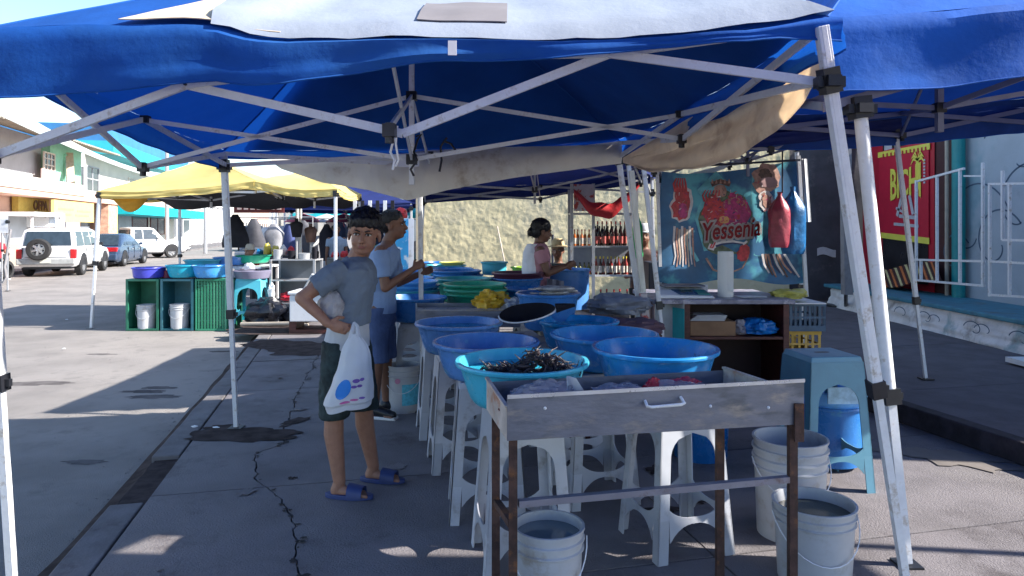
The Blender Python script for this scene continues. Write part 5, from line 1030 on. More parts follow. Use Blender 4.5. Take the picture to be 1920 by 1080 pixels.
# dark box, green bag and grips behind the twin posts
one('black_crate', MB().bx(1.50, 1.75, 7.6, 7.95, .6, 1.14), mat('dark_navy_box', (.008, .012, .03), .5), 'dark navy box stacked behind the twin white posts', 'box', bevel=.01)
one('black_crate', MB().bx(1.50, 1.78, 7.6, 7.95, .0, .6), mat('dark_navy_box', (.008, .012, .03), .5), 'dark base box under the navy one behind the twin posts', 'box', bevel=.01)
hbag(1196, 400, 16, 84, GBAG, 'green plastic bag hanging behind the twin white posts', 7.6, 7)
one('steel_post', MB().bar(P(1184, 320, 5.6), P(1206, 548, 5.6), .04, .04, up=(0, 1, 0)), WOODW, 'second of the twin leaning white posts behind the tubs', 'post')
one('post_shoe', MB().bar(P(1206, 550, 5.6), P(1212, 618, 5.6), .055, .05, up=(0, 1, 0)), mat('red_white_wrap', (.55, .50, .50), .5, c2=(.45, .04, .04), c2s=12), 'red and white wrap round the foot of the twin posts', 'wrap')
# ---------------------------------------------------------------- bottle rack
rk = thing('bottle_rack', 'open metal rack of sauce bottles against the stucco wall', 'rack', (1.1, 8.5, 0))
RX0, RX1, RY0, RY1 = .72, 1.50, 8.35, 8.75
for x in (RX0, RX0 + .26, RX1): part('upright', MB().bar((x, RY0, 0), (x, RY0, 2.05), .035, .035), GMET, rk)
for x in (RX0, RX1): part('upright', MB().bar((x, RY1, 0), (x, RY1, 2.0), .03, .03), GMET, rk)
SHZ = [.55, .95, 1.30, 1.70]
for z in SHZ: part('shelf', MB().bx(RX0 - .01, RX1 + .01, RY0 + .02, RY1, z - .02, z), GMET if z != .95 else WMET, rk)
part('back_panel', MB().bx(RX0 + .02, RX1 - .02, RY1 - .02, RY1 - .01, .97, 1.28), mat('grey_back_card', (.30, .31, .36), .8), rk)
BOT = {}
def bottle_mb(h, r): return MB().lathe([(0, 0), (r, 0), (r, h * .55), (r * .9, h * .62), (r * .36, h * .75), (r * .34, h * .88), (0, h * .88)], 12), MB().lathe([(0, h * .881), (r * .42, h * .881), (r * .42, h), (0, h)], 10), MB().lathe([(r * 1.02, h * .12), (r * 1.02, h * .48)], 12)
def bottle(x, y, z, h, r, mb_, mc, ml, label, group):
    key = (h, r, mb_.name, mc.name)
    if key not in BOT:
        t = thing('sauce_bottle', label, 'bottle', (0, 0, 0), group); a, b, c = bottle_mb(h, r); part('glass_body', a, mb_, t); part('cap', b, mc, t); part('paper_label', c, ml, t); BOT[key] = t; t.location = (x, y, z)
    else: dup(BOT[key], (x, y, z), 0, label, group)
GLD = mat('dark_sauce_glass', (.03, .008, .008), .15, var=.3); GLO = mat('orange_sauce', (.55, .14, .02), .2, var=.2); GLR = mat('red_sauce', (.32, .02, .015), .2); GLY = mat('olive_jar_glass', (.16, .15, .04), .2)
CAPK = BPL; CAPY = mat('yellow_cap', (.7, .55, .05), .4); CAPR = REDP; LBW = mat('bottle_label_white', (.6, .55, .5), .6, var=.3, scale=60); LBR = mat('bottle_label_red', (.4, .05, .04), .6, var=.3, scale=60)
random.seed(4)
for k in range(9): bottle(1.02 + k * .052, 8.45 + (k % 2) * .05, 1.30, .24, .023, GLD, CAPK, LBR, 'dark sauce bottle with a black cap on the top row of the rack', 'dark bottles on the top shelf of the rack')
for k in range(7): bottle(1.06 + k * .056, 8.58, 1.30, .30, .024, GLD, CAPR, LBW, 'tall dark bottle with a red cap at the back of the top shelf', 'tall bottles at the back of the top shelf')
for k in range(5): bottle(.76 + k * .044, 8.42 + (k % 2) * .06, 1.30, .20, .020, GLO, CAPR, LBW, 'small orange sauce bottle at the left of the top shelf', 'orange bottles on the top shelf')
for k in range(11): bottle(.98 + k * .046, 8.42 + (k % 2) * .05, .95, .22, .021, GLR if k % 2 else GLD, CAPY, LBW, 'sauce bottle with a yellow cap on the middle shelf of the rack', 'yellow capped bottles on the middle shelf')
for k in range(4): bottle(.77 + k * .055, 8.43, .95, .15, .025, GLY, CAPK, LBR, 'olive green jar at the left of the middle shelf', 'olive jars on the middle shelf')
for k in range(9): bottle(.76 + k * .08, 8.44 + (k % 2) * .05, .55, .22, .024, (GLO, GLD, GLR)[k % 3], CAPR, LBW, 'sauce bottle on the low shelf of the rack behind the tubs', 'bottles on the low shelf of the rack')
one('red_cloth', MB().sheet(26, 10, lambda u, v: V((lerp(.74, 1.52, u) , 8.30 - .04 * math.sin(v * 3.1), 2.06 - .42 * math.sin(math.pi * min(1, u * .95 + .08)) ** .8 * .6 - (.05 + .13 * math.sin(math.pi * u)) * v + .015 * math.sin(u * 19))), .004), mat('red_cloth_shiny', (.52, .03, .035), .5, bump=.6, bscale=12), 'red cloth hammock slung across the top of the bottle rack', 'cloth')
one('printed_poster', MB().bx(.74, .98, 8.31, 8.318, 1.72, 2.04), mat('white_poster_marks', (.52, .46, .48), .6, c2=(.42, .06, .05), c2s=9, c2t=(.54, .58)), 'white poster with red marks on the left top of the rack', 'poster')
one('broom_handle', MB().tube([V((-.05, 11.5, .6)), V((-.27, 12.8, 1.55))], .014, 6), mat('pale_pole', (.42, .36, .30)), 'broom handle leaning on the stucco wall above the turquoise basin', 'broom')
one('wall_rod', MB().tube([V((.62, 10.6, .4)), V((.62, 10.6, 1.42))], .02, 6), DMET, 'dark upright rod left of the straw hatted man', 'rod')
# ---------------------------------------------------------------- crates by the road
def roadcrate(x, y, m_, label, lattice):
    t = thing('fish_crate', label, 'crate', (x, y, -.11), 'tall crates standing on end by the road'); w_, h, d_, th = .50, .82, .42, .02; z = -.11
    def q(nm, a0, a1, b0, b1, c0, c1): return part(nm, MB().bx(x + a0, x + a1, y + b0, y + b1, z + c0, z + c1), m_, t, bevel=.004)
    if not lattice:
        q('crate_side', 0, th, .032, d_, 0, h); q('crate_side', w_ - th, w_, .032, d_, 0, h); q('crate_floor', th, w_ - th, .032, d_, 0, th); q('crate_side', th, w_ - th, .032, d_, h - th, h); q('crate_back', th, w_ - th, d_ - th, d_ - .001, th, h - th)
        q('crate_rim', -.012, .028, 0, .03, 0, h); q('crate_rim', w_ - .028, w_ + .012, 0, .03, 0, h); q('crate_rim', .029, w_ - .029, 0, .03, 0, .035); q('crate_rim', .029, w_ - .029, 0, .03, h - .035, h)
    else:
        q('crate_side', 0, th, .02, d_, 0, h); q('crate_side', w_ - th, w_, .02, d_, 0, h); q('crate_side', th, w_ - th, .02, d_, 0, th); q('crate_side', th, w_ - th, .02, d_, h - th, h); q('crate_back', th, w_ - th, .06, .08, th, h - th)
        for (a0, a1, c0, c1) in ((0, .03, 0, h), (w_ - .03, w_, 0, h), (.031, w_ - .031, 0, .03), (.031, w_ - .031, h - .03, h)): q('crate_rim', a0, a1, 0, .018, c0, c1)
        for k in range(9): u = lerp(.05, w_ - .065, k / 8); q('crate_slat', u, u + .014, .004, .016, .031, h - .031)
        for k in range(15): u = lerp(.05, h - .065, k / 14); q('crate_cross_slat', .031, w_ - .031, .0165, .026, u, u + .014)
    return t
roadcrate(-6.12, 11.0, CG, 'dark green crate on end at the left holding a white bucket', False); roadcrate(-5.57, 11.0, CTL, 'teal crate on end in the middle holding a white bucket', False); roadcrate(-5.03, 11.0, mat('bright_green_crate', (.02, .26, .14), .5), 'green lattice crate on end at the right of the three', True)
crate((-4.60, 11.1, -.11), .13, .4, .80, mat('deep_green_crate', (.01, .12, .08), .5), 'dark green crate partly behind the near canopy leg')
bucket((-5.86, 11.12, -.085), .38, .145, 'white bucket inside the dark green crate', group='white buckets by the road'); bucket((-5.33, 11.12, -.085), .39, .148, 'white bucket inside the teal crate', group='white buckets by the road')
GT = 'basins on the crates by the road'
tub(-5.86, 11.2, .89, .52, .17, mat('royal_blue_tub', (.03, .04, .50), .3), 'royal blue basin on the left crate by the road', rb=.85, group=GT)
tub(-5.62, 11.3, .83, .2, .12, mat('maroon_basin', (.2, .01, .06), .4), 'small maroon pot between the basins by the road', rb=.85, group=GT)
tub(-5.28, 11.2, .93, .58, .20, TC, 'sky blue basin on the middle crate by the road', rb=.75, group=GT); tub(-4.84, 11.15, .93, .58, .20, TB, 'blue basin on the lattice crate by the road', rb=.75, group=GT)
tub(-5.25, 11.75, .99, .6, .10, TT, 'flat turquoise basin behind the sky blue one by the road', rb=.8, group=GT); tub(-4.9, 12.1, 1.02, .6, .14, TDB, 'navy basin in the row behind the road crates', rb=.8, group=GT); tub(-4.55, 12.2, 1.05, .6, .14, TG, 'green basin in the row behind the road crates', rb=.8, group=GT)
bt = thing('bench_table', 'white topped bench behind the crates by the road', 'table', (-5.1, 12.1, 0)); part('table_top', MB().bx(-5.7, -4.2, 11.6, 12.6, .84, .87), WHT, bt)
for x in (-5.65, -4.25):
    for y in (11.65, 12.55): part('leg', MB().bar((x, y, -.12), (x, y, .84), .04, .04), WMET, bt)
# turquoise stool with a grey table top, metal shelf, cooler
ts = make_stool(.72, .20, .235, TST, 'bright turquoise stool under the grey basin by the seated child', None, (-4.28, 11.4, -.02), .05)
one('grey_basin', MB().lathe([(0, .70), (.26, .70), (.30, .82), (.28, .83), (0, .80)], 28, (-4.27, 11.4, .0)), mat('grey_purple_plastic', (.20, .19, .28), .5), 'grey purple basin on the turquoise stool', 'basin')
ms_ = thing('metal_shelf', 'open metal shelf unit beyond the boy at left', 'shelf unit', (-3.7, 11.6, 0))
for x in (-4.0, -3.28):
    for y in (11.5, 11.95): part('upright', MB().bar((x, y, -.02), (x, y, 1.0), .035, .035), GMET, ms_)
for z in (.28, .66, 1.0): part('shelf', MB().bx(-4.02, -3.26, 11.5, 11.97, z - .02, z), GMET, ms_)
part('back_panel', MB().bx(-3.98, -3.30, 11.93, 11.94, .32, .96), mat('smoky_panel', (.10, .115, .14), .35), ms_)
blob('red_bag', 'dark red bag lying low on the metal shelf unit', 'bag', (-3.75, 11.65, .36), (.14, .12, .09), RBAG, 61, .4); blob('white_bag', 'small white bag left of the metal shelf unit', 'bag', (-3.92, 11.3, .48), (.05, .05, .13), BAG, 62, .4)
blob('dark_bag', 'big black rubbish bag on the ground by the metal shelf unit', 'bag', (-3.95, 11.1, .14), (.32, .26, .26), mat('black_bag', (.01, .012, .02), .3, bump=1, bscale=12), 63, .35); blob('dark_bag', 'black bag with bits of paper under the metal shelf unit', 'bag', (-3.45, 11.2, .10), (.26, .2, .2), mat('black_bag', (.01, .012, .02)), 64, .35)
for i, (x, h, r_, m_, lb) in enumerate(((-3.95, .16, .07, GMET, 'grey cooking pot at the left on the metal shelf unit'), (-3.72, .14, .06, RUB, 'black pan in the middle on top of the metal shelf unit'), (-3.5, .10, .10, GMET, 'wide grey dish on top of the metal shelf unit'), (-3.33, .2, .04, RUB, 'tall dark jar at the right on the metal shelf unit'))):
    one('cooking_pot', MB().lathe([(0, 0), (r_, 0), (r_ * 1.1, h), (r_ * 1.0, h), (r_ * .9, .01), (0, .01)], 18, (x, 11.7, 1.0)), m_, lb, 'pot')
one('drift_pole', MB().tube([V((-4.2, 10.75, .03)), V((-3.4, 10.6, .06)), V((-3.1, 10.5, .05)), V((-3.08, 10.3, .04))], .03, 8), mat('pale_pole', (.4, .36, .3)), 'pale bent pole lying on the ground before the black bags', 'pole')
cl = thing('foam_cooler', 'white foam cooler box on the ground behind the boy', 'cooler', (-2.85, 10.2, .15))
part('box', MB().bx(-3.18, -2.5, 9.9, 10.4, .18, .56), WHT, cl, bevel=.015); part('lid', MB().bx(-3.20, -2.48, 9.88, 10.42, .565, .61), WHT, cl, bevel=.012)
one('pallet', MB().bx(-3.2, -2.5, 9.95, 10.35, .0, .06).bx(-3.2, -3.1, 9.95, 10.35, .06, .175).bx(-2.6, -2.5, 9.95, 10.35, .06, .175), BRW, 'dark wooden base under the white foam cooler', 'pallet')
ch = thing('white_frame_chair', 'white tube framed folding chair behind the foam cooler', 'chair', (-3, 11.2, 0))
for a, b in (((-3.3, 11.2, .02), (-3.05, 11.3, .82)), ((-2.7, 11.2, .02), (-2.5, 11.3, .75)), ((-3.05, 11.3, .82), (-2.5, 11.3, .72)), ((-3.2, 11.1, .78), (-2.75, 11.1, .62)), ((-3.38, 11.2, .5), (-3.2, 11.1, .78)), ((-3.2, 11.15, .5), (-2.6, 11.15, .45))): part('frame_tube', MB().tube([V(a), V(b)], .014, 8), WMET, ch)
part('seat', MB().bx(-3.15, -2.65, 11.12, 11.5, .42, .45), mat('dark_navy_seat', (.02, .03, .07), .7), ch)
# stalls far behind with hanging clothes
random.seed(17)
cols = [(.02, .02, .035), (.62, .62, .64), (.06, .08, .22), (.50, .10, .10), (.40, .40, .44), (.03, .05, .12), (.68, .66, .60), (.12, .30, .50), (.10, .10, .12), (.55, .52, .5)]
cn = ['black', 'white', 'navy', 'red', 'grey', 'dark blue', 'cream', 'sky blue', 'charcoal', 'ash']
def garment(x, y, z, h, m_, label, group=None, w_=.42):
    def f(u, v):
        a = 2 * math.pi * u; k = (.35 + .65 * min(1, v * 4)) * (1 + .25 * v); r_ = 1 + .08 * math.sin(a * 5 + v * 2); return V((x + w_ / 2 * k * r_ * math.cos(a) * (1 + .2 * math.sin(v * 5 + x * 9)), y + .07 * k * math.sin(a) * r_, z - h * v))
    one('hanging_garment', MB().sheet(16, 8, f), m_, label, 'garment', group)
n_ = 0
for (yy, xs, zz) in ((16.0, [-6.3, -5.95, -5.6, -5.2, -4.9], 1.75), (18.5, [-6.5, -6.0, -5.5, -5.0, -4.5, -4.0, -3.5, -3.0], 1.75), (23, [-7.6, -7.0, -6.3, -5.6, -4.9, -4.2, -3.6, -2.9], 1.8)):
    rl_ = one('clothes_rail', MB().tube([V((xs[0] - .3, yy, zz + .03)), V((xs[-1] + .3, yy, zz + .03))], .015, 6).tube([V((xs[0] - .3, yy, -.1)), V((xs[0] - .3, yy, zz + .03))], .015, 6).tube([V((xs[-1] + .3, yy, -.1)), V((xs[-1] + .3, yy, zz + .03))], .015, 6), GMET, {16.0: 'nearest', 18.5: 'middle', 23: 'farthest'}[yy] + ' clothes rail in the stalls beyond the metal shelf', 'clothes rail')
    for x in xs:
        k = random.randrange(10); m_ = mat('garment_' + cn[k].replace(' ', '_'), cols[k], .9, var=.15)
        garment(x + random.uniform(-.1, .1), yy + random.uniform(-.15, .15), zz - random.uniform(0, .2), random.uniform(.45, 1.0), m_, f'{cn[k]} garment hanging on the {"nearest" if yy == 16 else "middle" if yy == 18.5 else "farthest"} clothes rail ' + ['at its left', 'near its left end', 'left of its middle', 'at its middle', 'right of its middle', 'near its right end', 'at its right', 'at its far right end'][xs.index(x)], 'clothes hanging in the far stalls', w_=random.uniform(.22, .42))
for i, (x, y, w_, h, m_, lb) in enumerate(((-4.9, 14.3, 1.0, .95, mat('stall_dark', (.03, .035, .05), .7), 'dark stall table beyond the metal shelf'), (-3.3, 14.6, 1.2, .9, mat('stall_grey', (.20, .22, .24), .7), 'grey stall table with goods left of the boys'), (-2.9, 18, 1.5, .9, CTL, 'teal stall table deep in the market'), (-6.8, 19, 1.6, .9, GRW, 'pale stall table near the road deep in the market'))):
    st = thing('stall_table', lb, 'table', (x, y, 0)); part('table_top', MB().bx(x - w_ / 2, x + w_ / 2, y, y + .7, h - .03, h), m_, st); part('skirt', MB().sheet(20, 4, lambda u, v: V((x - w_ / 2 + w_ * u, y - .01 - .02 * math.sin(u * 40), h - .035 - (h - .1) * v)), .004), m_, st)
    for k in range(6):
        q = random.choice([TG, TB, TY, GRBAG, REDP, WHT, CARD]); hh = random.uniform(.06, .2); blob('goods', f'{q.name.split("_")[0]} goods {["at the left end", "second from left", "third from left", "third from right", "second from right", "at the right end"][k]} of the {lb.split()[0]} stall table', 'goods', (x - w_ / 2 + w_ * (k + .5) / 6, y + .3, h + hh * .5), (w_ / 14, .12, hh), q, 70 + i * 6 + k, .25, 16)
sg = thing('market_sign', 'dark red market sign with pale letters hanging over the clothes stalls', 'sign', (-5.6, 15.2, 2.0))
sb_ = part('board', MB().bx(-6.1, -5.0, 15.2, 15.23, 1.86, 2.14), mat('dark_red_board', (.16, .03, .03), .7), sg)
for k in range(7): part('letter_block', MB().bx(-6.02 + k * .145, -5.93 + k * .145, 15.18, 15.198, 1.93, 2.07), mat('pale_letter', (.55, .42, .40), .7), sg)
one('teal_awning_strip', MB().sheet(16, 3, lambda u, v: V((lerp(-6.7, -4.4, u), 21 - .3 * v, 1.98 - .16 * v + .02 * math.sin(u * 20)))), TEALC, 'narrow teal awning strip low over the far clothes rail', 'awning')
for k, x in enumerate((-5.9, -5.35, -4.75, -4.2)): one('white_umbrella', MB().lathe([(0, 1.95), (.3, 1.86), (.55, 1.70), (.53, 1.70), (.28, 1.84), (0, 1.93)], 12, (x, 19.6 + .4 * (k % 2), 0)).tube([V((x, 19.6 + .4 * (k % 2), -.1)), V((x, 19.6 + .4 * (k % 2), 1.94))], .018, 6), WHT if k % 2 else mat('pink_parasol', (.55, .12, .16), .7), ['pink parasol leftmost deep in the stalls', 'white parasol second from left deep in the stalls', 'pink parasol third from left deep in the stalls', 'white parasol rightmost deep in the stalls'][k], 'parasol')
# mannequin torsos on the middle stall
for x, y, z, m_, lb in ((-4.1, 13.2, 1.35, BLACKC, 'black clothed torso form hanging left in the clothes stall'), (-3.86, 13.3, 1.25, mat('brown_torso', (.10, .05, .04), .6), 'brown display bust in a pale blouse in the clothes stall')):
    mq = thing('torso_form', lb, 'dress form', (x, y, z)); part('torso', MB().secs([((x, y, z), .08, .06, 0), ((x, y, z + .09), .10, .07, 0), ((x, y, z + .24), .125, .07, 0), ((x, y, z + .28), .10, .055, 0), ((x, y, z + .30), .035, .035, 0), ((x, y, z + .36), .032, .032, 0)], 16), m_, mq)
    part('stand', MB().tube([V((x, y, -.1)), V((x, y, z + .02))], .02, 8), GMET, mq)
garment(-5.15, 12.9, 1.78, .62, BLACKC, 'black coat hanging on its own above the seated child', None, .34)
# hanging strips and red cap behind the second boy
one('blue_banner', MB().sheet(8, 8, lambda u, v: P(lerp(738, 766, u), lerp(404, 545, v), 10.5), .004), mat('azure_cloth', (.03, .30, .62), .7, c2=(.5, .6, .7), c2s=5, trans=.2), 'azure cloth hanging behind the second boy', 'cloth')
one('white_banner', MB().sheet(8, 8, lambda u, v: P(lerp(760, 776, u), lerp(410, 530, v), 10.6), .004), WHT, 'narrow white cloth behind the second boy', 'cloth')
blob('red_bag', 'bright red bag hanging above the second boy by the pole', 'bag', tuple(P(750, 402, 9.0)), (.09, .07, .09), mat('bright_red_bag', (.75, .04, .04), .4), 66, .25)
for k in range(6): one('hanging_strip', MB().bx(-2.75 + k * .13, -2.69 + k * .13, 12.0, 12.02, 1.62, 2.0), BLACKC if k % 2 else WHT, ('black' if k % 2 else 'white') + ' strip ' + ['leftmost', 'second from left', 'third from left', 'third from right', 'second from right', 'rightmost'][k] + ' in the row hanging behind the boys', 'strip')
# ---------------------------------------------------------------- people
def hand(mb_, w_, d, n, s=1, curl=.6, thumb=1):
    """palm and five fingers from wrist w_ along d, palm normal n"""
    d = V(d).normalized(); n = V(n); n = (n - d * n.dot(d)).normalized(); x = d.cross(n) * thumb
    w_ = V(w_); pc_ = w_ + d * .045 * s
    m3 = Matrix((x, d, n)).transposed(); mb_.ell(pc_, (.036 * s, .048 * s, .016 * s), m3, 12, 8); mb_.cap(w_ - d * .02 * s, .023 * s, w_ + d * .02 * s, .022 * s)
    for i, (ox, L) in enumerate(((-.028, .060), (-.0095, .074), (.0095, .080), (.028, .070))):
        p = w_ + d * (.082 - abs(i - 2) * .003) * s + x * ox * s; a = 0; r = .0085 * s
        q0 = p - d * .02 * s
        for j in range(3):
            a += curl * (.75, .95, .7)[j]; q = p + (d * math.cos(a) + n * math.sin(a)) * L * s * (.45, .32, .23)[j]
            mb_.cap(q0 if j == 0 else p, r, q, r * .9, 8); p = q; r *= .92
            q0 = p
    p = w_ + d * .02 * s + x * .028 * s; a = (d * .7 + x * .75 + n * .3).normalized(); q = p + a * .035 * s; mb_.cap(p - a * .01, .012 * s, q, .011 * s, 8); e = (d * .9 + x * .15 + n * .5 * (1 + curl)).normalized(); mb_.cap(q, .010 * s, q + e * .032 * s, .0085 * s, 8)
def person(loc, J, label, skin, vox=.006, scale_r=1, clothes=(), hair=None, hat=None, head=1, yaw=0, pitch=0, roll=0, face=True, shoes=None, extra=None, hand_curl=.7, tor=None, thumb=(1, -1), groupx=None, hands=True, brow=True):
    t = thing('person', label, 'person', loc, groupx); O = V(loc)
    B = MB(); r = scale_r
    g = {k: O + V(v) for k, v in J.items()}
    L = [(O + V(c), a, b, ya) for c, a, b, ya in tor]
    B.secs(L, 20)
    nb, hd = g['neck'], g['head']
    Rh = Matrix.Rotation(yaw, 3, 'Z') @ Matrix.Rotation(pitch, 3, 'X') @ Matrix.Rotation(roll, 3, 'Y')
    def H(x, y, z): return hd + Rh @ (V((x, y, z)) * head)
    B.cap(nb, .052 * r, H(0, -.012, -.06), .050 * head, 14)
    for s_ in 'LR':
        if 'sh' + s_ in g:
            B.cap(g['sh' + s_], .050 * r, g['el' + s_], .036 * r); B.cap(g['el' + s_], .037 * r, g['el' + s_].lerp(g['wr' + s_], .35), .034 * r); B.cap(g['el' + s_].lerp(g['wr' + s_], .35), .034 * r, g['wr' + s_], .023 * r)
            if hands:
                hn = V(J.get('hn' + s_, (0, 0, 1))); hdv = V(J['hd' + s_]) if 'hd' + s_ in J else (g['wr' + s_] - g['el' + s_])
                hand(B, g['wr' + s_], hdv, hn, .92 * r, hand_curl if not isinstance(hand_curl, dict) else hand_curl[s_], thumb[0 if s_ == 'L' else 1])
        if 'kn' + s_ in g:
            B.cap(g['hi' + s_], .085 * r, g['kn' + s_], .056 * r, 14); m = g['kn' + s_].lerp(g['an' + s_], .3)
            B.cap(g['kn' + s_], .053 * r, m + V((-.012, .0, 0)), .055 * r, 14); B.cap(m + V((-.012, .0, 0)), .054 * r, g['an' + s_], .034 * r, 14)
            f = V(J.get('ft' + s_, (1, 0, 0))).normalized(); a = g['an' + s_]; gz = a.z - .075 * r
            B.cap(a, .034 * r, a - f * .02 + V((0, 0, -.045)) * r, .032 * r); B.cap(a - f * .02 + V((0, 0, -.045)) * r, .030 * r, a + f * .10 * r + V((0, 0, -.052)) * r, .030 * r, 10)
            sdv = V((-f.y, f.x, 0))
            for k in range(5): B.cap(a + f * .10 * r + sdv * (k - 2) * .015 + V((0, 0, -.055)) * r, .014 * r, a + f * (.165 - .008 * k) * r + sdv * (k - 2) * .017 + V((0, 0, -.062)) * r, .010 * r, 8)
    # head
    B.ell(H(0, -.012, .035), (.076 * head, .094 * head, .085 * head), Rh, 20, 14); B.ell(H(0, .018, -.03), (.062 * head, .066 * head, .078 * head), Rh, 18, 12)
    B.ell(H(0, .048, -.078), (.034 * head, .028 * head, .022 * head), Rh); B.ell(H(0, .018, -.062), (.056 * head, .050 * head, .040 * head), Rh)
    for s_ in (-1, 1):
        B.ell(H(s_ * .076, -.008, -.012), (.009 * head, .019 * head, .030 * head), Rh, 10, 8); B.ell(H(s_ * .032, .058, -.038), (.022 * head, .018 * head, .022 * head), Rh); B.ell(H(s_ * .03, .074, .022), (.024 * head, .012 * head, .008 * head), Rh, 10, 7)
    B.cap(H(0, .080, .010), .008 * head, H(0, .100, -.026), .012 * head, 8); 
    for s_ in (-1, 1): B.ell(H(s_ * .011, .093, -.030), (.009 * head, .009 * head, .007 * head), Rh, 8, 6)
    B.ell(H(0, .080, -.052), (.021 * head, .010 * head, .006 * head), Rh, 10, 6); B.ell(H(0, .078, -.061), (.018 * head, .010 * head, .006 * head), Rh, 10, 6)
    part('body', remesh(B, vox, 3), skin, t)
    if face:
        for s_ in (-1, 1):
            part('eye', MB().ell(H(s_ * .030, .0755, .004), (.0135 * head, .008 * head, .0052 * head), Rh, 12, 8), EYEW, t)
            part('iris', MB().ell(H(s_ * .030 + .001, .0822, .004), (.0058 * head, .003 * head, .0058 * head), Rh, 10, 6), DARK, t)
            part('eyelid', MB().tube([H(s_ * .030 + .016 * math.cos(a), .0835 - .006 * abs(math.cos(a)), .0045 + .0075 * math.sin(a)) for a in [math.pi * k / 8 for k in range(9)]], .0022 * head, 6), HAIR, t)
            if brow: part('eyebrow', MB().tube([H(s_ * .012, .0860, .020), H(s_ * .030, .0855, .0265), H(s_ * .047, .073, .022)], [.0035 * head, .004 * head, .002 * head], 6), HAIR, t)
        part('lips', MB().ell(H(0, .0885, -.0545), (.020 * head, .0045 * head, .0035 * head), Rh, 12, 6).ell(H(0, .0868, -.0600), (.016 * head, .0045 * head, .004 * head), Rh, 12, 6), LIP, t)
        part('nostril', MB().ell(H(-.006, .1000, -.0375), (.003 * head, .003 * head, .002 * head), Rh, 6, 4).ell(H(.006, .1000, -.0375), (.003 * head, .003 * head, .002 * head), Rh, 6, 4), DARK, t)
    if hair:
        Hh = MB(); 
        if hair == 'thick':
            Hh.ell(H(0, -.018, .060), (.087 * head, .100 * head, .080 * head), Rh, 24, 16); Hh.ell(H(0, .034, .070), (.074 * head, .058 * head, .040 * head), Rh, 16, 10); Hh.ell(H(0, -.05, .0), (.074 * head, .062 * head, .055 * head), Rh, 16, 10)
            for k in range(9): Hh.cap(H(-.06 + .015 * k, .060 + .012 * math.sin(k * .39), .075), .016 * head, H(-.062 + .0155 * k, .066 + .012 * math.sin(k * .39), .047 + .004 * (k % 2)), .009 * head, 6)
        elif hair == 'short':
            Hh.ell(H(0, -.018, .050), (.081 * head, .096 * head, .080 * head), Rh, 20, 14); Hh.ell(H(0, -.055, .0), (.070 * head, .055 * head, .055 * head), Rh, 16, 10)
        elif hair == 'bun':
            Hh.ell(H(0, -.02, .050), (.088 * head, .103 * head, .088 * head), Rh, 20, 14); Hh.ell(H(0, -.06, -.01), (.078 * head, .060 * head, .065 * head), Rh, 16, 10); Hh.ell(H(0, -.115, -.02), (.042 * head, .036 * head, .045 * head), Rh, 12, 8)
        hm_ = remesh(Hh, .007, 2, .005, 45, 3); rs_ = random.Random(5); up_ = Rh @ V((0, 0, 1)); bk_ = Rh @ V((0, -1, 0)); ctr = H(0, -.02, .03)
        for k in range(300 if vox < .009 else 50):
            q = rs_.choice(hm_.v).copy(); n_ = (q - ctr).normalized(); d_ = (n_ * .2 - up_ * .8 + V((rs_.gauss(0, .16), rs_.gauss(0, .16), rs_.gauss(0, .1)))).normalized()
            if hair == 'thick' and n_.dot(up_) > .5: d_ = (n_ * .16 - bk_ * .8 - up_ * .2 + V((rs_.gauss(0, .16), rs_.gauss(0, .16), rs_.gauss(0, .08)))).normalized()
            ql = Rh.inverted() @ (q - hd) / head
            if (ql.y > .035 and ql.z < .085) or (ql.y > -.02 and ql.z < .03): continue
            hm_.tube([q - d_ * .004, q + d_ * .010 + n_ * .002, q + d_ * rs_.uniform(.014, .024)], [.0034, .0026, .0006], 4, cap=False)
        part('hair', hm_, HAIR, t)
    if hat: 
        hm, w_ = hat; hh = MB().lathe([(.0, .13), (.05, .128), (.075, .10), (.084, .035), (.09, .03), (w_, .02), (w_, .026), (.09, .04), (.09, .04)], 24, (0, 0, 0)); hh.xf(Matrix.Translation(H(0, -.01, .02)) @ Rh.to_4x4() @ Matrix.Scale(head, 4)); part('hat', hh, hm, t)
    for (nm, f, m_, vx, amp) in clothes: part(nm, remesh(f(g, O), vx, 2, amp, 14, 5), m_, t)
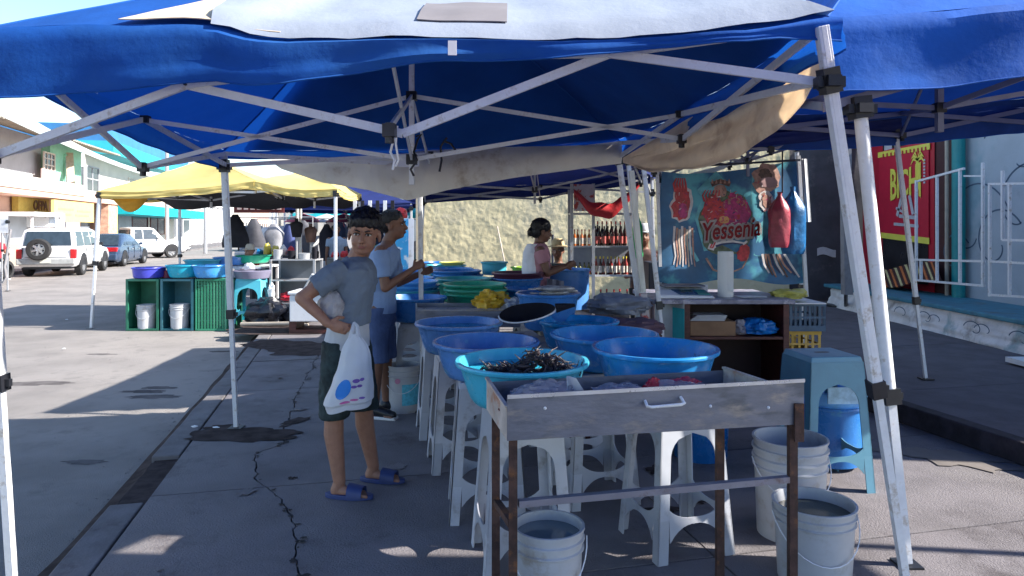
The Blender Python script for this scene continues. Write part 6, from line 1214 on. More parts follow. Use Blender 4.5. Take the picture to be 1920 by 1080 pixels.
    if shoes:
        for s_ in 'LR':
            if 'an' + s_ in g:
                f = V(J.get('ft' + s_, (1, 0, 0))).normalized(); sdv = V((-f.y, f.x, 0)); a = g['an' + s_]; z0 = O.z
                if shoes[0] == 'slide':
                    pts = []
                    for k in range(24):
                        an = 2 * math.pi * k / 24; u = math.cos(an); wd = .046 * (1 + .12 * u) * math.sin(an); pts.append(a + f * (.055 + .140 * u) + sdv * wd); 
                    for p in pts: p.z = z0
                    so_ = part('slide', MB().prism(pts, (0, 0, .026)), shoes[1], t, bevel=.005)
                    part('strap', MB().sheet(12, 6, lambda u, v: a + f * (.055 + .085 * v) + sdv * (.054 * math.cos(math.pi * u)) + V((0, 0, z0 - a.z + .02 + .062 * math.sin(math.pi * u) ** .7 * (1 - .25 * v))), .008), shoes[1], so_)
                else:
                    q = MB(); q.cap(a - f * .02 + V((0, 0, -.03)), .044, a - f * .025 + V((0, 0, -.05)), .040); q.cap(a + V((0, 0, -.02)), .045, a + f * .12 + V((0, 0, -.045)), .038); q.cap(a + f * .10 + V((0, 0, -.048)), .040, a + f * .155 + V((0, 0, -.05)), .032)
                    sh_ = part('shoe', remesh(q, .006, 2), shoes[1], t); part('sole', MB().hexa([a - f * .07 + sdv * -.038 + V((0, 0, z0 - a.z)), a + f * .19 + sdv * -.038 + V((0, 0, z0 - a.z)), a + f * .19 + sdv * .038 + V((0, 0, z0 - a.z)), a - f * .07 + sdv * .038 + V((0, 0, z0 - a.z))], [a - f * .07 + sdv * -.042 + V((0, 0, z0 - a.z + .024)), a + f * .185 + sdv * -.042 + V((0, 0, z0 - a.z + .024)), a + f * .185 + sdv * .042 + V((0, 0, z0 - a.z + .024)), a - f * .07 + sdv * .042 + V((0, 0, z0 - a.z + .024))]), WHT, sh_, bevel=.006)
    if extra: extra(t, g, O)
    return t
# --- the boy in front
bl = (-.88, 3.94, .0)
J = dict(neck=(-.005, 0, 1.335), head=(.045, -.02, 1.475), shR=(-.065, -.155, 1.265), elR=(-.255, -.20, 1.13), wrR=(-.10, -.235, .995), hdR=(.9, -.05, -.28), hnR=(.15, .95, -.1),
         shL=(.01, .155, 1.275), elL=(.0, .21, 1.05), wrL=(-.02, .22, .86), hnL=(0, -1, 0), hiR=(-.085, -.065, .80), knR=(-.112, -.07, .47), anR=(-.085, -.06, .085), hiL=(-.035, .09, .80), knL=(.012, .12, .47), anL=(.055, .19, .085), ftR=(1, -.12, 0), ftL=(1, -.15, 0))
tor = [((-.055, .01, .80), .11, .15, 0), ((-.055, .01, .92), .105, .150, 0), ((-.045, .01, 1.0), .095, .135, .1), ((-.03, 0, 1.12), .10, .145, .15), ((-.015, 0, 1.22), .105, .165, .2), ((-.01, 0, 1.29), .08, .155, .2), ((-.005, 0, 1.335), .05, .07, .2)]
def tee(g, O):
    q = MB(); q.secs([(O + V(c), a, b, ya) for c, a, b, ya in [((-.045, .005, .965), .115, .165, .05), ((-.042, .005, 1.02), .112, .158, .1), ((-.03, 0, 1.12), .120, .165, .15), ((-.012, 0, 1.20), .124, .18, .2), ((-.008, 0, 1.275), .112, .185, .2), ((-.006, 0, 1.318), .090, .140, .2), ((-.004, 0, 1.345), .060, .068, .2)]], 24)
    q.tube([g['shR'] + V((.02, .03, .015)), g['shR'].lerp(g['elR'], .2), g['shR'].lerp(g['elR'], .62)], [.068, .068, .062], 16)
    q.tube([g['shL'], g['shL'].lerp(g['elL'], .65)], [.064, .062], 16)
    for k in range(5): a = k * .5; p = O + V((.06 - .06 * k * .4, -.15, 1.20 - .05 * k)); q.cap(p, .012, p + V((-.10, -.005, -.05 + .01 * k)), .007, 6)
    return q
def under(g, O): return MB().secs([(O + V(c), a, b, 0) for c, a, b in [((-.060, .01, .83), .124, .168), ((-.058, .01, .87), .122, .165), ((-.056, .01, .91), .118, .160), ((-.05, .008, .985), .108, .152), ((-.05, .008, 1.02), .10, .14)]], 24)  # lower band of the tee, paler colour standing for the light on it
def shorts(g, O):
    q = MB(); q.secs([(O + V(c), a, b, 0) for c, a, b in [((-.058, .01, .90), .108, .150), ((-.06, .01, .84), .122, .160), ((-.06, .01, .74), .128, .165), ((-.06, .01, .70), .115, .15)]], 24)
    for s_ in 'RL': q.tube([g['hi' + s_] + V((0, 0, .075)), g['hi' + s_] + V((0, 0, -.02)), g['hi' + s_].lerp(g['kn' + s_], .5), g['kn' + s_] + V((0, 0, .0)), g['kn' + s_] + V((0, 0, -.02))], [.094, .103, .096, .088, .086], 18)
    return q
person(bl, J, 'boy in a grey blue tee and dark shorts looking at the camera', SK, .0048, 1.0, clothes=[('undershirt', under, TEE_LIT, .007, .005), ('tee_shirt', tee, TEE, .006, .009), ('shorts', shorts, SHORT, .007, .008)], hair='thick', head=1.11, yaw=R(180 + 5), pitch=R(-7), roll=R(-4), shoes=('slide', SLIDE), tor=tor, hand_curl={'R': .75, 'L': .5}, thumb=(1, 1))
# wrapped bundle under his arm
bo = V(bl)
blob('plastic_bundle', 'clear plastic wrapped bundle squeezed under the arm of the front boy', 'bundle', tuple(bo + V((-.105, -.15, 1.06))), (.072, .045, .10), mat('wrapped_white_plastic', (.40, .385, .41), .22, var=.2, scale=14, bump=1, bscale=26, trans=.15), 81, .28, 40, -.1)
# carrier bag hanging from his hand
cg = thing('carrier_bag', 'white carrier bag with blue and purple print hanging from the hand of the front boy', 'bag', tuple(bo + V((.045, -.27, .55))))
cb_ = bo + V((.045, -.265, 0))
def bagf(u, v):
    a = 2 * math.pi * u; z = lerp(.945, .555, v); wd = .018 + .098 * min(1, (v / .55)) ** .85 + .012 * math.sin(v * 9); dp = .012 + .055 * min(1, v / .6); r_ = 1 + .10 * nz((math.cos(a) * 2, math.sin(a) * 2, v * 4), 1, 4) + .05 * math.sin(a * 9 + v * 3) * (1 - v)
    if v > .93: wd *= .93; dp *= .8
    x = wd * r_ * math.cos(a) + .01 * math.sin(v * 5) - .02 * v; z += .02 * math.cos(a) * v; return cb_ + V((x, dp * r_ * math.sin(a), z - (.012 * abs(math.sin(a * 2)) * v)))
part('bag_body', MB().sheet(48, 30, bagf), BAG, cg)
part('bag_bottom', MB().ell(cb_ + V((-.02, 0, .575)), (.088, .042, .022)), BAG, cg)
for x in (-.02, .02): part('bag_handle', MB().tube([cb_ + V((x * 1.6, 0, .86)), cb_ + V((x, .0, .93)), cb_ + V((x * .5, .02, .985)), cb_ + V((-.01, .035, 1.0))], [.018, .013, .010, .008], 8), BAG, cg)
ub = lambda u, v: bagf(u, v) + (bagf(u, v) - bagf((u + .5) % 1, v)).normalized() * .004
def bprint(nm, u0, v0, ru, rv, m_, n=18):
    pts = [ub((u0 + ru * math.cos(2 * math.pi * k / n)) % 1, v0 + rv * math.sin(2 * math.pi * k / n)) for k in range(n)]; part(nm, MB().prism(pts, (0, -.001, 0)), m_, cg)
bprint('round_blue_print', .715, .70, .055, .13, mat('bag_print_blue', (.01, .20, .65), .4)); 
for k, (u0, v0, ru, rv, c) in enumerate(((.80, .60, .028, .028, 0), (.845, .585, .02, .022, 0), (.79, .68, .022, .02, 0), (.83, .67, .02, .02, 0), (.74, .88, .035, .016, 1), (.80, .855, .03, .014, 1), (.85, .835, .02, .016, 0))): bprint('print_mark', u0, v0, ru, rv, mat('bag_print_purple', (.16, .08, .40), .4) if c == 0 else mat('bag_print_pink', (.55, .10, .32), .4), 12)
# --- second boy
l2 = (-1.06, 5.60, 0)
J = dict(neck=(.06, 0, 1.40), head=(.105, 0, 1.53), shR=(.03, -.17, 1.33), elR=(.075, -.21, 1.045), wrR=(.285, -.12, 1.19), hdR=(.7, .25, .5), hnR=(.3, .6, .2), shL=(.06, .17, 1.33), elL=(.10, .21, 1.05), wrL=(.32, .12, 1.14), hnL=(0, -1, 0),
         hiR=(-.01, -.08, .88), knR=(.0, -.09, .50), anR=(-.03, -.10, .085), hiL=(.0, .09, .88), knL=(.03, .09, .5), anL=(.03, .10, .085), ftR=(1, -.25, 0), ftL=(1, -.1, 0))
tor = [((.0, 0, .82), .11, .15, 0), ((0, 0, .95), .10, .14, 0), ((.01, 0, 1.1), .105, .15, 0), ((.03, 0, 1.25), .11, .17, 0), ((.045, 0, 1.35), .08, .15, 0), ((.06, 0, 1.40), .05, .07, 0)]
def tee2(g, O):
    q = MB().secs([(O + V(c), a, b, 0) for c, a, b in [((.0, 0, .83), .125, .17), ((0, 0, .95), .118, .16), ((.01, 0, 1.1), .122, .165), ((.028, 0, 1.25), .125, .185), ((.04, 0, 1.33), .105, .175), ((.052, 0, 1.39), .06, .075)]], 22)
    for s_ in 'RL': q.tube([g['sh' + s_], g['sh' + s_].lerp(g['el' + s_], .72)], [.068, .062], 16)
    return q
def sho2(g, O):
    q = MB().secs([(O + V(c), a, b, 0) for c, a, b in [((.0, 0, .90), .11, .15), ((0, 0, .78), .125, .165), ((0, 0, .72), .11, .15)]], 22)
    for s_ in 'RL': q.tube([g['hi' + s_], g['kn' + s_] + V((0, 0, -.06))], [.10, .085], 16)
    return q
person(l2, J, 'boy in a light blue shirt behind the first one holding the middle pole', SK2, .006, 1.0, clothes=[('shirt', tee2, LBT, .008, .005), ('shorts', sho2, DENIM, .009, .005)], hair='short', head=1.06, yaw=R(-90 - 6), pitch=R(4), shoes=('shoe', BPL), tor=tor, hand_curl={'R': 1.1, 'L': .5}, thumb=(-1, 1), face=True)
# --- woman in white
l3 = (.27, 7.6, 0)
J = dict(neck=(.03, 0, 1.36), head=(.06, 0, 1.475), shR=(.035, -.16, 1.27), elR=(.11, -.20, 1.03), wrR=(.31, -.16, 1.10), hnR=(0, .8, .2), shL=(.05, .16, 1.27), elL=(.16, .2, 1.04), wrL=(.33, .1, 1.10), hnL=(0, -.8, 0), hiR=(0, -.09, .85), knR=(0, -.09, .46), anR=(-.02, -.09, .085), hiL=(0, .09, .85), knL=(.02, .09, .46), anL=(.02, .09, .085))
tor = [((0, 0, .80), .15, .19, 0), ((0, 0, .95), .13, .17, 0), ((.01, 0, 1.1), .13, .165, 0), ((.02, 0, 1.22), .12, .17, 0), ((.03, 0, 1.30), .09, .15, 0), ((.03, 0, 1.36), .05, .07, 0)]
def blo(g, O):
    q = MB().secs([(O + V(c), a, b, 0) for c, a, b in [((0, 0, .8), .165, .205), ((0, 0, .95), .145, .185), ((.01, 0, 1.1), .142, .18), ((.02, 0, 1.22), .135, .185), ((.028, 0, 1.31), .095, .15), ((.03, 0, 1.35), .06, .08)]], 22)
    for s_ in 'RL': q.tube([g['sh' + s_], g['sh' + s_].lerp(g['el' + s_], .55)], [.072, .066], 14)
    return q
def apr(g, O): return MB().secs([(O + V((-.035, 0, z)), a, b, 0) for z, a, b in [(.78, .15, .20), (.95, .135, .185), (1.1, .125, .18), (1.24, .115, .175), (1.34, .07, .11)]], 22)
def trou(g, O):
    q = MB().secs([(O + V((0, 0, z)), a, b, 0) for z, a, b in [(.92, .15, .19), (.8, .16, .2), (.72, .13, .18)]], 20)
    for s_ in 'RL': q.tube([g['hi' + s_], g['kn' + s_], g['an' + s_]], [.11, .085, .07], 14)
    return q
person(l3, J, 'woman with dark tied hair in a white apron over a pink blouse', SK2, .008, 1.1, clothes=[('blouse', blo, PINK, .01, .005), ('apron', apr, APR, .01, .006), ('trousers', trou, DKG, .012, .004)], hair='bun', head=1.1, yaw=R(-90 + 12), pitch=R(-8), shoes=('shoe', BPL), tor=tor)
one('grey_cloth', MB().sheet(12, 10, lambda u, v: V((l3[0] + lerp(.10, .28, u), l3[1] - .23 + .02 * math.sin(u * 14), lerp(.98 - .03 * u, .62, v))), .006), mat('grey_rag', (.22, .22, .27), .9), 'grey cloth hanging at the front of the woman in white', 'cloth')
# --- man with straw hat, vendor, child, others
def simple(loc, label, head=(0, 0, 1.5), sh=1.3, yaw=0, shirt=DKG, trouser=DKG, skin=SK2, hair='short', hat=None, arms='front', sit=0, vox=.012, k=1.0, bodyyaw=None):
    by = yaw if bodyyaw is None else bodyyaw; f = V((math.cos(by + math.pi / 2), math.sin(by + math.pi / 2), 0)); s = V((f.y, -f.x, 0))     # forward, right
    z0 = sh - .45 * k; J = dict(neck=V((0, 0, sh + .06 * k)), head=V((0, 0, sh + .20 * k)) + f * .02)
    for nm, sg in (('R', 1), ('L', -1)):
        J['sh' + nm] = s * sg * .17 * k + V((0, 0, sh - .03)); J['el' + nm] = s * sg * .22 * k + f * .04 + V((0, 0, sh - .30 * k)); J['wr' + nm] = s * sg * .12 * k + f * .26 * k + V((0, 0, sh - .25 * k)) if arms == 'front' else s * sg * .24 + f * .05 + V((0, 0, sh - .54 * k)); J['hn' + nm] = -s * sg
        h = s * sg * .09 * k
        if sit: J['hi' + nm] = h + V((0, 0, z0)); J['kn' + nm] = h + f * .38 * k + V((0, 0, z0 + .02)); J['an' + nm] = h + f * .38 * k + V((0, 0, .085))
        else: J['hi' + nm] = h + V((0, 0, z0)); J['kn' + nm] = h + f * .02 + V((0, 0, z0 * .52)); J['an' + nm] = h + V((0, 0, .085))
        J['ft' + nm] = f
    tor = [(V((0, 0, z0 - .03)), .15 * k, .11 * k, by), (V((0, 0, z0 + .12)), .14 * k, .10 * k, by), (V((0, 0, sh - .15)), .16 * k, .115 * k, by), (V((0, 0, sh - .03)), .16 * k, .095 * k, by), (V((0, 0, sh + .04)), .06 * k, .06 * k, by)]
    def shf(g, O):
        q = MB().secs([(O + c, a + .018, b + .018, y) for c, a, b, y in tor[:-1]] + [(O + V((0, 0, sh + .035)), .08, .075, by)], 18)
        for n_ in 'RL': q.tube([g['sh' + n_], g['sh' + n_].lerp(g['el' + n_], .65)], [.066 * k, .06 * k], 12)
        return q
    def tr(g, O):
        q = MB().secs([(O + V((0, 0, z0 + .07)), .155 * k, .12 * k, by), (O + V((0, 0, z0 - .08)), .155 * k, .12 * k, by)], 18)
        for n_ in 'RL': q.tube([g['hi' + n_], g['kn' + n_], g['kn' + n_].lerp(g['an' + n_], .1), g['an' + n_]], [.10 * k, .08 * k, .078 * k, .06 * k], 12)
        return q
    return person(loc, J, label, skin, vox, k, clothes=[('shirt', shf, shirt, .014, .004), ('trousers', tr, trouser, .014, .004)], hair=hair, hat=hat, head=1.05 * (k ** .5), yaw=yaw, shoes=('shoe', BPL), tor=tor, brow=False)
simple((.60, 8.95, 0), 'seated man in a straw hat facing the woman in white', sh=1.03, yaw=R(165), shirt=DKG, hat=(STRAW, .15), hair=None, sit=1, bodyyaw=R(150))
simple((1.64, 8.6, 0), 'vendor in a white cap and dark shirt behind the navy box', sh=1.22, yaw=R(170), shirt=mat('brown_dark_shirt', (.09, .05, .045), .9), hat=(WHT, .10), hair=None)
simple((-4.64, 12.3, -.05), 'seated child in a red and white shirt and pale hat left of the shelf', sh=.98, yaw=R(150), shirt=REDC, skin=SK, hat=(mat('pale_hat', (.50, .46, .40), .8), .13), hair=None, sit=1, k=.85)
simple((-4.1, 16.2, -.1), 'person in a pale blue tee walking far behind the front boy', sh=1.40, yaw=R(200), shirt=mat('pale_blue_tee', (.30, .38, .50), .9), hair='short', arms='down')
simple((-5.0, 19.5, -.1), 'far person in a black top between the stalls', sh=1.38, yaw=R(20), shirt=BLACKC, arms='down'); simple((-4.5, 21.5, -.1), 'far person in a dark red top deep in the stalls', sh=1.36, yaw=R(120), shirt=mat('dark_red_top', (.14, .02, .04), .9), arms='down')
simple((-5.9, 20.5, -.1), 'far person in a white shirt deep in the stalls', sh=1.4, yaw=R(200), shirt=WHT, arms='down'); simple((-16.2, 21.8, -.11), 'rider in a red shirt sitting on the motorbike at the left edge', sh=1.18, yaw=R(10), shirt=REDC, sit=1)
# red and white bags at seated child
blob('white_bag', 'small white bag in front of the seated child', 'bag', (-4.32, 11.4, .88), (.08, .06, .07), BAG, 91, .4)
# ---------------------------------------------------------------- vehicles
def lathe_y(mb_, prof, n, c, ax):     # wheel: axis along ax
    z = V(ax).normalized(); m = z.to_track_quat('Z', 'Y').to_matrix(); return mb_.lathe(prof, n, c, m)
GLS = mat('car_glass', (.03, .045, .06), .08, var=.2, spec=.8); TYR = mat('tyre_rubber', (.02, .02, .022), .8, var=.2); RIMM = mat('wheel_alloy', (.45, .46, .48), .3, .7); REDL = mat('red_lamp_plastic', (.45, .01, .015), .2); PLATE = mat('number_plate', (.55, .55, .5), .5); CHR = mat('chrome_trim', (.5, .5, .52), .2, .9); LAMPC = mat('clear_lamp', (.6, .6, .62), .12)
def wheel(t, x, y, r, w_, sx):
    tw_ = part('wheel', lathe_y(MB(), [(r * .62, -w_ / 2), (r * .93, -w_ / 2), (r, -w_ * .38), (r, w_ * .38), (r * .93, w_ / 2), (r * .62, w_ / 2), (r * .62, w_ * .3), (r * .62, -w_ / 2)], 28, (x, y, r), (sx, 0, 0)), TYR, t)
    rm = MB(); lathe_y(rm, [(0, w_ * .30), (r * .14, w_ * .36), (r * .16, w_ * .26), (r * .60, w_ * .24), (r * .62, w_ * .42), (r * .615, w_ * .1), (0, w_ * .08)], 28, (x, y, r), (sx, 0, 0))
    for k in range(6):
        a = k * math.pi / 3; rm.bar((x + sx * w_ * .34, y, r), (x + sx * w_ * .32, y + r * .56 * math.cos(a), r + r * .56 * math.sin(a)), .05, .055, up=(1, 0, 0))
    part('rim', rm, RIMM, tw_)
def loft(st, n):
    """st: list of (y, [(x,z)...]) half sections from bottom centre to top centre; mirrored"""
    mb_ = MB(); vs = []; 
    for y, h in st:
        full = [V((x, y, z)) for x, z in h] + [V((-x, y, z)) for x, z in h[-2:0:-1]] if abs(h[-1][0]) < 1e-6 else [V((x, y, z)) for x, z in h] + [V((-x, y, z)) for x, z in h[::-1] if x > 1e-6]
        vs += full; m_ = len(full)
    N = len(st); fs = [(i * m_ + k, i * m_ + (k + 1) % m_, (i + 1) * m_ + (k + 1) % m_, (i + 1) * m_ + k) for i in range(N - 1) for k in range(m_)]
    fs += [tuple(range(m_)), tuple((N - 1) * m_ + k for k in range(m_))[::-1]]
    return mb_.add(vs, fs, True)
def car(kind, label, cat, loc, rz, paint, L=4.5, W_=1.8, Hh=1.7, name='parked_car', spare=False, group='cars parked across the street'):
    t = thing(name, label, cat, (0, 0, 0), group); w_ = W_ / 2; r = .36 if kind != 'sedan' else .32; g_ = .32 if kind != 'sedan' else .2; belt = Hh * .60 if kind != 'sedan' else Hh * .62
    def sec(k, zt, zb=None, ww=1): zb = zb or g_; W0 = w_ * ww; return [(0, zb), (W0 * .86, zb), (W0 * .96, zb + .08), (W0, lerp(zb, zt, .4)), (W0 * .99, lerp(zb, zt, .72)), (W0 * .95, zt - .03), (W0 * .88, zt), (0, zt + .015)]
    if kind == 'suv': prof = [(-.02, .62, .48, .93), (.03, .98, .40, .97), (.12, belt, g_, 1), (1.2, belt, g_, 1), (L * .60, belt, g_, 1), (L * .74, belt * .98, g_, 1), (L * .9, belt * .92, g_, .98), (L * .98, belt * .82, g_ + .05, .93), (L, belt * .6, g_ + .12, .88)]
    elif kind == 'sedan': prof = [(-.02, .72, .42, .9), (.05, .88, .30, .95), (.3, belt, g_, .99), (1.2, belt, g_, 1), (L * .60, belt * .98, g_, 1), (L * .74, belt * .94, g_, 1), (L * .92, belt * .84, g_, .96), (L, belt * .62, g_ + .1, .86)]
    else: prof = [(-.02, .85, .5, .96), (.02, belt, .42, .98), (.1, belt, g_, 1), (L * .6, belt, g_, 1), (L * .72, belt * .98, g_, 1), (L * .94, belt * .92, g_, .98), (L, belt * .75, g_ + .1, .94)]
    bd_ = part('body', loft([(y, sec(0, zt, zb, ww)) for y, zt, zb, ww in prof], 0), paint, t)
    if kind == 'suv': gh = [(.10, belt - .03, .97, .97), (.28, Hh - .06, .86, .82), (.5, Hh - .01, .86, .80), (L * .5, Hh, .86, .80), (L * .60, Hh - .06, .86, .82), (L * .74, belt - .03, .94, .92)]
    elif kind == 'sedan': gh = [(.55, belt - .03, .92, .9), (1.15, Hh - .05, .80, .74), (1.6, Hh, .80, .72), (2.3, Hh - .03, .80, .74), (L * .70, belt - .03, .92, .90)]
    else: gh = [(L * .36, belt - .03, .95, .93), (L * .375, Hh - .05, .84, .80), (L * .40, Hh, .84, .80), (L * .58, Hh - .01, .84, .80), (L * .62, Hh - .07, .85, .82), (L * .72, belt - .03, .94, .92)]
    st = []
    for y, zt, wb, wt in gh:
        zt = max(zt, belt - .02); st.append((y, [(0, belt - .05), (w_ * .93, belt - .05), (w_ * .93, belt - .02), (w_ * lerp(.93, wt, .5), lerp(belt, zt, .55)), (w_ * wt, zt - .03 if zt > belt else zt), (w_ * wt * .93, zt), (0, zt + .012 if zt > belt else zt)]))
    part('cabin', loft(st, 0), paint, t)
    zb, zt = belt + .04, Hh - .12; xb, xt = w_ * .945, w_ * (gh[2][3] + .03)
    def sidew(y0, y1, y0t, y1t, nm='side_window'):
        for sx in (-1, 1):
            f = w_ * .93; q = [V((sx * (f + .006), y0, zb)), V((sx * (f + .006), y1, zb)), V((sx * (w_ * gh[2][3] + .022), y1t, zt)), V((sx * (w_ * gh[2][3] + .022), y0t, zt))]
            part(nm, MB().prism(q, (-sx * .03, 0, 0)), GLS, t)
    if kind == 'suv':
        sidew(.32, 1.12, .42, 1.10); sidew(1.20, 1.95, 1.18, 1.90); sidew(2.03, 3.0, 1.98, 2.55)
        part('rear_window', MB().prism([V((-w_ * .80, .125, belt + .06)), V((w_ * .80, .125, belt + .06)), V((w_ * .72, .235, Hh - .13)), V((-w_ * .72, .235, Hh - .13))], (0, -.02, .005)), GLS, t)
        part('windscreen', MB().prism([V((-w_ * .82, L * .735, belt + .02)), V((w_ * .82, L * .735, belt + .02)), V((w_ * .72, L * .615, Hh - .1)), V((-w_ * .72, L * .615, Hh - .1))], (0, .02, .02)), GLS, t)
        for sx in (-1, 1): part('tail_lamp', MB().bx(min(sx * w_ * .80, sx * w_ * .99), max(sx * w_ * .80, sx * w_ * .99), -.03, .14, belt - .38, belt - .06), REDL, t, bevel=.015)
        part('rear_bumper', MB().bx(-w_ * .97, w_ * .97, -.10, .08, .42, .62), mat('dull_silver_bumper', (.34, .35, .35), .5), t, bevel=.03)
        for sx in (-1, 1): part('roof_rail', MB().tube([V((sx * w_ * .72, .5, Hh + .03)), V((sx * w_ * .72, 2.4, Hh + .03))], .015, 6), GMET, t)
        part('tailgate_seam', MB().bx(-w_ * .70, w_ * .70, -.028, -.018, .66, .672).bx(-w_ * .78, -w_ * .77, -.028, .03, .66, belt), BPL, t)
        if spare:
            sp_ = part('spare_wheel', lathe_y(MB(), [(.20, 0), (.33, 0), (.365, .05), (.365, .17), (.33, .21), (.22, .21), (.20, .17), (.20, 0)], 32, (-.18, -.02, .93), (0, -1, 0)), TYR, t)
            rm = MB(); lathe_y(rm, [(0, .16), (.06, .19), (.07, .15), (.20, .13), (.215, .19), (.205, .05), (0, .05)], 28, (-.18, -.02, .93), (0, -1, 0))
            for k in range(6): a = k * math.pi / 3 + .3; rm.bar((-.18, -.19, .93), (-.18 + .2 * math.cos(a), -.185, .93 + .2 * math.sin(a)), .055, .03, up=(0, 1, 0))
            part('rim', rm, RIMM, sp_)
            dk = MB()
            for k in range(6): a = k * math.pi / 3 + .3 + .52; dk.ell((-.18 + .135 * math.cos(a), -.155, .93 + .135 * math.sin(a)), (.035, .012, .035), None, 8, 6)
            part('rim_hole', dk, BPL, sp_)
    elif kind == 'sedan':
        sidew(1.35, 2.05, 1.42, 2.0); sidew(2.12, 3.0, 2.08, 2.5); sidew(.95, 1.27, 1.2, 1.35)
        part('rear_window', MB().prism([V((-w_ * .78, .60, belt + .02)), V((w_ * .78, .60, belt + .02)), V((w_ * .64, 1.10, Hh - .07)), V((-w_ * .64, 1.10, Hh - .07))], (0, -.02, .03)), GLS, t)
        part('windscreen', MB().prism([V((-w_ * .80, L * .69, belt + .02)), V((w_ * .80, L * .69, belt + .02)), V((w_ * .66, 2.38, Hh - .07)), V((-w_ * .66, 2.38, Hh - .07))], (0, .02, .03)), GLS, t)
        for sx in (-1, 1): part('tail_lamp', MB().bx(min(sx * w_ * .42, sx * w_ * .94), max(sx * w_ * .42, sx * w_ * .94), -.03, .16, .66, .84), REDL, t, bevel=.02)
        part('rear_bumper', MB().bx(-w_ * .93, w_ * .93, -.08, .1, .30, .58), paint, t, bevel=.04)
    else:
        sidew(L * .405, L * .49, L * .405, L * .485); sidew(L * .50, L * .655, L * .495, L * .60)
        part('rear_window', MB().prism([V((-w_ * .76, L * .358, belt + .08)), V((w_ * .76, L * .358, belt + .08)), V((w_ * .70, L * .368, Hh - .13)), V((-w_ * .70, L * .368, Hh - .13))], (0, -.02, 0)), GLS, t)
        part('windscreen', MB().prism([V((-w_ * .82, L * .715, belt + .02)), V((w_ * .82, L * .715, belt + .02)), V((w_ * .72, L * .63, Hh - .1)), V((-w_ * .72, L * .63, Hh - .1))], (0, .02, .02)), GLS, t)
        part('bed_cavity', MB().bx(-w_ * .84, w_ * .84, .1, L * .34, belt - .02, belt + .02), BPL, t)
        for sx in (-1, 1): part('tail_lamp', MB().bx(min(sx * w_ * .86, sx * w_ * .98), max(sx * w_ * .86, sx * w_ * .98), -.03, .06, belt - .35, belt - .06), REDL, t)
        for sx in (-1, 1): part('headlight', MB().bx(min(sx * w_ * .6, sx * w_ * .93), max(sx * w_ * .6, sx * w_ * .93), L - .12, L + .02, belt * .62, belt * .78), LAMPC, t)
        part('grille', MB().bx(-w_ * .55, w_ * .55, L - .05, L + .015, belt * .5, belt * .78), BPL, t); part('front_bumper', MB().bx(-w_ * .96, w_ * .96, L - .1, L + .09, .36, .56), CHR, t, bevel=.03); part('rear_bumper', MB().bx(-w_ * .96, w_ * .96, -.12, .02, .44, .6), CHR, t, bevel=.03)
    part('number_plate', MB().bx(-.16, .16, -.115, -.105, .47, .60), PLATE, t)
    y0, y1 = (L * .19, L * .80)
    for sx in (-1, 1):
        for y in (y0, y1):
            wheel(t, sx * (w_ - .10), y, r, .22, sx)
            arch = [V((sx * (w_ + .004), y + (r + .07) * math.cos(a), r + (r + .07) * math.sin(a))) for a in [math.pi * k / 14 for k in range(15)]]; part('wheel_arch', MB().prism(arch, (-sx * .12, 0, 0)), BPL, t)
        part('mirror', MB().box((sx * (w_ + .08), y1 - r - .55 if kind != 'pickup' else L * .65, belt + .08), (.14, .09, .12)), BPL if kind == 'suv' else paint, t, bevel=.02)
        for yy in ((1.15, 1.98, 3.02) if kind == 'suv' else (1.3, 2.1, 3.0) if kind == 'sedan' else (L * .395, L * .495, L * .66)): part('door_seam', MB().bx(sx * w_ * .985 - .012, sx * w_ * .985 + .018, yy, yy + .012, g_ + .12, belt - .05), BPL, t)
        for yy in ((1.85, 2.75) if kind != 'pickup' else (L * .48, L * .62)): part('door_handle', MB().box((sx * (w_ + .005), yy, belt - .14), (.03, .14, .03)), GMET, t)
    part('underside', MB().bx(-w_ * .8, w_ * .8, .1, L - .2, g_ - .06, g_ + .02), BPL, t)
    t.location = loc; t.rotation_euler = (0, 0, rz); WO[t] = V(loc); return t
WP = mat('white_car_paint', (.66, .66, .67), .28, var=.03, coat=.5); BP_ = mat('blue_grey_car_paint', (.045, .08, .15), .25, .3, var=.1, coat=.6); DKP = mat('dark_car_paint', (.02, .022, .028), .3, coat=.5)
car('suv', 'white off road car with a spare wheel on its tailgate', 'car', (-15.75, 23.45, -.11), R(16.5), WP, 4.45, 1.78, 1.66, spare=True, name='parked_suv')
car('sedan', 'blue grey saloon parked in front of the white off road car', 'car', (-17.55, 29.2, -.11), R(12), BP_, 4.5, 1.78, 1.42)
car('pickup', 'white pickup truck standing beyond the blue saloon', 'truck', (-22.4, 36.6, -.11), R(-38), WP, 5.0, 1.8, 1.72, name='pickup_truck')
car('pickup', 'dark truck seen head on far down the street', 'truck', (-20.6, 55, -.11), R(200), DKP, 4.6, 1.9, 1.9, name='pickup_truck')
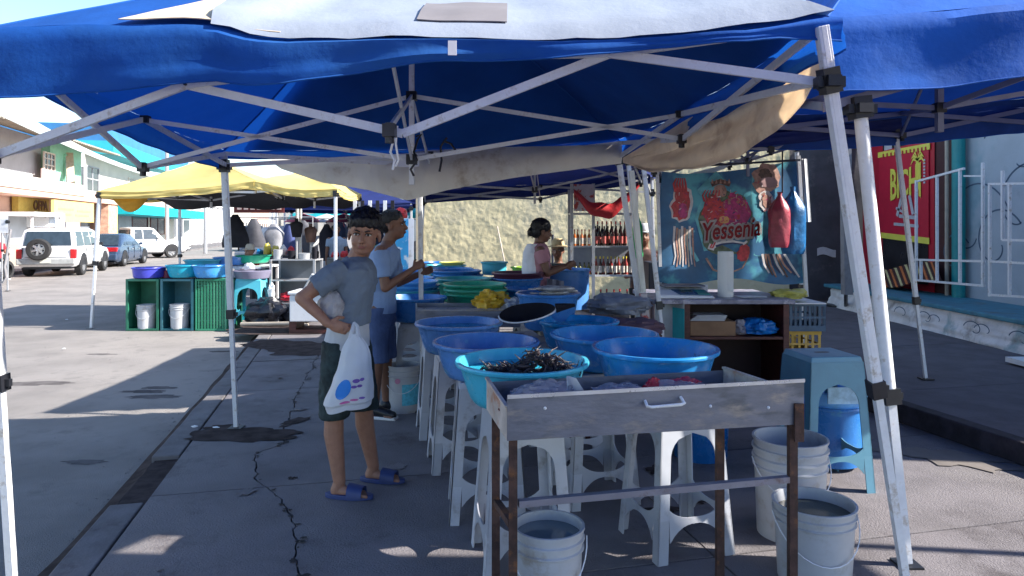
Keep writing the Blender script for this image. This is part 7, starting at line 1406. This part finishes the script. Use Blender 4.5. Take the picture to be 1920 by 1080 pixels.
# motorbike at left edge
mk = thing('motorbike', 'dark motorbike parked at the left edge beside the white off road car', 'motorbike', (-16.2, 21.8, -.11)); bx_, by_ = -16.2, 21.6
for y in (-.62, .62): part('wheel', lathe_y(MB(), [(.20, -.05), (.29, -.05), (.31, 0), (.29, .05), (.20, .05), (.20, -.05)], 20, (bx_, by_ + y, .2), (1, 0, 0)), TYR, mk)
part('frame', MB().tube([V((bx_, by_ - .62, .2)), V((bx_, by_ - .3, .55)), V((bx_, by_ + .35, .6)), V((bx_, by_ + .62, .2))], .04, 8), BPL, mk); part('tank', MB().ell((bx_, by_ + .15, .66), (.13, .24, .12)), REDP, mk); part('saddle', MB().ell((bx_, by_ - .3, .64), (.12, .34, .06)), RUB, mk)
part('handlebar', MB().tube([V((bx_ - .33, by_ + .3, .92)), V((bx_, by_ + .42, .85)), V((bx_ + .33, by_ + .3, .92))], .018, 8), DMET, mk); part('engine', MB().bx(bx_ - .13, bx_ + .13, by_ - .15, by_ + .25, .15, .48), GMET, mk, bevel=.03)
# food cart roof and white box beyond the off road car
fc = thing('food_cart', 'pale food cart with a flat roof behind the white off road car', 'cart', tuple(F(0, 1.2, 0)))
s0, s1 = spx(28, 1.3), spx(88, 1.3); fb(fc, 'roof', s0, s1, .5, 2.0, 2.05, 2.22, WHT); fb(fc, 'body', s0 + .2, s1 - .2, .6, 1.9, 0, .9, CRM); fb(fc, 'back_wall', s0 + .2, s1 - .2, .6, .7, .9, 2.05, GRW)
for s_ in (s0 + .15, s1 - .15): fb(fc, 'post', s_, s_ + .08, 1.8, 1.88, .9, 2.05, WMET)
fb(fc, 'white_box', spx(78, 1.3), spx(108, 1.3), .6, 1.6, 1.6, 2.25, WHT)
one('fabric_strap', MB().tube([P(20, 430, 17.9), P(14, 470, 17.9), P(9, 500, 17.9), P(12, 520, 17.9), P(5, 531, 17.9)], .03, 6), mat('grey_strap', (.25, .24, .25), .8), 'grey strap dangling from the white canopy at the left edge', 'strap')
# pedestrians' litter
random.seed(31)
for i, (x, y, lb) in enumerate(((365, 801, 'white paper scrap on the pavement slab edge'), (405, 803, 'small white scrap beside the foot of the near left leg'), (120, 655, 'pale scrap of litter in the sunlit road'), (125, 600, 'flat pale litter in the shaded road'))):
    q = G(x, y, 0 if i < 2 else -.1); blob('paper_scrap', lb, 'litter', (q.x, q.y, (.006 if i < 2 else -.09)), (.022, .015, .008), WHT, 95 + i, .4, 12)
